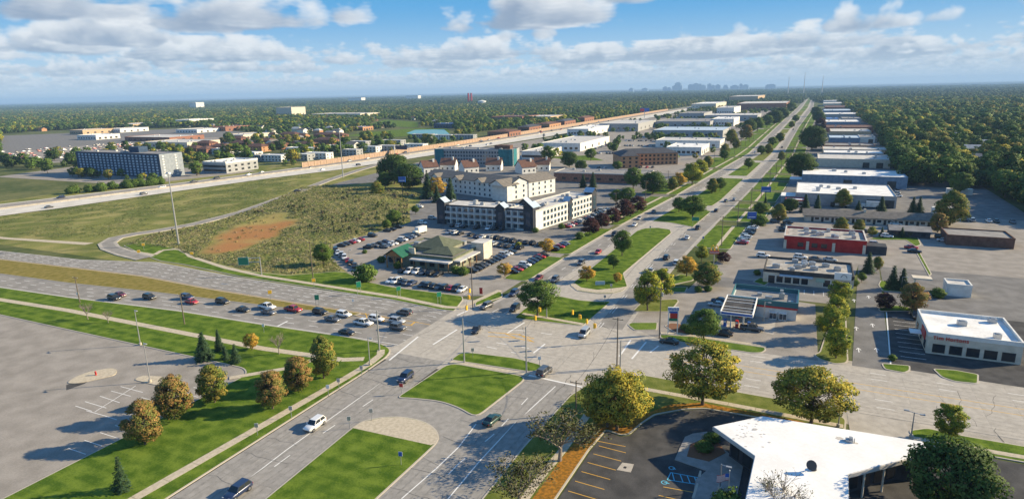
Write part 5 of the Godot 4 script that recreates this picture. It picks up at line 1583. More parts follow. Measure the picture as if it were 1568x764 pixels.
# ---------------------------------------------------------------- trees
var occupied: Array[Rect2] = []
var protos := {}
const GREEN := [Color(0.084, 0.152, 0.029), Color(0.109, 0.181, 0.038), Color(0.067, 0.123, 0.026), Color(0.138, 0.196, 0.043)]
const DEEP := [Color(0.046, 0.090, 0.023), Color(0.061, 0.113, 0.026), Color(0.080, 0.123, 0.032)]
const TURNING := [Color(0.30, 0.175, 0.06), Color(0.25, 0.17, 0.055), Color(0.18, 0.175, 0.045), Color(0.13, 0.16, 0.04), Color(0.35, 0.215, 0.085), Color(0.15, 0.165, 0.045)]
const HALF := [Color(0.123, 0.174, 0.038), Color(0.217, 0.217, 0.046), Color(0.094, 0.145, 0.032), Color(0.304, 0.239, 0.058)]
const YELLOW := [Color(0.40, 0.33, 0.04), Color(0.30, 0.275, 0.042), Color(0.20, 0.22, 0.04), Color(0.45, 0.36, 0.055), Color(0.15, 0.18, 0.035)]
const LIME := [Color(0.27, 0.30, 0.03), Color(0.18, 0.235, 0.035), Color(0.36, 0.33, 0.035), Color(0.12, 0.18, 0.03)]
const PURPLE := [Color(0.065, 0.026, 0.029), Color(0.087, 0.038, 0.032), Color(0.051, 0.023, 0.026)]
const SPRUCE := [Color(0.038, 0.075, 0.038), Color(0.049, 0.093, 0.043), Color(0.032, 0.061, 0.029)]
const ORANGE := [Color(0.464, 0.275, 0.043), Color(0.377, 0.290, 0.043), Color(0.522, 0.319, 0.072)]
const SPARSE := [Color(0.167, 0.174, 0.065), Color(0.217, 0.189, 0.087), Color(0.123, 0.145, 0.058)]

class Leaves:
	var v := PackedVector3Array()
	var n := PackedVector3Array()
	var c := PackedColorArray()
	var t := PackedInt32Array()
	func leaf(p: Vector3, normal: Vector3, size: float, spin: float, soft: Vector3, col: Color) -> void:
		var u := normal.cross(Vector3.UP if absf(normal.y) < 0.95 else Vector3.RIGHT).normalized().rotated(normal, spin)
		var w := normal.cross(u)
		var at := v.size()
		var fold := normal * size * 0.22
		v.append_array(PackedVector3Array([p - u * size, p + w * size * 0.62 - fold, p + u * size, p - w * size * 0.62 - fold]))
		var m := (normal * 0.5 + soft * 0.8).normalized()
		n.append_array(PackedVector3Array([m, m, m, m]))
		c.append_array(PackedColorArray([col, col, col, col]))
		t.append_array(PackedInt32Array([at, at + 1, at + 2, at, at + 2, at + 3]))
	func mesh() -> ArrayMesh:
		var a := []
		a.resize(Mesh.ARRAY_MAX)
		a[Mesh.ARRAY_VERTEX] = v
		a[Mesh.ARRAY_NORMAL] = n
		a[Mesh.ARRAY_COLOR] = c
		a[Mesh.ARRAY_INDEX] = t
		var m := ArrayMesh.new()
		m.add_surface_from_arrays(Mesh.PRIMITIVE_TRIANGLES, a)
		return m

func vary(c: Color, r: RandomNumberGenerator, k := 0.22) -> Color:
	var f := 1.0 + r.randf_range(-k, k)
	return Color(c.r * f * r.randf_range(0.92, 1.08), c.g * f, c.b * f)

func ball(r: RandomNumberGenerator) -> Vector3:
	while true:
		var p := Vector3(r.randf_range(-1, 1), r.randf_range(-1, 1), r.randf_range(-1, 1))
		if p.length() <= 1.0 and p.length() > 0.05:
			return p
	return Vector3.UP

# a ten metre tree: clumps of leaves on limbs. shape: half width, foot of the crown, pointedness
func leafy(seed_: int, wide: float, foot: float, point: float, clumps: int, per: int, size: float, palette: Array, clump_r := 1.15, gaps := 0.0) -> Array:
	var r := RandomNumberGenerator.new()
	r.seed = seed_
	var L := Leaves.new()
	var tr := st()
	var lean := Vector3(r.randf_range(-0.25, 0.25), 0, r.randf_range(-0.25, 0.25))
	var fork := Vector3(lean.x, foot + 1.2, lean.z)
	tube(tr, Vector3(0, -0.2, 0), fork * 0.5, 0.27, 0.19, 8)
	tube(tr, fork * 0.5, fork, 0.19, 0.16, 8)
	tube(tr, fork, Vector3(lean.x * 1.5, 8.2, lean.z * 1.5), 0.15, 0.03, 6)
	var mid := (foot + 10.0) / 2
	var half := (10.0 - foot) / 2
	for i in clumps:
		var d := ball(r)
		var q := d.normalized() * pow(d.length(), 0.45)
		var narrow := 1.0 - point * clampf(q.y * 0.5 + 0.5, 0, 1)
		var c := Vector3(q.x * (wide - clump_r * 0.5) * narrow, mid + q.y * (half - clump_r * 0.45), q.z * (wide - clump_r * 0.5) * narrow)
		c += Vector3(r.randfn(0, 0.3), r.randfn(0, 0.2), r.randfn(0, 0.3))
		if r.randf() < gaps:
			continue
		var cr := clump_r * r.randf_range(0.65, 1.2) * (1.0 - 0.45 * point * clampf(q.y * 0.5 + 0.5, 0, 1))
		if i % 2 == 0:
			var base := Vector3(lean.x * 1.2, clampf(c.y - 2.2, fork.y * 0.8, 7.5), lean.z * 1.2)
			tube(tr, base, c, 0.07, 0.02, 4)
		var tone: Color = palette[r.randi() % palette.size()]
		for k in per:
			var e := ball(r)
			e = e.normalized() * pow(e.length(), 0.55)
			var p := c + Vector3(e.x * cr, e.y * cr * 0.72, e.z * cr)
			var nn := (e + Vector3(r.randfn(0, 0.5), r.randf() * 0.7, r.randfn(0, 0.5))).normalized()
			var tint: Color = tone if r.randf() < 0.7 else palette[r.randi() % palette.size()]
			L.leaf(p, nn, size * r.randf_range(0.7, 1.3), r.randf() * TAU, (p - Vector3(0, mid, 0)).normalized(), vary(tint, r))
	return [L.mesh(), fin(tr)]

func conifer(seed_: int, wide: float, palette: Array, tiers := 20, size := 0.30) -> Array:
	var r := RandomNumberGenerator.new()
	r.seed = seed_
	var L := Leaves.new()
	var tr := st()
	tube(tr, Vector3(0, -0.2, 0), Vector3(0, 9.6, 0), 0.20, 0.02, 7)
	for i in tiers:
		var t := float(i) / tiers
		var y := lerpf(0.7, 9.7, t)
		var reach := wide * (1.0 - t) * r.randf_range(0.82, 1.1) + 0.12
		var arms := int(lerpf(13, 5, t))
		var turn := r.randf() * TAU
		for k in arms:
			var a := turn + TAU * k / arms + r.randf_range(-0.2, 0.2)
			var rr := reach * r.randf_range(0.7, 1.1)
			var tip := Vector3(cos(a) * rr, y - rr * 0.22, sin(a) * rr)
			var tone: Color = palette[r.randi() % palette.size()]
			for j in int(5 + rr * 7):
				var s := pow(r.randf(), 0.6)
				var p := Vector3(0, y, 0).lerp(tip, s) + Vector3(r.randfn(0, 0.12), r.randfn(0, 0.07), r.randfn(0, 0.12)) * (0.5 + s)
				var nn := Vector3(cos(a) * 0.4 + r.randfn(0, 0.4), 0.8, sin(a) * 0.4 + r.randfn(0, 0.4)).normalized()
				L.leaf(p, nn, size * r.randf_range(0.7, 1.2), r.randf() * TAU, Vector3(cos(a), 0.35, sin(a)).normalized(), vary(tone, r))
	return [L.mesh(), fin(tr)]

# a tree almost out of leaf: limbs, branches and twigs with a thin veil of leaves
func bare(seed_: int, leaves: int, palette: Array) -> Array:
	var r := RandomNumberGenerator.new()
	r.seed = seed_
	var L := Leaves.new()
	var tr := st()
	tube(tr, Vector3(0, -0.2, 0), Vector3(0.1, 2.6, 0), 0.24, 0.17, 8)
	var tips := PackedVector3Array()
	for i in 9:
		var a := TAU * i / 9.0 + r.randf_range(-0.3, 0.3)
		var up := r.randf_range(0.8, 2.2)
		var p := Vector3(0.1, r.randf_range(2.0, 3.4), 0)
		var d := Vector3(cos(a), up, sin(a)).normalized()
		var q := p + d * r.randf_range(2.4, 3.6)
		tube(tr, p, q, 0.10, 0.06, 5)
		for j in 5:
			var d2 := (d + Vector3(r.randfn(0, 0.45), r.randf_range(-0.1, 0.5), r.randfn(0, 0.45))).normalized()
			var m := p.lerp(q, r.randf_range(0.5, 1.0))
			var e := m + d2 * r.randf_range(1.5, 2.8)
			tube(tr, m, e, 0.05, 0.025, 4)
			for k in 5:
				var d3 := (d2 + Vector3(r.randfn(0, 0.6), r.randf_range(-0.2, 0.5), r.randfn(0, 0.6))).normalized()
				var m2 := m.lerp(e, r.randf_range(0.3, 1.0))
				var f := m2 + d3 * r.randf_range(0.7, 1.5)
				tube(tr, m2, f, 0.03, 0.014, 3)
				tips.append(f)
	for i in leaves:
		var p := tips[r.randi() % tips.size()] + ball(r) * 0.55
		L.leaf(p, ball(r).normalized(), 0.13 * r.randf_range(0.7, 1.3), r.randf() * TAU, Vector3.UP, vary(palette[r.randi() % palette.size()], r))
	return [L.mesh(), fin(tr)]

func make_protos() -> void:
	protos = {
		"maple": [leafy(1, 4.1, 1.7, 0.25, 100, 120, 0.17, GREEN, 1.15), leafy(2, 4.4, 1.8, 0.2, 96, 120, 0.17, GREEN, 1.15)],
		"half": [leafy(3, 4.2, 0.7, 0.5, 100, 125, 0.18, HALF, 1.2), leafy(4, 4.0, 0.6, 0.55, 96, 125, 0.18, HALF, 1.2)],
		"turning": [leafy(5, 4.6, 0.7, 0.45, 105, 125, 0.18, TURNING, 1.2), leafy(6, 4.4, 0.6, 0.45, 105, 125, 0.18, TURNING, 1.2)],
		"yellow": [leafy(7, 5.0, 1.5, 0.2, 120, 115, 0.165, YELLOW, 1.2, 0.06), leafy(8, 5.3, 1.7, 0.15, 120, 115, 0.165, YELLOW, 1.15, 0.08)],
		"lime": [leafy(9, 4.4, 1.2, 0.3, 84, 110, 0.19, LIME, 1.2, 0.08), leafy(10, 4.1, 1.0, 0.3, 80, 110, 0.19, LIME, 1.2, 0.08)],
		"oak": [leafy(12, 5.2, 0.8, 0.12, 120, 110, 0.21, DEEP, 1.4)],
		"purple": [leafy(13, 4.2, 0.8, 0.1, 60, 90, 0.24, PURPLE, 1.3)],
		"orange": [leafy(14, 4.2, 1.1, 0.2, 60, 90, 0.22, ORANGE, 1.2, 0.08)],
		"spruce": [conifer(15, 3.0, SPRUCE), conifer(16, 2.6, SPRUCE)],
		"thin_spruce": [conifer(17, 2.9, SPRUCE, 13, 0.27)],
		"bare": [bare(18, 2600, SPARSE), bare(19, 3600, SPARSE)],
		"leafless": [bare(22, 260, SPARSE)],
		"bush": [leafy(20, 6.0, -1.5, 0.0, 40, 60, 0.55, GREEN, 2.6)],
		"mid": [leafy(31, 4.3, 1.2, 0.15, 46, 34, 0.42, GREEN, 1.4), leafy(32, 4.6, 1.0, 0.1, 46, 34, 0.42, DEEP, 1.5), leafy(33, 4.2, 1.2, 0.2, 44, 34, 0.42, HALF, 1.4), leafy(34, 3.8, 1.0, 0.4, 40, 34, 0.42, DEEP, 1.3), leafy(35, 4.4, 1.2, 0.1, 44, 34, 0.42, GREEN, 1.4), leafy(36, 4.2, 1.0, 0.1, 42, 32, 0.42, YELLOW, 1.4)],
	}

func tree(kind: String, x: float, z: float, h: float, label: String, wide := 1.0, group := "", called := "", variant := -1) -> void:
	var set_: Array = protos[kind]
	var p: Array = set_[rng.randi() % set_.size()] if variant < 0 else set_[variant]
	var names := {"maple": "maple_tree", "half": "pear_tree", "turning": "autumn_maple_tree", "yellow": "honey_locust_tree", "lime": "ash_tree", "oak": "oak_tree", "purple": "plum_tree", "orange": "autumn_tree", "spruce": "spruce_tree", "thin_spruce": "pine_tree", "bare": "bare_tree", "leafless": "leafless_tree", "bush": "bush", "mid": "tree"}
	var n := thing(called if called else names[kind], label, "bush" if kind == "bush" else "tree", Vector3(x, 0.05, z), rng.randf() * TAU, group)
	var s := h / 10.0
	n.scale = Vector3(s * wide * rng.randf_range(0.94, 1.06), s, s * wide * rng.randf_range(0.94, 1.06))
	part("crown", p[0], mats["leaf"], n)
	part("trunk", p[1], mats["bark_pale" if kind in ["leafless", "bare"] else "bark"], n)

func build_trees() -> void:
	make_protos()
	# along the shopping lot, from the front
	tree("turning", -103.7,-64.3,8.9, "orange brown maple at the lot edge, nearest the camera", 1.0)
	tree("turning", -107.2,-73,9.1, "orange brown maple at the lot edge, second from the camera", 1.0)
	tree("half", -105.4,-80.7,8.6, "green and gold pear tree at the lot edge beside the two orange maples", 1.05)
	tree("turning", -92.2,-83.2,8.4, "russet maple alone on the lawn beside the sidewalk", 0.95)
	tree("turning", -93,-91.5,8, "russet maple in the middle of the lawn row by the sidewalk", 1.0)
	tree("half", -92.2,-98.2,10.1, "tall green gold tree near the crossroads corner", 0.9)
	tree("thin_spruce", -94.2,-53.6,6.6, "thin young pine on the front lawn", 0.85)
	tree("spruce", -125.8,-95.4,7.3, "dense dark spruce at the corner of the shopping lot", 1.25)
	tree("spruce", -127.1,-100.8,5.8, "narrow spruce behind the dense dark one", 0.8)
	tree("thin_spruce", -117.3,-96.9,5.1, "small pine at the tip of the lot corner", 1.2)
	tree("thin_spruce", -121.1,-97.4,3.8, "smallest pine between the spruces", 1.2)
	tree("leafless", -181.2,-102.6,6.6, "bare sapling beside the long sidewalk at the west edge", 0.9)
	tree("leafless", -173,-103.1,4.8, "small bare sapling beside the long sidewalk", 0.9)
	tree("orange", -119.6,-103.9,4.6, "small orange sapling beside the sidewalk", 1.0)
	tree("leafless", -111.5,-104.6,6.5, "pale leafless sapling beside the sidewalk", 0.9)
	# medians and corners
	tree("maple", -64,-152.3,10.3, "broad green maple on the median north of the crossroads", 1.35)
	tree("bare", -33.4,-88.3,9.7, "large half bare tree beside the northbound carriageway", 1.6)
	tree("bare", -34.6,-74.5,8.1, "sparse leafed tree at the front edge of the boulevard verge", 1.7)
	tree("yellow", -27.3,-101.5,12.4, "big yellowing tree at the bank corner with leaf litter below", 1.1)
	tree("yellow", -29.2,-102,10, "half bare olive tree standing against the big yellowing one", 1.0)
	tree("yellow", -14.6,-117.2,13.1, "big yellow green tree behind the bank parking lot", 1.1)
	tree("yellow", 4.7,-117.7,11.2, "big yellow tree behind the white bank roof", 1.25)
	tree("maple", -19.4,-150.4,8.7, "round green tree in front of the gas station", 1.15)
	tree("lime", -37,-167.6,11.9, "lime yellow tree at the gas station corner", 0.95)
	tree("lime", -35.7,-179.2,10, "lime tree behind the corner tree of the gas station", 0.9)
	tree("maple", -59.7,-224.1,10.2, "slim green tree on the long median island", 0.9)
	tree("maple", -57.7,-205.7,5.4, "small round green tree on the long median island", 1.1)
	tree("orange", -61.6,-188.4,5.5, "sparse brown tree at the rounded end of the median island", 1.3)
	tree("orange", -52.2,-190.5,3.5, "small brown tree beside the median bulb", 1.2)
	tree("maple", -47.6,-306.9,11.1, "big green double crowned tree on the second median island", 1.5)
	tree("maple", -56.2,-318.3,7.9, "green tree joined to the big one on the second median island", 1.2)
	tree("half", -25,-195.7,8.4, "spreading olive tree behind the gas station sign", 1.4)
	tree("orange", -32.8,-205,7.3, "orange yellow tree at the burger restaurant drive", 1.2)
	tree("lime", -31.3,-226.7,6, "yellow sapling beside the arches sign", 1.0)
	tree("purple", -24,-227.5,3.8, "round purple bush by the burger restaurant lot", 1.6)
	for q in [[9.7,-151.3,7.7, "front"], [8.4,-163,8.7, "second"], [10,-173.1,8.4, "third"], [11.2,-188.8,8.3, "rearmost"]]:
		tree("lime", q[0], q[1], q[2], "yellow green street tree, %s of the line beside the fast food street" % q[3], 1.0, "street trees beside the fast food street")
	tree("spruce", 21.2,-230.3,7.5, "dark spruce by the end of the fast food street", 1.3)
	tree("half", 24.2,-234.8,4.9, "small olive tree beside the dark spruce", 1.0)
	tree("spruce", 26.5,-213.3,7.8, "blue spruce on the grass island, left of the pair", 1.1)
	tree("spruce", 29.1,-213.6,7.1, "blue spruce on the grass island, right of the pair", 1.1)
	tree("turning", 29.4,-193.7,8, "wide orange green tree behind the coffee shop lot", 1.25)
	tree("purple", 22.8,-192.2,4.7, "purple leafed shrub beside the wide orange tree", 1.3)
	tree("maple", 18.7,-218.3,3.2, "small tree at the burger restaurant corner", 1.2)
	tree("oak", 22.5,-97.1,11.8, "dark leafy tree against the bank's east corner", 1.0)
	tree("lime", 26.1,-120.6,7.2, "green tree on the verge at the east edge", 0.9)
	tree("leafless", 0.5,-85.3,10.4, "leafless shrub tree in front of the bank roof", 1.0)
	tree("bush", -5.9,-84.6,4.3, "green shrub beside the flag pole", 1.0)
	for q in [[-11.9,-101,1.6, "long clipped"], [-11.1,-104.5,1.5, "round clipped"]]:
		tree("bush", q[0], q[1], q[2] * 1.0, "%s evergreen bush in the bank planting bed" % q[3], 1.6)
	# hedges and bushes about the lots
	for q in [[-24.7,-156.3,1.8, "low hedge behind the gas price sign"], [-23.4,-154.4,1.8, "end of the hedge behind the gas price sign"], [-26.7,-190,1.9, "hedge at the gas station drive"], [-24.2,-191.7,1.9, "hedge bush nearest the gas station shop"], [-11.8,-215.4,1.8, "bush at the burger restaurant corner"], [16.6,-213.8,1.9, "dark bush at the burger restaurant's rear corner"], [21,-154.8,1.4, "dark round bush by the coffee shop drive"], [37.5,-208.9,3, "green bush by the white kiosk"], [-130.7,-162.9,5.9, "tall green bush at the lot corner"], [-129.1,-179.8,2.6, "small green bush left of the lodge porch"], [-139.8,-184.4,2.5, "green bush in the lot island near the lodge"], [-106.6,-181.2,2.8, "green bush before the lodge canopy"], [-103.3,-180.7,3, "yellow green bush before the lodge canopy"], [-98,-262.4,2.4, "bush below the motel corner tower"], [-106,-250.9,2.3, "yellow bush at the motel stairs"], [-154.5,-193.5,1.6, "dark hedge in the lot island"], [-83.6,-245.4,3.1, "hedge between motel lot and boulevard"]]:
		tree("bush", q[0], q[1], q[2], q[3], 1.1)
	tree("orange", -88,-219,5.7, "orange tree at the lot corner by the boulevard verge", 1.4)
	tree("orange", -88.9,-183.7,5, "yellow orange tree in the lot by the boulevard verge", 1.4)
	tree("lime", -100.7,-221,2.9, "small yellow tree in the middle of the lot", 1.4)
	for q in [[-81.8,-253.9,7.7, "nearest the crossroads"], [-81,-268.4,7.1, "second from the crossroads"], [-79.4,-279.6,7.7, "third from the crossroads"], [-77.5,-293.3,9.5, "fourth from the crossroads"], [-75.8,-311.8,8.3, "farthest from the crossroads"]]:
		tree("purple", q[0], q[1], q[2], "dark purple plum tree beside the motel, %s" % q[3], 1.25, "purple plum trees beside the motel")
	for q in [["oak", -258.4,-361.8,21.1, "big dark tree west of the gabled hotel"], ["oak", -234.5,-343.9,17, "dark tree beside the big one west of the gabled hotel"], ["spruce", -202.4,-315.9,16.3, "tall dark conifer by the blue motel sign"], ["spruce", -185.7,-313.9,14, "dark conifer at the gabled hotel's corner"], ["orange", -200.1,-321.6,12.5, "rusty tree between the two dark conifers"], ["spruce", -189.8,-305.6,10.1, "lower conifer in front of the rusty tree"], ["maple", -249.8,-339.2,12, "pale green tree at the meadow's top edge"], ["half", -234.9,-310.6,10.3, "olive tree on the meadow slope"], ["maple", -175.5,-243.1,7.9, "round green tree at the lot's upper corner"], ["maple", -172.6,-233.3,4.9, "green shrub tree at the lot's upper corner"], ["maple", -157.9,-173.7,8.4, "dense green tree by the timber poles"], ["maple", -181.5,-270.7,4.8, "small round tree behind the lot"],
			["spruce", -129,-384.7,9.2, "dark pointed tree in front of the brick hall, left"], ["spruce", -123,-386.5,10.4, "dark pointed tree in front of the brick hall, right"], ["maple", -202.7,-510.7,15.6, "tall green tree behind the gabled hotel's wing"], ["oak", -175.3,-487.8,12.7, "dark tree on the grass patch before the white works"], ["maple", -173.7,-539.4,11.4, "round dark tree by the white works"], ["oak", -157.7,-465.5,8.5, "low dark tree left of the tan hotel"], ["maple", -131.3,-472.6,7.9, "green tree before the tan hotel's left wing"], ["maple", -96.6,-385.8,14.2, "green tree in front of the brick hall's right end"], ["oak", -81.3,-371.7,13.5, "dark green tree beside the brick hall"], ["maple", -92.5,-332.6,8.2, "green tree behind the motel's far end"], ["maple", -86.5,-334.6,9.3, "round green tree behind the motel's far end"], ["lime", -65.9,-415.6,14.6, "yellow tree on the boulevard verge, nearest"], ["orange", -71.7,-402,9.8, "yellow brown tree near the brick hall"], ["lime", -67.7,-458.6,12.3, "yellow tree on the boulevard verge, second"], ["half", -69.2,-506.4,10, "olive tree on the boulevard verge by the white hall"], ["half", -72.9,-387.5,8.7, "low olive tree before the yellow ones"],
			["half", -49.1,-384.2,9.2, "brownish tree on the third median island"], ["maple", -45.8,-393.1,8.6, "dark small tree on the third median island"], ["maple", -39.6,-509.8,8.8, "round tree alone on the fourth median island"], ["maple", -38.2,-617.7,9.4, "dark tree pair on the fifth median island, left"], ["half", -33,-631.3,10.1, "dark tree pair on the fifth median island, right"], ["maple", -33.8,-709.3,10.6, "dark tree on the sixth median island"], ["half", -28.4,-770.3,11.4, "olive tree on the sixth median island"], ["maple", -29.7,-770,10.7, "green tree touching the olive one on the sixth median"], ["half", -24.8,-1043.8,10.5, "yellow green tree on a far median"], ["maple", -23,-1195.9,14.1, "dark tree on a far median"], ["half", -19.6,-576.6,8.1, "tree on the east verge facing the fourth median"], ["oak", -3.2,-462.8,17.7, "very big round tree beside the warehouses"], ["oak", 3.4,-679.2,23.5, "large tree on the east verge beyond the big round one"], ["purple", 12.5,-984.4,17.7, "dark tree on the east verge by the far warehouses"], ["oak", 12,-1196.2,19.2, "dark tree further along the east verge"], ["oak", 8.7,-1456.7,19.5, "last big tree along the east verge"],
			["half", -69,-610.8,11.2, "olive tree by the white hall's end"], ["maple", -63.7,-565.9,9.4, "low green tree by the white hall's end"], ["half", -76.9,-734.8,16.8, "brown tree at the start of the tree belt"], ["turning", -68.5,-813.4,17.6, "russet tree in the tree belt"], ["oak", -73.5,-906.8,18.7, "dark tree in the tree belt"], ["maple", -66,-948.4,21.2, "green tree in the middle of the tree belt"], ["maple", -60.1,-1058.7,19.6, "tall green tree in the tree belt"], ["oak", -53.7,-1133.2,23.9, "dark tall tree in the tree belt"], ["oak", -48.3,-1290,23.5, "dark tree near the tree belt's end"], ["maple", -42,-1602.6,26, "tree at the tree belt's end"], ["half", -65.9,-679.8,10.4, "low brown tree at the foot of the tree belt"],
			["maple", -18,-318.7,7.2, "green tree beside the blue roadside sign"], ["half", -9.5,-308.4,8.8, "orange green round tree by the motor court lot"], ["spruce", -17.1,-337,7.3, "dark narrow tree below the tall blue sign"], ["oak", -5.6,-335.2,7.1, "dark tree behind the orange green round one"], ["spruce", 1.1,-337.5,9.4, "dark conifer beside the motel office"], ["spruce", 6.6,-344.9,8.2, "dark conifer in front of the grey warehouse"], ["bush", -17.1,-298,5, "dark hedge at the end of the parked row"], ["half", 18.3,-356.4,10, "thin crowned tree in front of the grey warehouse"], ["spruce", 25,-351,5.2, "small conifer between the two box trucks"], ["spruce", 34.6,-348.7,8.3, "tall conifer at the grey warehouse corner"], ["spruce", 47.9,-351.3,8.2, "dark conifer by the camouflage container"], ["spruce", 50.7,-352.3,8.2, "dark conifer beside the other by the container"], ["half", 15,-285.7,8.2, "olive tree between motor court and red restaurant"], ["half", 21.9,-290.7,6.8, "thin olive tree right of the olive one"], ["lime", 26.6,-289.8,4.3, "yellow shrub tree beside the cedar cabin"], ["spruce", 30.2,-291.1,4.1, "cedar before the cabin, left"], ["spruce", 37.2,-291.1,4.6, "cedar before the cabin, right"], ["turning", 51.7,-306.5,8.5, "brownish tree at the motor court's east end"], ["half", 58.6,-324.3,15.7, "leafy tree at the east edge by the wood"], ["maple", 77.2,-413.9,13.6, "tall tree at the east edge before the wood"]]:
		tree(q[0], q[1], q[2], q[3], q[4], 1.15)
	scatter_single_trees()

const TONES := ["bright green", "dark green", "olive", "narrow dark green", "broad green", "yellowing"]
func tall_word(h: float, a: float, b: float) -> String:
	return "low" if h < a else "middle sized" if h < b else "tall"

func free_of_buildings(p: Vector2, margin: float) -> bool:
	for r in occupied:
		if r.grow(margin).has_point(p):
			return false
	return true

func scatter_single_trees() -> void:
	for c in get_children():
		if c.has_meta("w"):
			var w: float = c.get_meta("w")
			var d: float = c.get_meta("d")
			var clear := 20.0 if str(c.name).begins_with("house") else 0.0   # a front garden
			occupied.append(Rect2(c.position.x - w / 2, c.position.z - d / 2, w, d + clear))
	var r := RandomNumberGenerator.new()
	r.seed = 99
	# among the townhouses beyond the freeway
	var k := 0
	var tries := 0
	while k < 120 and tries < 4000:
		tries += 1
		var p := Vector2(r.randf_range(-760, -405), r.randf_range(-740, -330))
		if p.x > at_z(FREE_FAR, p.y) - 14 or p.x < -2.05 * absf(p.y) - 40 or not free_of_buildings(p, 4.0):
			continue
		var hh := r.randf_range(8, 15)
		var v := r.randi() % 6
		tree("mid", p.x, p.y, hh, "%s %s tree among the townhouses beyond the freeway" % [tall_word(hh, 10, 13), TONES[v]], 1.05, "trees among the townhouses beyond the freeway", "garden_tree", v)
		k += 1
	# front edge of the wood behind the warehouses
	for i in 46:
		var z := -350.0 - i * 9.0 - r.randf() * 4
		var x := wood_edge(z) - r.randf_range(0, 7)
		if x < 0.27 * absf(z) + 70:
			var hh := r.randf_range(12, 19)
			var v := r.randi() % 6
			tree("mid", x, z, hh, "%s %s tree at the wood's edge, %s warehouses" % [tall_word(hh, 14, 17), TONES[v], "behind the nearer" if z > -480 else "abreast of the middle" if z > -620 else "behind the farther"], 1.1, "front trees of the wood behind the warehouses", "wood_tree", v)
	# shrubs at the foot of the office and along the freeway bank
	for i in 26:
		var t := r.randf()
		var z := -255.0 - t * 60
		tree("bush", at_z(FREE_FAR, z) - r.randf_range(4, 14), z, r.randf_range(3, 6.5), "shrub on the freeway bank in front of the blue office block", 1.0, "shrubs below the blue office block")
	for i in 16:
		var a := r.randf_range(-560, -452)
		var v := r.randi() % 6
		tree("mid", a, -322 + r.randf_range(-6, 6), r.randf_range(5, 9), "%s tree at the foot of the blue office block, %s" % [TONES[v], "west end" if a < -525 else "middle" if a < -485 else "east end"], 1.1, "trees at the foot of the blue office block", "office_tree", v)

# ---------------------------------------------------------------- woods, brush
func low_tree(seed_: int, clumps: int, per: int, size: float, palette: Array, wide := 4.6) -> ArrayMesh:
	var r := RandomNumberGenerator.new()
	r.seed = seed_
	var L := Leaves.new()
	for i in clumps:
		var d := ball(r)
		var q := d.normalized() * pow(d.length(), 0.4)
		var c := Vector3(q.x * (wide - 1), 5.3 + q.y * 3.6, q.z * (wide - 1))
		var tone: Color = palette[r.randi() % palette.size()]
		for k in per:
			var e := ball(r).normalized() * r.randf_range(0.5, 1.0)
			var p := c + e * Vector3(1.9, 1.35, 1.9)
			L.leaf(p, (e + Vector3(0, 0.5, 0)).normalized(), size * r.randf_range(0.7, 1.3), r.randf() * TAU, (p - Vector3(0, 5, 0)).normalized(), vary(tone, r, 0.25))
	return L.mesh()

func patch_of_trees(seed_: int, n: int, spread: float) -> ArrayMesh:
	var r := RandomNumberGenerator.new()
	r.seed = seed_
	var L := Leaves.new()
	for i in n:
		var o := Vector3(r.randf_range(-spread, spread), 0, r.randf_range(-spread, spread))
		var h := r.randf_range(0.8, 1.35)
		var pal: Array = [GREEN, DEEP, DEEP, DEEP, DEEP][r.randi() % 5]
		var tone: Color = pal[r.randi() % pal.size()] * 0.8
		for k in 26:
			var e := ball(r).normalized()
			var p := o + Vector3(e.x * 5.2, 6.2 + e.y * 5.2, e.z * 5.2) * h
			L.leaf(p, (e + Vector3(0, 0.4, 0)).normalized(), 2.3 * h, r.randf() * TAU, e, vary(tone, r, 0.2))
	return L.mesh()

func multi(called: String, m: Mesh, places: Array, material: Material, colours := PackedColorArray(), label := "") -> void:
	var mm := MultiMesh.new()
	mm.transform_format = MultiMesh.TRANSFORM_3D
	mm.use_colors = colours.size() > 0
	mm.mesh = m
	mm.instance_count = places.size()
	for i in places.size():
		mm.set_instance_transform(i, places[i])
		if colours.size():
			mm.set_instance_color(i, colours[i])
	var o := MultiMeshInstance3D.new()
	o.name = numbered(called)
	o.multimesh = mm
	o.material_override = material
	o.set_meta("kind", "stuff")
	if label:
		o.set_meta("label", label)
	add_child(o)

func put(x: float, z: float, s: float, r: RandomNumberGenerator, y := 0.0, tall := 1.0) -> Transform3D:
	return Transform3D(Basis(Vector3.UP, r.randf() * TAU).scaled(Vector3(s, s * tall, s)), Vector3(x, y, z))

func in_view(x: float, z: float) -> bool:
	return x > -2.2 * absf(z) - 60 and x < 0.30 * absf(z) + 80

func wood_edge(z: float) -> float:
	if z > -442:
		return 104.0
	return lerpf(62, 72, clampf((-442 - z) / 200.0, 0, 1)) + lerpf(0, 14, clampf((-640 - z) / 400.0, 0, 1))

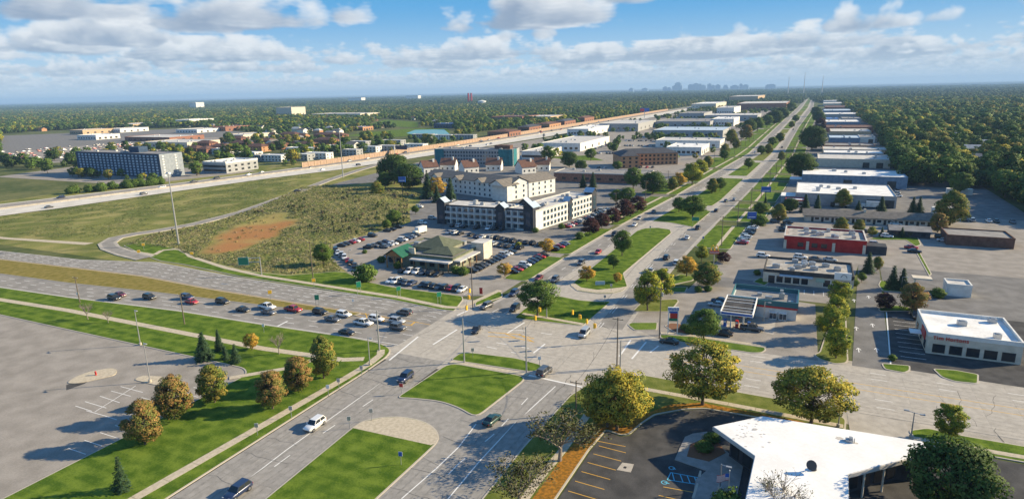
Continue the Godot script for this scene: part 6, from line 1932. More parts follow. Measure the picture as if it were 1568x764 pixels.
func build_forest() -> void:
	var r := RandomNumberGenerator.new()
	r.seed = 4
	var kinds := [low_tree(41, 26, 12, 0.85, DEEP), low_tree(42, 26, 12, 0.85, GREEN), low_tree(43, 24, 12, 0.85, HALF), low_tree(44, 26, 12, 0.85, GREEN, 4.0), low_tree(45, 24, 12, 0.85, LIME)]
	var lists := [[], [], [], [], []]
	var density := FastNoiseLite.new()
	density.seed = 8
	density.frequency = 0.004
	var pick := func(x: float, z: float) -> int: return [0, 0, 3, 0, 1, 3, 1, 2, 1, 2, 4][int(clampf(density.get_noise_2d(x * 2.2 + 500, z * 2.2) * 11 + 5 + r.randf_range(-3.5, 3.5), 0, 10))]
	var near := [[], [], [], [], [], []]
	# the wood behind the warehouses
	var z := -352.0
	while z > -2700.0:
		var step := 9.5 if z > -1100 else 12.0
		var x := wood_edge(z)
		while x < 0.30 * absf(z) + 80:
			if free_of_buildings(Vector2(x, z), 3.0):
				var t := put(x + r.randf_range(-4, 4), z + r.randf_range(-4, 4), (1.35 + 0.6 * density.get_noise_2d(x * 6, z * 6)) * r.randf_range(0.75, 1.4), r, 0.0, r.randf_range(0.8, 1.1))
				if z > -1000:
					near[[0, 1, 2, 2, 3, 4, 4, 5, 0, 1][int(clampf(density.get_noise_2d(x * 4 + 900, z * 4) * 9 + 4.5 + r.randf_range(-3, 3), 0, 9))]].append(t)
				else:
					lists[pick.call(x, z)].append(t)
			x += step
		z -= step
	# beyond the freeway and the estates
	z = -330.0
	while z > -3000.0:
		var step := 9.0 if z > -1200 else 13.0
		var x := -2.2 * absf(z) - 60
		while x < at_z(FREE_FAR, z) - 18:
			var px := x + r.randf_range(-5, 5)
			var pz := z + r.randf_range(-5, 5)
			var want := density.get_noise_2d(px, pz) + clampf((absf(z) - 700) / 900.0, -0.02, 0.6) + clampf((-780.0 - x) / 900.0, -0.05, 0.4)
			if x > -760 and z > -740:
				want = -0.12 + density.get_noise_2d(px * 2.5, pz * 2.5) * 0.6
			if z > -950 and x > -1150:
				want -= 0.16
			if want > r.randf_range(-0.35, 0.25) and not open_ground(px, pz) and free_of_buildings(Vector2(px, pz), 5.0):
				lists[pick.call(px, pz)].append(put(px, pz, (r.randf_range(0.5, 1.05) if z > -950 and x > -1150 else r.randf_range(0.6, 1.35)) * (1.0 + 0.5 * density.get_noise_2d(px * 5, pz * 5)), r))
			x += step
		z -= step
	# belts between works and freeway, and the end of the boulevard
	for i in 2600:
		var px := r.randf_range(-310, -60)
		var pz := r.randf_range(-2300, -560)
		if density.get_noise_2d(px * 3, pz * 3) > 0.14 and free_of_buildings(Vector2(px, pz), 5.0) and px < at_z(SBL, pz) - 22:
			lists[pick.call(px, pz)].append(put(px, pz, r.randf_range(0.5, 1.0), r))
	for i in 6:
		multi("wood", protos["mid"][i][0], near[i], mats["leaf"], PackedColorArray(), "broad leafed wood behind the warehouses")
	for i in kinds.size():
		multi("wood", kinds[i], lists[i], mats["leaf"], PackedColorArray(), "broad leafed woodland reaching to the horizon")
	# the far wood: patches of crowns
	var far := [patch_of_trees(51, 22, 34), patch_of_trees(52, 22, 34), patch_of_trees(53, 20, 34)]
	var spots := [[], [], []]
	z = -2400.0
	while z > -11500.0:
		var step := 58.0 + (absf(z) - 2400) * 0.012
		var x := -2.2 * absf(z) - 60
		while x < 0.30 * absf(z) + 200:
			if not (absf(x + 20) < 50 and z > -4000) and not (z > -2950 and x < -390) and not (z > -2650 and x > 40) and not (x < -290 and x > -400 and z > -4000) and r.randf() < 0.96:
				spots[r.randi() % 3].append(put(x + r.randf_range(-14, 14), z + r.randf_range(-14, 14), step / 58.0 * r.randf_range(0.9, 1.15), r, 0.0, r.randf_range(0.8, 1.25) * (58.0 / step) * (1.0 + (absf(z) - 2400) / 9000.0)))
			x += step
		z -= step
	for i in 3:
		multi("forest", far[i], spots[i], mats["leaf"], PackedColorArray(), "continuous far forest under the horizon")
	build_brush()

func open_ground(x: float, z: float) -> bool:
	var p := Vector2(x, z)
	for a in OPEN:
		if Geometry2D.is_point_in_polygon(p, a):
			return true
	return false

var OPEN := [p2([-543.2,-641.8,-459.5,-657,-428.1,-748,-507.9,-888.5,-612.7,-1047.9,-690.1,-1022.1,-738.3,-937.3,-633.3,-742.3]), p2([-633.7,-769.2,-539.2,-756,-491.9,-844.3,-612.7,-1047.9,-690.1,-1022.1,-704.5,-903]), p2([-808.9,-1037.8,-636.7,-984.2,-801.3,-1248.6,-1017.6,-1389.2]), p2([-739.7,-364.8,-671.2,-400.3,-642.3,-439.7,-647.4,-602.6,-804.9,-807.1,-1223.5,-991.2,-1492.4,-875.2,-1488.4,-745.6]), p2([-440.7,-770.2,-408.2,-826.4,-369.6,-1021.6,-414.3,-1145.1,-479.7,-924]), p2([-640,-395, -420,-395, -440,-290, -640,-290])]

func build_brush() -> void:
	# tall weeds and scrub on the meadow
	var r := RandomNumberGenerator.new()
	r.seed = 17
	var tuft := Leaves.new()
	for i in 16:
		var a := r.randf() * TAU
		var d := sqrt(r.randf()) * 0.8
		var p := Vector3(cos(a) * d, r.randf_range(0.05, 0.4), sin(a) * d)
		tuft.leaf(p, Vector3(cos(a) * 0.5, 1.0, sin(a) * 0.5).normalized(), r.randf_range(0.2, 0.42), r.randf() * TAU, Vector3.UP, Color(1, 1, 1) * r.randf_range(0.8, 1.2))
	var tm := tuft.mesh()
	var places := []
	var cols := PackedColorArray()
	var field := p2([-262,-170, -236,-173, -215,-165, -178,-159, -160,-160, -146,-170, -160,-181, -178,-202, -174,-244, -174,-254, -208,-302, -218,-336, -300,-345, -312,-330, -280,-262, -268,-222, -270,-185])
	for i in 60000:
		var x := r.randf_range(-320, -145)
		var z := r.randf_range(-346, -158)
		if not Geometry2D.is_point_in_polygon(Vector2(x, z), field):
			continue
		var dry := dry_patch(x, z)
		var thick := meadow_noise.get_noise_2d(x * 1.3 + 77, z * 1.3)
		if dry > 0.12 and r.randf() > 0.03:
			continue
		if r.randf() > 0.62 + thick * 1.0:
			continue
		var c := meadow_colour(x, z)
		c = c.lerp([Color(0.20, 0.25, 0.07), Color(0.36, 0.33, 0.12), Color(0.48, 0.41, 0.21), Color(0.15, 0.20, 0.07), Color(0.30, 0.25, 0.16)][r.randi() % 5], 0.5)
		cols.append(c * r.randf_range(0.8, 1.2))
		places.append(put(x, z, r.randf_range(0.7, 1.5), r, meadow_height(x, z) - 0.05, r.randf_range(0.6, 1.5)))
	# rougher grass between freeway and slip road
	var bank := p2([-400,-170, -300,-165, -282,-190, -276,-230, -290,-280, -325,-345, -360,-395, -378,-300, -392,-220])
	for i in 26000:
		var x := r.randf_range(-405, -270)
		var z := r.randf_range(-400, -160)
		if Geometry2D.is_point_in_polygon(Vector2(x, z), bank) and meadow_noise.get_noise_2d(x * 2, z) > -0.1:
			cols.append(meadow_colour(x, z).lerp(Color(0.19, 0.24, 0.06), 0.5) * r.randf_range(0.8, 1.2))
			places.append(put(x, z, r.randf_range(0.6, 1.2), r, 0.0, r.randf_range(0.3, 0.7)))
	multi("weeds", tm, places, mats["leaf"], cols, "tall weeds and rough grass on the meadow")
	# scrub: woody bushes on the slope
	var shrubs := []
	var tints := PackedColorArray()
	var sm := low_tree(61, 14, 14, 1.0, [Color(1, 1, 1)])
	for i in 900:
		var x := r.randf_range(-270, -165)
		var z := r.randf_range(-330, -190)
		if Geometry2D.is_point_in_polygon(Vector2(x, z), field) and dry_patch(x, z) < 0.05 and meadow_noise.get_noise_2d(x * 1.3 + 77, z * 1.3) > 0.04:
			shrubs.append(put(x, z, r.randf_range(0.08, 0.24), r, meadow_height(x, z) - 0.2, r.randf_range(0.8, 1.3)))
			tints.append([Color(0.09, 0.125, 0.04), Color(0.14, 0.165, 0.065), Color(0.165, 0.175, 0.09), Color(0.19, 0.16, 0.10)][r.randi() % 4])
	multi("scrub", sm, shrubs, mats["leaf"], tints, "low scrub bushes on the meadow slope")

# ---------------------------------------------------------------- cars
# body stations: x, half width, bottom, top; cabin: windscreen foot, roof front, roof rear, rear glass foot, belt, roof
const CARS := {
	"sedan": {"s": [[-2.35, 0.62, 0.45, 0.74], [-2.26, 0.82, 0.30, 0.94], [-1.7, 0.90, 0.22, 1.0], [-0.9, 0.91, 0.2, 0.98], [0.9, 0.91, 0.2, 0.95], [1.6, 0.90, 0.22, 0.87], [2.2, 0.80, 0.3, 0.76], [2.36, 0.58, 0.42, 0.62]], "c": [1.0, 0.25, -0.95, -1.8, 0.94, 1.45], "axle": [1.42, -1.42], "r": 0.33},
	"suv": {"s": [[-2.32, 0.70, 0.5, 0.95], [-2.26, 0.86, 0.36, 1.06], [-1.7, 0.94, 0.28, 1.10], [-0.9, 0.95, 0.26, 1.10], [0.9, 0.95, 0.26, 1.08], [1.6, 0.93, 0.28, 1.02], [2.25, 0.84, 0.36, 0.92], [2.38, 0.64, 0.48, 0.76]], "c": [1.08, 0.45, -1.75, -2.22, 1.06, 1.72], "axle": [1.45, -1.42], "r": 0.37},
	"pickup": {"s": [[-2.9, 0.88, 0.55, 1.06], [-2.86, 0.96, 0.45, 1.10], [-1.9, 0.98, 0.36, 1.10], [-0.9, 0.98, 0.34, 1.10], [1.2, 0.98, 0.34, 1.12], [2.1, 0.96, 0.36, 1.06], [2.75, 0.90, 0.42, 0.98], [2.9, 0.74, 0.5, 0.86]], "c": [1.35, 0.75, -0.7, -0.92, 1.08, 1.86], "axle": [1.85, -1.75], "r": 0.40},
	"minivan": {"s": [[-2.48, 0.72, 0.45, 0.95], [-2.42, 0.88, 0.30, 1.04], [-1.7, 0.97, 0.22, 1.06], [-0.9, 0.98, 0.2, 1.06], [0.9, 0.98, 0.2, 1.04], [1.8, 0.95, 0.22, 0.98], [2.4, 0.84, 0.3, 0.86], [2.52, 0.62, 0.42, 0.70]], "c": [1.75, 0.75, -2.05, -2.42, 1.02, 1.76], "axle": [1.55, -1.5], "r": 0.35}}
var car_protos := {}

func car_body(k: String) -> Array:
	var d: Dictionary = CARS[k]
	var s := SurfaceTool.new()
	s.begin(Mesh.PRIMITIVE_TRIANGLES)
	s.set_smooth_group(0)
	var rings := []
	for q in d.s:
		var w: float = q[1]
		var yb: float = q[2]
		var yt: float = q[3]
		var half := [Vector2(yb, w * 0.86), Vector2(yb + 0.12, w), Vector2(lerpf(yb, yt, 0.62), w), Vector2(yt - 0.05, w * 0.94), Vector2(yt, w * 0.82)]
		var ring := PackedVector3Array()
		for p in half:
			ring.append(Vector3(q[0], p.x, p.y))
		half.reverse()
		for p in half:
			ring.append(Vector3(q[0], p.x, -p.y))
		rings.append(ring)
	for i in rings.size() - 1:
		var a: PackedVector3Array = rings[i]
		var b: PackedVector3Array = rings[i + 1]
		for j in a.size():
			var m := (j + 1) % a.size()
			quad(s, a[j], a[m], b[m], b[j])
	for ring in [rings[0], rings[-1]]:
		for j in range(1, ring.size() - 1):
			tri(s, ring[0], ring[j], ring[j + 1])
	# cabin: a frustum in body colour; the panes lie on it
	s.set_smooth_group(-1)
	var c: Array = d.c
	var wb := 0.84
	var wt := 0.66
	if k != "sedan":
		wb = 0.9
		wt = 0.76
	var A := [Vector3(c[0], c[4], wb), Vector3(c[1], c[5], wt), Vector3(c[2], c[5], wt), Vector3(c[3], c[4], wb)]
	var B := []
	for p in A:
		B.append(p * Vector3(1, 1, -1))
	for i in 3:
		quad(s, A[i], A[i + 1], B[i + 1], B[i])
	quad(s, A[0], A[1], A[2], A[3])
	quad(s, B[0], B[1], B[2], B[3])
	# a slightly domed roof skin
	var rise := Vector3(0, 0.05, 0)
	quad(s, A[1].lerp(B[1], 0.08) + rise, A[2].lerp(B[2], 0.08) + rise, B[2].lerp(A[2], 0.08) + rise, B[1].lerp(A[1], 0.08) + rise)
	for e in [[A[1], A[2], B[1], B[2]], [B[1], B[2], A[1], A[2]]]:
		quad(s, e[0], e[1], e[1].lerp(e[3], 0.08) + rise, e[0].lerp(e[2], 0.08) + rise)
	quad(s, A[1], B[1], B[1].lerp(A[1], 0.08) + rise, A[1].lerp(B[1], 0.08) + rise)
	quad(s, A[2], B[2], B[2].lerp(A[2], 0.08) + rise, A[2].lerp(B[2], 0.08) + rise)
	for z in [wb + 0.12, -wb - 0.12]:
		bx(s, Vector3(c[0] - 0.18, c[4] + 0.08, z), Vector3(0.12, 0.14, 0.22))
	var panes := []
	for f in [[A[0], A[1], B[1], B[0], "windshield", 0.07], [A[3], A[2], B[2], B[3], "rear_window", 0.1], [A[0], A[1], A[2], A[3], "side_window", 0.1], [B[0], B[1], B[2], B[3], "side_window", 0.1]]:
		var mid: Vector3 = (f[0] + f[1] + f[2] + f[3]) / 4
		var nn: Vector3 = (f[1] - f[0]).cross(f[2] - f[0]).normalized()
		if nn.dot(mid - Vector3((c[1] + c[2]) / 2, c[4], 0)) < 0:
			nn = -nn
		var g := st()
		var pts := []
		for i in 4:
			pts.append(f[i].lerp(mid, f[5] * (1.2 if f[4] == "side_window" else 1.0)))
		if f[4] == "side_window":
			# two panes with a pillar between
			var top: Vector3 = pts[1].lerp(pts[2], 0.48)
			var bot: Vector3 = pts[0].lerp(pts[3], 0.5)
			var top2: Vector3 = pts[1].lerp(pts[2], 0.54)
			var bot2: Vector3 = pts[0].lerp(pts[3], 0.55)
			quad(g, pts[0] + nn * 0.015, pts[1] + nn * 0.015, top + nn * 0.015, bot + nn * 0.015)
			quad(g, bot2 + nn * 0.015, top2 + nn * 0.015, pts[2] + nn * 0.015, pts[3] + nn * 0.015)
		else:
			quad(g, pts[0] + nn * 0.015, pts[1] + nn * 0.015, pts[2] + nn * 0.015, pts[3] + nn * 0.015)
		panes.append([f[4], fin(g)])
	return [fin(s), panes]

func wheel_mesh(r: float) -> Array:
	var t := st()
	tube(t, Vector3(0, 0, -0.11), Vector3(0, 0, 0.11), r, r, 14)
	var f := st()
	tube(f, Vector3(0, 0, 0.10), Vector3(0, 0, 0.125), r * 0.62, r * 0.55, 10)
	return [fin(t), fin(f)]

func car(kind: String, colour: String, x: float, z: float, dir: Vector2, label: String, group: String, near := false) -> void:
	var key := kind + colour + str(near)
	if not car_protos.has(key):
		if not meshes.has(kind):
			meshes[kind] = car_body(kind)
			meshes["wheel" + kind] = wheel_mesh(CARS[kind].r)
		var o := Node3D.new()
		var d: Dictionary = CARS[kind]
		var r: float = d.r
		part("body", meshes[kind][0], mats["car_" + colour], o)
		for p in meshes[kind][1]:
			part(p[0], p[1], mats["glass"], o)
		for ax in d.axle:
			for sd in [1, -1]:
				var w := part("wheel", meshes["wheel" + kind][0], mats["tyre"], o, Vector3(ax, r, sd * (0.83 if kind == "sedan" else 0.88)), 0.0 if sd > 0 else PI)
				if near:
					part("rim", meshes["wheel" + kind][1], mats["rim"], w)
		var f: Array = d.s[6]
		var b: Array = d.s[1]
		if near:
			for sd in [1, -1]:
				part("headlight", box(Vector3(0.22, 0.14, 0.34)), mats["headlight"], o, Vector3(f[0] + 0.02, f[3] - 0.12, sd * (f[1] - 0.22)))
				part("taillight", box(Vector3(0.14, 0.22, 0.24)), mats["taillight"], o, Vector3(b[0] - 0.02, b[3] - 0.2, sd * (b[1] - 0.16)))
			part("front_bumper", box(Vector3(0.2, 0.18, f[1] * 1.5)), mats["steel_dark"], o, Vector3(f[0] + 0.08, f[2] + 0.16, 0))
			part("number_plate", box(Vector3(0.04, 0.14, 0.34)), mats["white"], o, Vector3(b[0] - 0.07, b[3] - 0.32, 0))
			if kind == "pickup":
				part("cargo_bed", box(Vector3(1.7, 0.06, 1.55)), mats["black"], o, Vector3(-1.95, 1.12, 0))
		elif kind == "pickup":
			part("cargo_bed", box(Vector3(1.7, 0.06, 1.55)), mats["black"], o, Vector3(-1.95, 1.12, 0))
		car_protos[key] = o
	var n: Node3D = car_protos[key].duplicate()
	n.name = numbered({"sedan": "sedan_car", "suv": "suv_car", "pickup": "pickup_truck", "minivan": "minivan"}[kind])
	add_child(n)
	n.position = Vector3(x, 0.062, z)
	n.rotation.y = atan2(-dir.y, dir.x)
	tag(n, label, "truck" if kind == "pickup" else "van" if kind == "minivan" else "car", group)

const HUE := {"K": "black", "W": "white", "S": "silver", "G": "grey", "R": "red", "N": "navy", "M": "maroon", "E": "green"}
const KIND := {"s": "sedan", "u": "suv", "p": "pickup", "v": "minivan"}
const SAY := {"K": "black", "W": "white", "S": "silver", "G": "dark grey", "R": "red", "N": "navy blue", "M": "maroon", "E": "dark green"}

# a row of parked cars, two letters each (colour, kind); a dot leaves a gap
func row(a: Vector2, b: Vector2, dir: Vector2, cars: String, where: String, from: String) -> void:
	var list := cars.split(" ")
	var k := 0
	for i in list.size():
		if list[i] == ".":
			continue
		var p := a.lerp(b, float(i) / maxi(1, list.size() - 1)) + Vector2(rng.randf_range(-0.15, 0.15), rng.randf_range(-0.15, 0.15))
		var f := 1.0 if rng.randf() < 0.7 else -1.0
		car(KIND[list[i][1]], HUE[list[i][0]], p.x, p.y, dir.rotated(rng.randf_range(-0.04, 0.04)) * f, "%s %s, %s from the %s %s" % [SAY[list[i][0]], {"s": "sedan", "u": "SUV", "p": "pickup", "v": "minivan"}[list[i][1]], ORD[k], from, where], "cars parked " + where)
		k += 1

func build_cars() -> void:
	var E := Vector2(1, 0.0)
	var W := Vector2(-1, 0.0)
	var S := Vector2(0, 1)
	var N := Vector2(0, -1)
	var q_east := "cars waiting on the eastbound carriageway"
	for c in [["suv", "black", -192.2,-117.6, "black SUV, rearmost of the eastbound queue"], ["sedan", "maroon", -193.7,-120.5, "dark red sedan beside the rearmost black SUV"], ["suv", "black", -182.2,-122.2, "black SUV alone behind the red sedan in the queue"], ["suv", "navy", -170.8,-126.6, "dark blue SUV beside the red sedan in the queue"], ["sedan", "red", -165.6,-124, "bright red sedan in the eastbound queue"], ["suv", "black", -156.6,-127.5, "black SUV by the straw median ahead of the red sedan"], ["sedan", "black", -144.9,-124.6, "black sedan in the eastbound queue's second lane"], ["pickup", "white", -140,-128.9, "white pickup by the straw median"], ["sedan", "grey", -136.1,-125.6, "dark grey sedan beside the white pickup"], ["pickup", "red", -131,-130, "red pickup by the straw median"], ["suv", "black", -122.1,-131.1, "large black SUV behind the white SUV at the median tip"], ["suv", "white", -114.3,-131.9, "white SUV at the tip of the straw median"], ["sedan", "grey", -114.8,-127.8, "dark sedan beside the white SUV in the middle lane"], ["pickup", "white", -104.9,-128.5, "white pickup in the middle lane near the stop line"], ["suv", "white", -103.5,-132.3, "white SUV in the yellow turn lane"], ["suv", "silver", -97.2,-133.1, "silver SUV first at the stop line"], ["suv", "grey", -94.2,-129.1, "dark SUV first at the stop line, right lane of the pair"], ["sedan", "black", -104.7,-121.4, "black sedan in the kerb lane by the white sign"]]:
		car(c[0], c[1], c[2], c[3], E.rotated(0.03), c[4], q_east, true)
	var moving := "cars driving near the crossroads"
	for c in [["suv", "grey", -99.3,-139.6, W, "dark grey SUV driving west past the median tip"], ["sedan", "black", -74.3,-135.5, Vector2(0.25, 1), "black sedan turning in the middle of the crossroads"], ["suv", "grey", -80.2,-153, Vector2(-0.2, 1), "dark grey SUV leaving the restaurant drive"], ["suv", "black", -71.9,-154.4, S, "black SUV waiting in the shade of the median maple"], ["suv", "navy", -77.8,-166.8, S, "dark SUV coming down beside the median maple"], ["minivan", "silver", -47.5,-143.4, S, "silver van at the crossroads below the yellow signals"], ["sedan", "maroon", -77.1,-184.9, S, "maroon car passing the restaurant lot"], ["suv", "grey", -71.3,-184.7, S, "grey SUV coming down the boulevard by the drive"], ["suv", "grey", -70.1,-207.5, S, "grey SUV beside the long median island"], ["sedan", "red", -69.2,-224.8, S, "red car beside the long median island"], ["suv", "black", -71.8,-256.1, S, "dark car beside the far end of the long median"], ["sedan", "white", -68.7,-278.6, S, "white sedan at the crossover by the long median"], ["sedan", "silver", -70.4,-294.1, S, "silver sedan by the purple trees"], ["sedan", "grey", -67.7,-312.6, S, "dark sedan near the second median"], ["sedan", "white", -42.1,-260.2, N, "white sedan driving up the northbound road"], ["suv", "black", -43.5,-225.1, N, "black SUV driving up the northbound road"], ["suv", "white", -38.8,-219.2, N, "white SUV driving up behind the black one"], ["sedan", "silver", -44.9,-206.2, N, "silver car by the lime trees of the gas corner"], ["suv", "black", -41.1,-280.8, N, "dark SUV beside the second median's tip"], ["sedan", "black", -39.3,-325.9, N, "black car beside the third median"], ["sedan", "grey", -38.2,-356.7, N, "grey car on the northbound road by the blue sign"], ["sedan", "silver", -34.4,-362.4, N, "silver car on the northbound road by the blue sign"], ["suv", "white", -79.4,-81, Vector2(0.03, 1), "white SUV driving down the southbound carriageway"], ["suv", "navy", -76.3,-60.2, Vector2(0.03, 1), "blue SUV at the bottom edge of the southbound carriageway"], ["suv", "navy", -75.1,-104.5, Vector2(0.05, 1), "dark blue SUV entering the southbound carriageway"], ["sedan", "green", -49.6,-95.5, Vector2(0.1, -1), "dark green sedan on the northbound carriageway by the turnaround"], ["minivan", "grey", -48.4,-118.7, Vector2(0.1, -1), "grey minivan at the northbound stop line"], ["sedan", "black", -26.8,-146.1, W, "black sedan on the crossroad beside the gas station verge"], ["sedan", "black", -15.4,-156.2, W, "black sedan in front of the fuel canopy"], ["pickup", "grey", -9.2,-162.5, E, "grey pickup leaving the fuel canopy"], ["sedan", "silver", -19.9,-178.4, W, "silver sedan parked beside the fuel canopy"], ["sedan", "navy", -19.6,-182.2, W, "dark blue sedan behind the silver one by the canopy"], ["suv", "black", -19.3,-167.8, N, "dark SUV refuelling under the canopy"]]:
		car(c[0], c[1], c[2], c[3], c[4], c[5], moving, true)
	car("sedan", "black", -21.5, -1000, N, "black car far up the northbound road", "cars far along the boulevard")
	car("sedan", "black", -24, -700, N, "black car on the northbound road abreast of the big round tree", "cars far along the boulevard")
	car("suv", "white", -45, -640, S, "white car far up the southbound road", "cars far along the boulevard")
	# the restaurant and motel lots
	row(Vector2(-121.4,-164.6), Vector2(-94.6,-164.4), S, "Ws Wu Ks Gs Ns . Ks Ku Ks Gs Ku Rs Ku Ws", "along the lawn by the crossroad", "west")
	row(Vector2(-170.5,-199.5), Vector2(-169.6,-238.5), E, "Ks Ks Rs Ws Rs . . Ku . . . Ks Ks . Ks", "at the meadow edge of the lot", "south")
	row(Vector2(-167.5,-191.5), Vector2(-141.5,-173.0), Vector2(0.6, 0.8), "Ku Ws Wp Wu Rs Ku Ks Gs", "on the slanting lot edge", "west")
	row(Vector2(-158.0,-200.5), Vector2(-157.0,-211.0), E, "Ku Gs Ks Ns", "on the little lot island", "south")
	row(Vector2(-152.5,-203.5), Vector2(-152.0,-226.0), E, "Gs Ws Ws Ks Wu Ns Ss Ku", "in the lot's west aisle", "south")
	row(Vector2(-124.8,-176.6), Vector2(-110.8,-176.8), S, "Ks Wp Wu Gs Ku Ks", "facing the lodge canopy", "west")
	row(Vector2(-101.8,-184.6), Vector2(-100.6,-214.0), E, "Ku Ks Ku Gs Ku Ks Ks Ns Su Ws Ks", "beside the lodge", "south")
	row(Vector2(-112.5,-222.5), Vector2(-99.8,-220.8), N, "Su Ks Ks Gs Ku", "behind the lodge end wall", "west")
	row(Vector2(-110.5,-231.0), Vector2(-92.0,-228.5), N, "Ks Ku Ks Ks Ku Ks Wu", "in the black row before the motel", "west")
	row(Vector2(-126.0,-233.0), Vector2(-113.0,-233.0), N, "Ns Ws Su Ku Gs", "in the aisle before the motel", "west")
	row(Vector2(-141.0,-236.0), Vector2(-129.5,-235.0), N, "Ss Wu Ks . Ks", "in the west part before the motel", "west")
	row(Vector2(-88.2,-188.6), Vector2(-87.0,-213.5), E, "Ks Rs Gs Wu Ns Ns Ks Rs Ks", "beside the boulevard verge", "south")
	row(Vector2(-86.4,-222.5), Vector2(-85.6,-238.5), E, "Ku . Rs Ns Gs . .", "at the verge drive", "south")
	row(Vector2(-96.3,-265.0), Vector2(-92.5,-301.0), E, "Rs Ws Rs Ks Wu Ws Ks Rs Ss Ks Ws Ks Gs", "along the sunlit motel wing", "south")
	row(Vector2(-93.2,-308.0), Vector2(-90.6,-312.0), E, "Su Ss", "at the motel's far end", "south")
	row(Vector2(-147.0,-249.6), Vector2(-119.0,-249.4), N, "Ks Wu Ks . Ku . Wu Ks Ks .", "under the motel balconies", "west")
	row(Vector2(-164.0,-250.0), Vector2(-166.0,-262.0), E, "Wu Su", "at the motel's west end", "south")
	car("suv", "white", -190.2,-287.8, E, "white SUV alone on the hotel yard", "cars parked on the hotel yard")
	row(Vector2(-215,-318), Vector2(-150,-304), N, "Ss . Ks . Gs . Ks . Ss Ks . Gs . Ks . . Ws", "in front of the gabled hotel", "west")
	# east side lots
	row(Vector2(-20.6,-258.5), Vector2(-19.0,-291.0), E, "Rs Ss . Wu Su . Ks Ks Ks . Ws Ss", "beside the east verge", "south")
	row(Vector2(-6.6,-288.0), Vector2(-5.6,-306.0), E, "Ku Ks Gs Ks . Ks", "in the motor court lot", "south")
	for c in [["sedan", "red", -3.3,-291.3, "red car behind the parked dark row"], ["suv", "white", -11.6,-239.8, "white car at the burger restaurant's rear drive"], ["suv", "white", 0.7,-242.4, "white car between red restaurant and burger restaurant"], ["sedan", "grey", 5.7,-241.4, "grey car between red restaurant and burger restaurant"], ["sedan", "silver", 10.3,-242.2, "silver car behind the burger restaurant's sign panel"], ["suv", "white", 31.8,-289.1, "white SUV beside the cedar cabin"], ["suv", "silver", 26.3,-272.8, "silver car at the red restaurant's corner"], ["sedan", "red", 38.2,-271.6, "dark red car beside the grass strip"], ["sedan", "black", 38.5,-265.4, "black sedan beside the grass strip"], ["sedan", "silver", 51,-288.7, "grey sedan near the brown low building"], ["suv", "black", 51.1,-294.8, "black car behind the grey sedan"], ["suv", "white", 37.5,-317, "white SUV before the motor court rooms"], ["sedan", "navy", 34.6,-317.4, "dark blue sedan before the motor court rooms"], ["sedan", "grey", 24.4,-296.9, "dark car under the olive trees"], ["sedan", "red", 7.1,-208.7, "red car in front of the burger restaurant"], ["suv", "silver", 11.2,-283, "silver SUV behind the red restaurant"], ["sedan", "white", 14.5,-282.9, "white sedan behind the red restaurant"], ["suv", "grey", -11,-306.3, "dark SUV near the blue sign shrubs"]]:
		car(c[0], c[1], c[2], c[3], E if c[3] < -300 else Vector2(1, 0.1), c[4], "cars parked in the eastern lots")
	car("pickup", "black", 29.5, -188.5, S, "black pickup at the back of the coffee shop lot", "cars parked in the eastern lots", true)
	for c in [["first", 17.1,-358, "black cab"], ["second", 30.9,-358.6, "small cab"]]:
		var t := thing("box_truck", "white box truck with %s before the grey warehouse, %s from the boulevard" % [c[3], c[0]], "truck", Vector3(c[1], 0.05, c[2]), 0.0, "box trucks before the grey warehouse")
		part("cargo_box", box_at(Vector3(1.0, 2.2, 0), Vector3(6.4, 2.8, 2.4)), mats["white_wall"], t)
		part("cab", box_at(Vector3(-3.4, 1.3, 0), Vector3(1.9, 1.9, 2.1)), mats["black" if c[0] == "first" else "white_wall"], t)
		part("windshield", box_at(Vector3(-4.3, 1.75, 0), Vector3(0.2, 0.8, 1.8)), mats["glass"], t)
		for q in [[-3.2, 1.05], [-3.2, -1.05], [2.8, 1.05], [2.8, -1.05]]:
			part("wheel", wheel_mesh(0.48)[0], mats["tyre"], t, Vector3(q[0], 0.48, q[1]))
	var bt := thing("box_truck", "white delivery truck with red side in the restaurant lot", "truck", Vector3(-153.5, 0.05, -231.5), 1.4)
	part("cargo_box", box_at(Vector3(0.8, 1.9, 0), Vector3(5.4, 2.5, 2.3)), mats["white_wall"], bt)
	part("side_panel", box_at(Vector3(0.8, 1.9, -1.17), Vector3(3.4, 1.1, 0.06)), mats["red"], bt)
	part("cab", box_at(Vector3(-2.8, 1.1, 0), Vector3(1.7, 1.7, 2.0)), mats["white_wall"], bt)
	for q in [[-2.6, 1.0], [-2.6, -1.0], [2.2, 1.0], [2.2, -1.0]]:
		part("wheel", wheel_mesh(0.45)[0], mats["tyre"], bt, Vector3(q[0], 0.45, q[1]))
	# works yards between the freeway and the boulevard
	row(Vector2(-262,-640), Vector2(-216,-640), N, "Ws Ks Ss . Gs Ks Wu . Rs Ks . Su Ks Ws . Ks Ns Ss", "before the big white works", "west")
	row(Vector2(-205,-648), Vector2(-206,-735), E, "Ks Ws . Ss Ks Gs . Wu Ks Rs . Ks Ss Ws Ks . Gs Ku Ws Ks", "along the sunlit side of the white works", "south")
	row(Vector2(-190,-600), Vector2(-150,-606), N, "Ss Ks Ws . Ks Gs Ku . Ws Ss Ks . Rs Ks", "on the paved yard left of the tan hotel", "west")
	row(Vector2(-296,-560), Vector2(-250,-572), N, "Ks Ss . Ws Ks Gs . Ku Ws Ss Ks . Ks", "on the showroom lot by the freeway", "west")
	row(Vector2(-150,-486), Vector2(-110,-500), N, "Ks Ws . Gs Ks Ss . Ku Rs Ks", "before the tan hotel", "west")
	row(Vector2(-200,-760), Vector2(-150,-762), N, "Ws Ks Wu Ss . Ks Gs Ws Ks . Ks Ws Su Ks . Rs Ws Ks", "in the yard beyond the white works", "west")
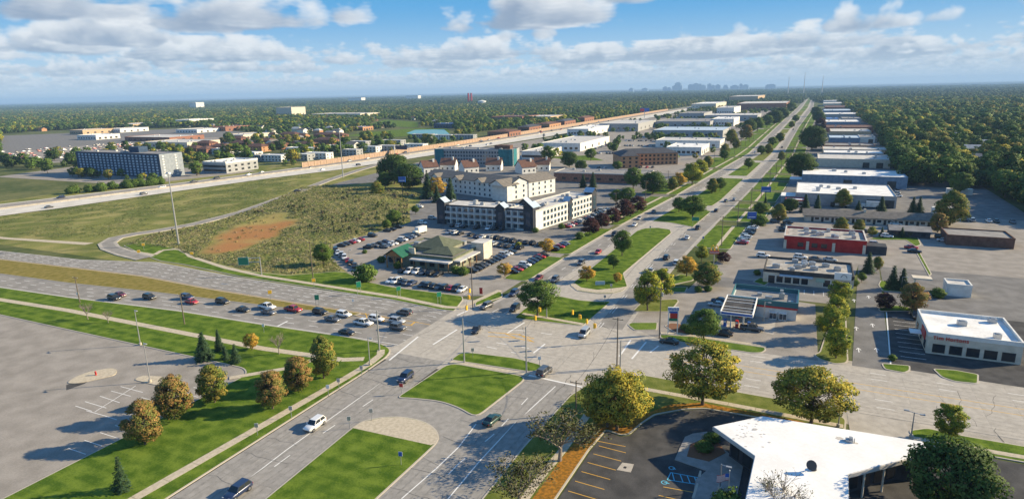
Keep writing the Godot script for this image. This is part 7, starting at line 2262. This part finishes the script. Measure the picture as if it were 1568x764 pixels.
	row(Vector2(-196,-690), Vector2(-150,-694), N, "Ks Gs Ws . Ks Ss Ku Ws . Ks Ks Ws Rs . Gs Ks", "in the middle of the works yard", "west")
	row(Vector2(60,-336), Vector2(84,-338), N, "Ws . Ks Su . Ws Ks . Gs", "in the yard by the camouflage container", "west")
	row(Vector2(46,-400), Vector2(48,-425), E, "Wp . Ks Wu . Gs . Ks", "beside the grey warehouse", "south")
	# freeway traffic: lane share, depth, colour and kind
	var r := RandomNumberGenerator.new()
	r.seed = 31
	var z := -150.0
	var k := 0
	var counts := {}
	while z > -1250.0:
		var lane: float = [0.13, 0.22, 0.33, 0.62, 0.71, 0.80, 0.88][r.randi() % 7]
		var line := between(FREE_NEAR, FREE_FAR, lane)
		var kind: String = ["sedan", "suv", "suv", "pickup", "minivan"][r.randi() % 5]
		var col: String = ["black", "grey", "white", "black", "silver", "red", "navy"][r.randi() % 7]
		var side := "near" if lane < 0.5 else "far"
		var key := kind + col + side
		counts[key] = counts.get(key, -1) + 1
		car(kind, col, at_z(line, z), z, Vector2((at_z(line, z - 5) - at_z(line, z)), -5) * (1 if lane < 0.5 else -1), "%s %s %s from the office block end on the %s freeway carriageway" % [ORD[counts[key]], col, kind.replace("suv", "SUV"), side], "traffic on the freeway")
		car_lift()
		z -= r.randf_range(9, 30)
		k += 1
	car("sedan", "black", -299.8,-312.2, Vector2(0.4, -1), "black car climbing the slip road", "traffic on the freeway")
	car_lift()
	# the shopping park's car park, too far for rows to be told apart car by car
	var places := []
	var cols := PackedColorArray()
	var area := p2([-773.5,-388.1,-676.4,-459.8,-685,-626.9,-839.4,-712.5,-929.8,-549.8,-941.7,-467.5])
	for i in 900:
		var p := Vector2(r.randf_range(-1300, -560), r.randf_range(-640, -380))
		p.y = roundf(p.y / 17.0) * 17.0 + (3.0 if r.randf() < 0.5 else -3.0)
		p.x = roundf(p.x / 2.8) * 2.8
		if Geometry2D.is_point_in_polygon(p, area) and free_of_buildings(p, 4):
			places.append(Transform3D(Basis(Vector3.UP, PI / 2), Vector3(p.x, 0.06, p.y)))
			cols.append([Color(0.02, 0.02, 0.02), Color(0.6, 0.6, 0.6), Color(0.2, 0.2, 0.22), Color(0.3, 0.02, 0.02), Color(0.03, 0.05, 0.1)][r.randi() % 5])
	var pm := StandardMaterial3D.new()
	pm.vertex_color_use_as_albedo = true
	pm.roughness = 0.35
	multi("parked_cars", tinted(meshes["sedan"][0]), places, pm, cols, "many small cars on the far shopping park lots")

func tinted(m: Mesh) -> ArrayMesh:
	var a := m.surface_get_arrays(0)
	var c := PackedColorArray()
	c.resize(a[Mesh.ARRAY_VERTEX].size())
	c.fill(Color.WHITE)
	a[Mesh.ARRAY_COLOR] = c
	var o := ArrayMesh.new()
	o.add_surface_from_arrays(Mesh.PRIMITIVE_TRIANGLES, a)
	return o

func car_lift() -> void:
	var n: Node3D = get_child(get_child_count() - 1)
	n.position.y = 0.315

# ---------------------------------------------------------------- poles, signs, signals
func pole(called: String, label: String, x: float, z: float, h: float, m: String, r0: float, r1: float, group := "") -> Node3D:
	var n := thing(called, label, "pole", Vector3(x, 0.05, z), 0, group)
	part("shaft", tube_mesh(Vector3.ZERO, Vector3(0, h, 0), r0, r1, 8), mats[m], n)
	return n

func lamp_pole(label: String, x: float, z: float, h: float, arms: int, group := "", m := "steel") -> void:
	var n := pole("lamp_post", label, x, z, h, m, 0.13, 0.08, group)
	part("footing", tube_mesh(Vector3.ZERO, Vector3(0, 0.7, 0), 0.32, 0.32, 10), mats["kerb"], n)
	for i in arms:
		var d := Vector3(1 if i == 0 else -1, 0, 0.35 if i == 0 else -0.35).normalized()
		var a := part("arm", tube_mesh(Vector3(0, h - 0.1, 0), Vector3(0, h, 0) + d * 0.9, 0.05, 0.05), mats[m], n)
		part("lamp_head", box_at(Vector3(0, h, 0) + d * 1.2, Vector3(0.8, 0.16, 0.4)), mats[m], a)

func utility_pole(label: String, x: float, z: float, h: float, group := "", transformer := false) -> void:
	var n := pole("utility_pole", label, x, z, h, "timber_pole", 0.17, 0.11, group)
	part("crossarm", box_at(Vector3(0, h - 0.5, 0), Vector3(2.4, 0.14, 0.12)), mats["timber_pole"], n)
	for i in [-1.05, 0.0, 1.05]:
		part("insulator", tube_mesh(Vector3(i, h - 0.43, 0), Vector3(i, h - 0.15, 0), 0.07, 0.05), mats["steel"], n)
	if transformer:
		part("transformer", tube_mesh(Vector3(0.4, h - 2.4, 0), Vector3(0.4, h - 1.4, 0), 0.26, 0.26, 10), mats["steel"], n)

func wire(label: String, a: Vector3, b: Vector3, sag: float, group: String, r := 0.018) -> void:
	var s := st()
	var prev := a
	for i in 8:
		var t := (i + 1) / 8.0
		var p := a.lerp(b, t) - Vector3(0, sag * 4.0 * t * (1.0 - t), 0)
		tube(s, prev, p, r, r, 3)
		prev = p
	var o := part(numbered("overhead_wire"), fin(s), mats["black"], self)
	tag(o, label, "wire", group)

func signal_head(label: String, p: Vector3, turn: float) -> void:
	var n := thing("traffic_signal", label, "traffic light", p, turn, "yellow signals hanging over the crossroads")
	part("hanger", tube_mesh(Vector3(0, 0.55, 0), Vector3(0, 1.1, 0), 0.03, 0.03), mats["steel_dark"], n)
	part("housing", box_at(Vector3.ZERO, Vector3(0.42, 1.15, 0.42)), mats["yellow"], n)
	for k in 3:
		var l := part("lens", tube_mesh(Vector3(0, 0.36 - 0.36 * k, 0.2), Vector3(0, 0.36 - 0.36 * k, 0.24), 0.14, 0.14, 10), mats["black"], n)
		part("visor", tube_mesh(Vector3(0, 0.36 - 0.36 * k, 0.22), Vector3(0, 0.42 - 0.36 * k, 0.42), 0.17, 0.15, 8), mats["yellow"], l)

func sign_post(called: String, label: String, x: float, z: float, h: float, w: float, hh: float, m: String, turn := 0.0, posts := 1, group := "", text := "", ink := "white") -> Node3D:
	var n := thing(called, label, "sign", Vector3(x, 0.12, z), turn, group)
	for i in posts:
		var px := 0.0 if posts == 1 else (i - 0.5) * w * 0.7
		part("post", box_at(Vector3(px, h / 2, 0), Vector3(0.09, h, 0.09)), mats["steel"], n)
	var b := part("board", box_at(Vector3(0, h + hh / 2 - 0.3, 0.08), Vector3(w, hh, 0.05)), mats[m], n)
	part("border", box_at(Vector3(0, h + hh / 2 - 0.3, 0.05), Vector3(w + 0.08, hh + 0.08, 0.03)), mats["white"], b)
	if text:
		lettering(n, text, hh * 0.7, ink, Vector3(0, h + hh / 2 - 0.3, 0.12), 0.0, 0.02)
	return n

const FLAG := Vector2(-6.4,-85.8)

func build_street_furniture() -> void:
	# two high masts by the slip road
	for q in [["front of the meadow", -239.9,-177.7,30.6], ["the freeway's edge", -318.4,-380.4,36.5]]:
		var n := pole("high_mast", "very tall steel light mast standing at %s" % q[0], q[1], q[2], q[3], "steel", 0.42, 0.16, "high masts by the slip road")
		part("lamp_ring", tube_mesh(Vector3(0, q[3] - 0.3, 0), Vector3(0, q[3] + 0.2, 0), 1.1, 0.9, 10), mats["steel"], n)
	for q in [["on the kerbed bay in the shopping lot", -126.7,-82,9.3, 1], ["at the lawn edge of the shopping lot", -149,-95.6,9.4, 1], ["at the corner sidewalk of the shopping lawn", -87,-107.7,6.9, 1], ["left of the bank driveway behind the white roof", 9.1,-118,4.7, 2], ["on the grass east of the bank driveway", 20.4,-118.5,5.1, 2], ["in the middle of the slanting lot row", -151.1,-180.2,5, 1], ["beside the fuel canopy", -6.9,-170.5,5.4, 1], ["between the lodge and the boulevard lot", -106.6,-204.8,5.6, 1], ["beside the blue spruces", 28.8,-212.9,4.3, 1], ["in front of the bank entrance", -8,-90.4,4.6, 1]]:
		lamp_pole("lamp post " + q[0], q[1], q[2], q[3], q[4])
	for q in [["on the small lawn strip, west end", -67.6,-117.2,10.8], ["on the small lawn strip, east end", -52.3,-117.8,10.7], ["at the eastbound stop line corner", -90,-115.4,10.3], ["on the median behind the maple", -61.1,-151.8,8.8], ["at the bank corner beside the timber pole", -34,-128.2,6.4]]:
		pole("signal_pole", "grey steel signal pole " + q[0], q[1], q[2], q[3], "steel", 0.2, 0.13, "steel poles carrying the signals")
	for q in [["at the bank corner", -34.5,-127.2,12.1], ["at the gas station corner", -29.6,-148.2,13.4], ["beside the big yellowing tree", -36.2,-104.6,6.9], ["at the restaurant lawn corner", -83.9,-151.6,15.1], ["in the meadow's front", -149,-158.3,13], ["behind the dense green tree by the meadow", -164,-181.5,6.4], ["beside the white sign west of the lawn", -199.4,-111.5,8.4], ["on the lawn below the red sedan", -151.6,-110.4,8.8]]:
		utility_pole("timber utility pole " + q[0], q[1], q[2], q[3], "timber poles about the crossroads", q[0] == "at the gas station corner")
	var line := []
	for i in 20:
		var z := -252.0 - i * 40.0
		var x := at_z(NBR, z) + 9.5
		utility_pole("timber pole on the east verge, %s from the crossroads" % ORD[i], x, z, 12.0, "timber poles along the east verge")
		line.append(Vector3(x, 11.7, z))
	for i in 12:
		var z := -300.0 - i * 46.0
		utility_pole("timber pole on the west verge, %s from the crossroads" % ORD[i], at_z(SBL, z) - 10.5, z, 11.5, "timber poles along the west verge")
	for i in line.size() - 1:
		for k in [-1.05, 1.05]:
			wire("%s wire of the east verge line, span %s from the crossroads" % ["outer" if k > 0 else "inner", ORD[i]], line[i] + Vector3(k, 0, 0), line[i + 1] + Vector3(k, 0, 0), 0.7, "wires along the east verge")
	# span wires with signals
	var A := pole_top(-67.6,-117.2,10.8)
	var B := pole_top(-52.3,-117.8,10.7)
	var C := pole_top(-61.1,-151.8,8.8)
	var D := pole_top(-34.5,-127.2,12.1)
	var F := pole_top(-29.6,-148.2,13.4)
	var H := pole_top(-83.9,-151.6,15.1)
	var J := pole_top(-90,-115.4,10.3)
	var K := pole_top(-36.2,-104.6,6.9)
	var spans := [["lawn strip to the restaurant corner", A, Vector3(H.x, A.y, H.z)], ["lawn strip to the median maple", B, C], ["median maple to the bank corner", C, Vector3(D.x, C.y, D.z)], ["between the two lawn strip poles", A, B], ["bank corner to the gas station corner", D, F], ["stop line corner to the lawn strip", J, A], ["bank corner to the yellowing tree", D, K]]
	for q in spans:
		wire("dark span wire from %s" % q[0], q[1], q[2], 0.9, "span wires over the crossroads", 0.03)
	var sp := [[0, 0.72, "over the southbound lanes, nearest the restaurant lawn", 0.0], [0, 0.58, "over the southbound lanes, second from the restaurant lawn", PI / 2], [0, 0.36, "over the southbound lanes, third from the restaurant lawn", 0.0], [2, 0.42, "over the northbound lanes, nearest the median", 0.0], [2, 0.52, "over the northbound lanes, second from the median", PI / 2], [2, 0.62, "over the northbound lanes, third from the median", 0.0], [2, 0.72, "over the northbound lanes, nearest the bank corner", PI / 2], [1, 0.4, "over the crossing's middle by the lawn strip", PI], [1, 0.6, "over the crossing's middle by the median", PI / 2]]
	for q in sp:
		var a: Vector3 = spans[q[0]][1]
		var b: Vector3 = spans[q[0]][2]
		var p := a.lerp(b, q[1]) - Vector3(0, 0.9 * 4.0 * q[1] * (1 - q[1]) + 1.1, 0)
		signal_head("yellow traffic signal " + q[2], p, q[3])
	# road signs
	for q in [["green_route_sign", "green route sign on two posts by the west sidewalk, first from the crossroads", -94.7,-151, "sign_green", 1.3, 1.4], ["green_route_sign", "green route sign with yellow tab by the west sidewalk, second from the crossroads", -109.5,-151.8, "sign_green", 1.3, 1.2], ["green_route_sign", "green route sign on two posts by the west sidewalk, third from the crossroads", -123.1,-150, "sign_green", 1.4, 1.8]]:
		sign_post(q[0], q[1], q[2], q[3], 2.6, q[5], q[6], q[4], 0.9, 2, "green route signs")
	for q in [["yellow warning sign on the west sidewalk verge", -141.3,-150.2], ["yellow warning sign on the straw median", -145.1,-135.3], ["yellow warning sign at the slip road, lower", -234.9,-156.3], ["double yellow warning sign on the slip road grass", -244.5,-165.1], ["yellow warning sign beside the curving sidewalk", -211.8,-161.7]]:
		var n := sign_post("warning_sign", q[0], q[1], q[2], 2.3, 1.1, 1.1, "yellow", 0.7, 1, "yellow warning signs")
	sign_post("route_sign", "green and yellow sign on the straw median tip", -127.2,-135.8, 2.4, 1.2, 1.5, "sign_green", 0.6, 2)
	for q in [["by the northbound stop line on the lawn strip", -50.8,-121.7, "white"], ["beside the west pole of the lawn strip", -67,-120.2, "steel"], ["with a white face between the westbound lanes", -116.8,-139.3, "white"], ["in the straw verge by the kerb lane", -125.9,-113.9, "white"], ["at the turnaround's west kerb", -73,-83.1, "steel"], ["on the turnaround paving", -71,-87.1, "steel"], ["beside the southbound sidewalk, nearest", -87.1,-74.5, "steel"], ["beside the southbound sidewalk, second", -86,-81.9, "steel"], ["beside the southbound sidewalk, third", -85.6,-92, "white"], ["beside the southbound sidewalk, fourth", -85.5,-95.2, "steel"], ["beside the southbound sidewalk, last before the corner", -85,-102.2, "steel"], ["with blue face on the turnaround island", -57.3,-76.9, "sign_blue"], ["at the end of the long median bulb", -51.3,-180.6, "steel"], ["at the crossover of the long median", -59.4,-268.7, "steel"], ["with blue face beside the northbound road", -35.1,-255.3, "sign_blue"], ["at the west edge of the eastbound carriageway", -202.3,-113, "white"], ["on the median below the signals", -49.9,-169.2, "steel"]]:
		sign_post("road_sign", "small road sign " + q[0], q[1], q[2], 2.0, 0.6, 0.75, q[3], 0.5 if q[3] != "sign_blue" else 0.3, 1, "small road signs")
	sign_post("street_sign", "red and white do not enter sign at the lawn island's tip", -72,-98.5, 1.9, 0.8, 0.8, "red", 0.2)
	sign_post("street_sign", "green street sign on the third median", -43.3,-287.4, 2.6, 3.0, 1.6, "sign_green", 0.2, 2)
	var st1 := sign_post("monument_sign", "low blue and white sign on the long median bulb", -56.2,-185.1, 0.6, 3.0, 1.2, "roof_steel_blue", 0.5, 2)
	sign_post("monument_sign", "red upright sign at the restaurant lot corner", -87.2,-163.2, 0.6, 1.0, 2.0, "red", 0.2, 2)
	# overhead sign on a bent arm
	var n := thing("overhead_sign", "green overhead sign on a cantilever arm beside the meadow sidewalk", "sign", Vector3(-169.4, 0.1, -155.3), 0.5)
	part("post", tube_mesh(Vector3.ZERO, Vector3(0, 6.4, 0), 0.2, 0.17, 8), mats["steel"], n)
	part("arm", tube_mesh(Vector3(0, 6.2, 0), Vector3(-6.2, 6.2, 0), 0.12, 0.12), mats["steel"], n)
	part("arm", tube_mesh(Vector3(0, 4.7, 0), Vector3(-6.2, 4.7, 0), 0.12, 0.12), mats["steel"], n)
	var ob := part("board", box_at(Vector3(-5.6, 5.2, 0.25), Vector3(3.4, 2.6, 0.12)), mats["sign_green"], n)
	part("border", box_at(Vector3(-5.6, 5.2, 0.2), Vector3(3.6, 2.8, 0.06)), mats["white"], ob)
	# freeway gantry and billboard, tall blue signs
	n = thing("freeway_sign", "dark back of a wide freeway sign over the far carriageway", "sign", Vector3(-378, 0.3, -545))
	for x in [-9.0, 9.0]:
		part("post", tube_mesh(Vector3(x, 0, 0), Vector3(x, 9.5, 0), 0.3, 0.25), mats["steel"], n)
	part("beam", box_at(Vector3(0, 8.6, -0.4), Vector3(19, 0.6, 0.5)), mats["steel"], n)
	part("board", box_at(Vector3(0, 7.4, 0), Vector3(14, 4.2, 0.2)), mat("sign_back", Color(0.02, 0.025, 0.06), 0.5), n)
	n = thing("billboard", "blue and red billboard above the freeway in the distance", "billboard", Vector3(-330, 0.2, -1400), 0.3)
	part("post", tube_mesh(Vector3.ZERO, Vector3(0, 14, 0), 0.8, 0.8), mats["steel"], n)
	part("board", box_at(Vector3(0, 17, 0), Vector3(20, 8, 0.8)), mats["sign_blue"], n)
	part("red_half", box_at(Vector3(-5, 16.6, 0.5), Vector3(9, 6, 0.2)), mats["red"], n)
	for q in [["near the gabled hotel's dark conifers", -214.1,-307.3,13.5, 4.2, 3.0], ["on the east verge by the warehouses", -18.2,-354.6,9.3, 4.8, 2.8], ["lower, by the motor court shrubs", -20.2,-295.5,6.2, 3.8, 3.0]]:
		n = thing("pylon_sign", "blue pylon sign on a pole, " + q[0], "sign", Vector3(q[1], 0.05, q[2]), 0.3, "blue pylon signs")
		part("post", tube_mesh(Vector3.ZERO, Vector3(0, q[3] - q[5], 0), 0.22, 0.2), mats["steel_dark"], n)
		part("board", box_at(Vector3(0, q[3] - q[5] / 2, 0), Vector3(q[4], q[5], 0.5)), mats["sign_blue"], n)
		part("stripe", box_at(Vector3(0, q[3] - q[5] * 0.72, 0.26), Vector3(q[4] * 0.8, 0.3, 0.06)), mats["white"], n)
	# flag beside the bank
	n = thing("flagpole", "flagpole with an American flag beside the bank walk", "flagpole", Vector3(FLAG.x, 0.1, FLAG.y))
	part("shaft", tube_mesh(Vector3.ZERO, Vector3(0, 6.6, 0), 0.06, 0.04, 8), mats["steel"], n)
	part("finial", tube_mesh(Vector3(0, 6.6, 0), Vector3(0, 6.75, 0), 0.09, 0.04, 8), mats["white"], n)
	var fl := Node3D.new()
	fl.name = "flag"
	n.add_child(fl)
	fl.position = Vector3(0, 5.0, 0)
	fl.rotation.y = PI + 0.25
	for i in 13:
		part("stripe", flag_strip(0.55 if i > 5 else 0.0, 1.7, i * 0.085, 0.085), mats["red" if i % 2 == 0 else "white"], fl)
	part("canton", flag_strip(0.0, 0.56, 0.0, 0.0, 0.51, 1.105), mats["sign_blue"], fl)
	# small furniture
	n = thing("fire_hydrant", "small red hydrant on the kerbed bay of the shopping lot", "hydrant", Vector3(-141.6, 0.16, -79.6))
	part("barrel", tube_mesh(Vector3.ZERO, Vector3(0, 0.8, 0), 0.2, 0.16, 8), mats["red"], n)
	part("bonnet", tube_mesh(Vector3(0, 0.8, 0), Vector3(0, 1.0, 0), 0.2, 0.06, 8), mats["red"], n)
	part("nozzle", tube_mesh(Vector3(-0.3, 0.6, 0), Vector3(0.3, 0.6, 0), 0.09, 0.09, 6), mats["red"], n)

func pole_top(x: float, z: float, h: float) -> Vector3:
	return Vector3(x, h - 0.3, z)

func flag_strip(x0: float, x1: float, y: float, h: float, lo := -1.0, hi := -1.0) -> Mesh:
	var s := st()
	var a := y if lo < 0 else lo
	var b := y + h if lo < 0 else hi
	for i in 6:
		var u := lerpf(x0, x1, i / 6.0)
		var v := lerpf(x0, x1, (i + 1) / 6.0)
		quad(s, Vector3(u, a - u * 0.28, sin(u * 4.0) * 0.12), Vector3(v, a - v * 0.28, sin(v * 4.0) * 0.12), Vector3(v, b - v * 0.28, sin(v * 4.0) * 0.12), Vector3(u, b - u * 0.28, sin(u * 4.0) * 0.12))
		quad(s, Vector3(u, a - u * 0.28, sin(u * 4.0) * 0.12 + 0.012), Vector3(v, a - v * 0.28, sin(v * 4.0) * 0.12 + 0.012), Vector3(v, b - v * 0.28, sin(v * 4.0) * 0.12 + 0.012), Vector3(u, b - u * 0.28, sin(u * 4.0) * 0.12 + 0.012))
	return fin(s)
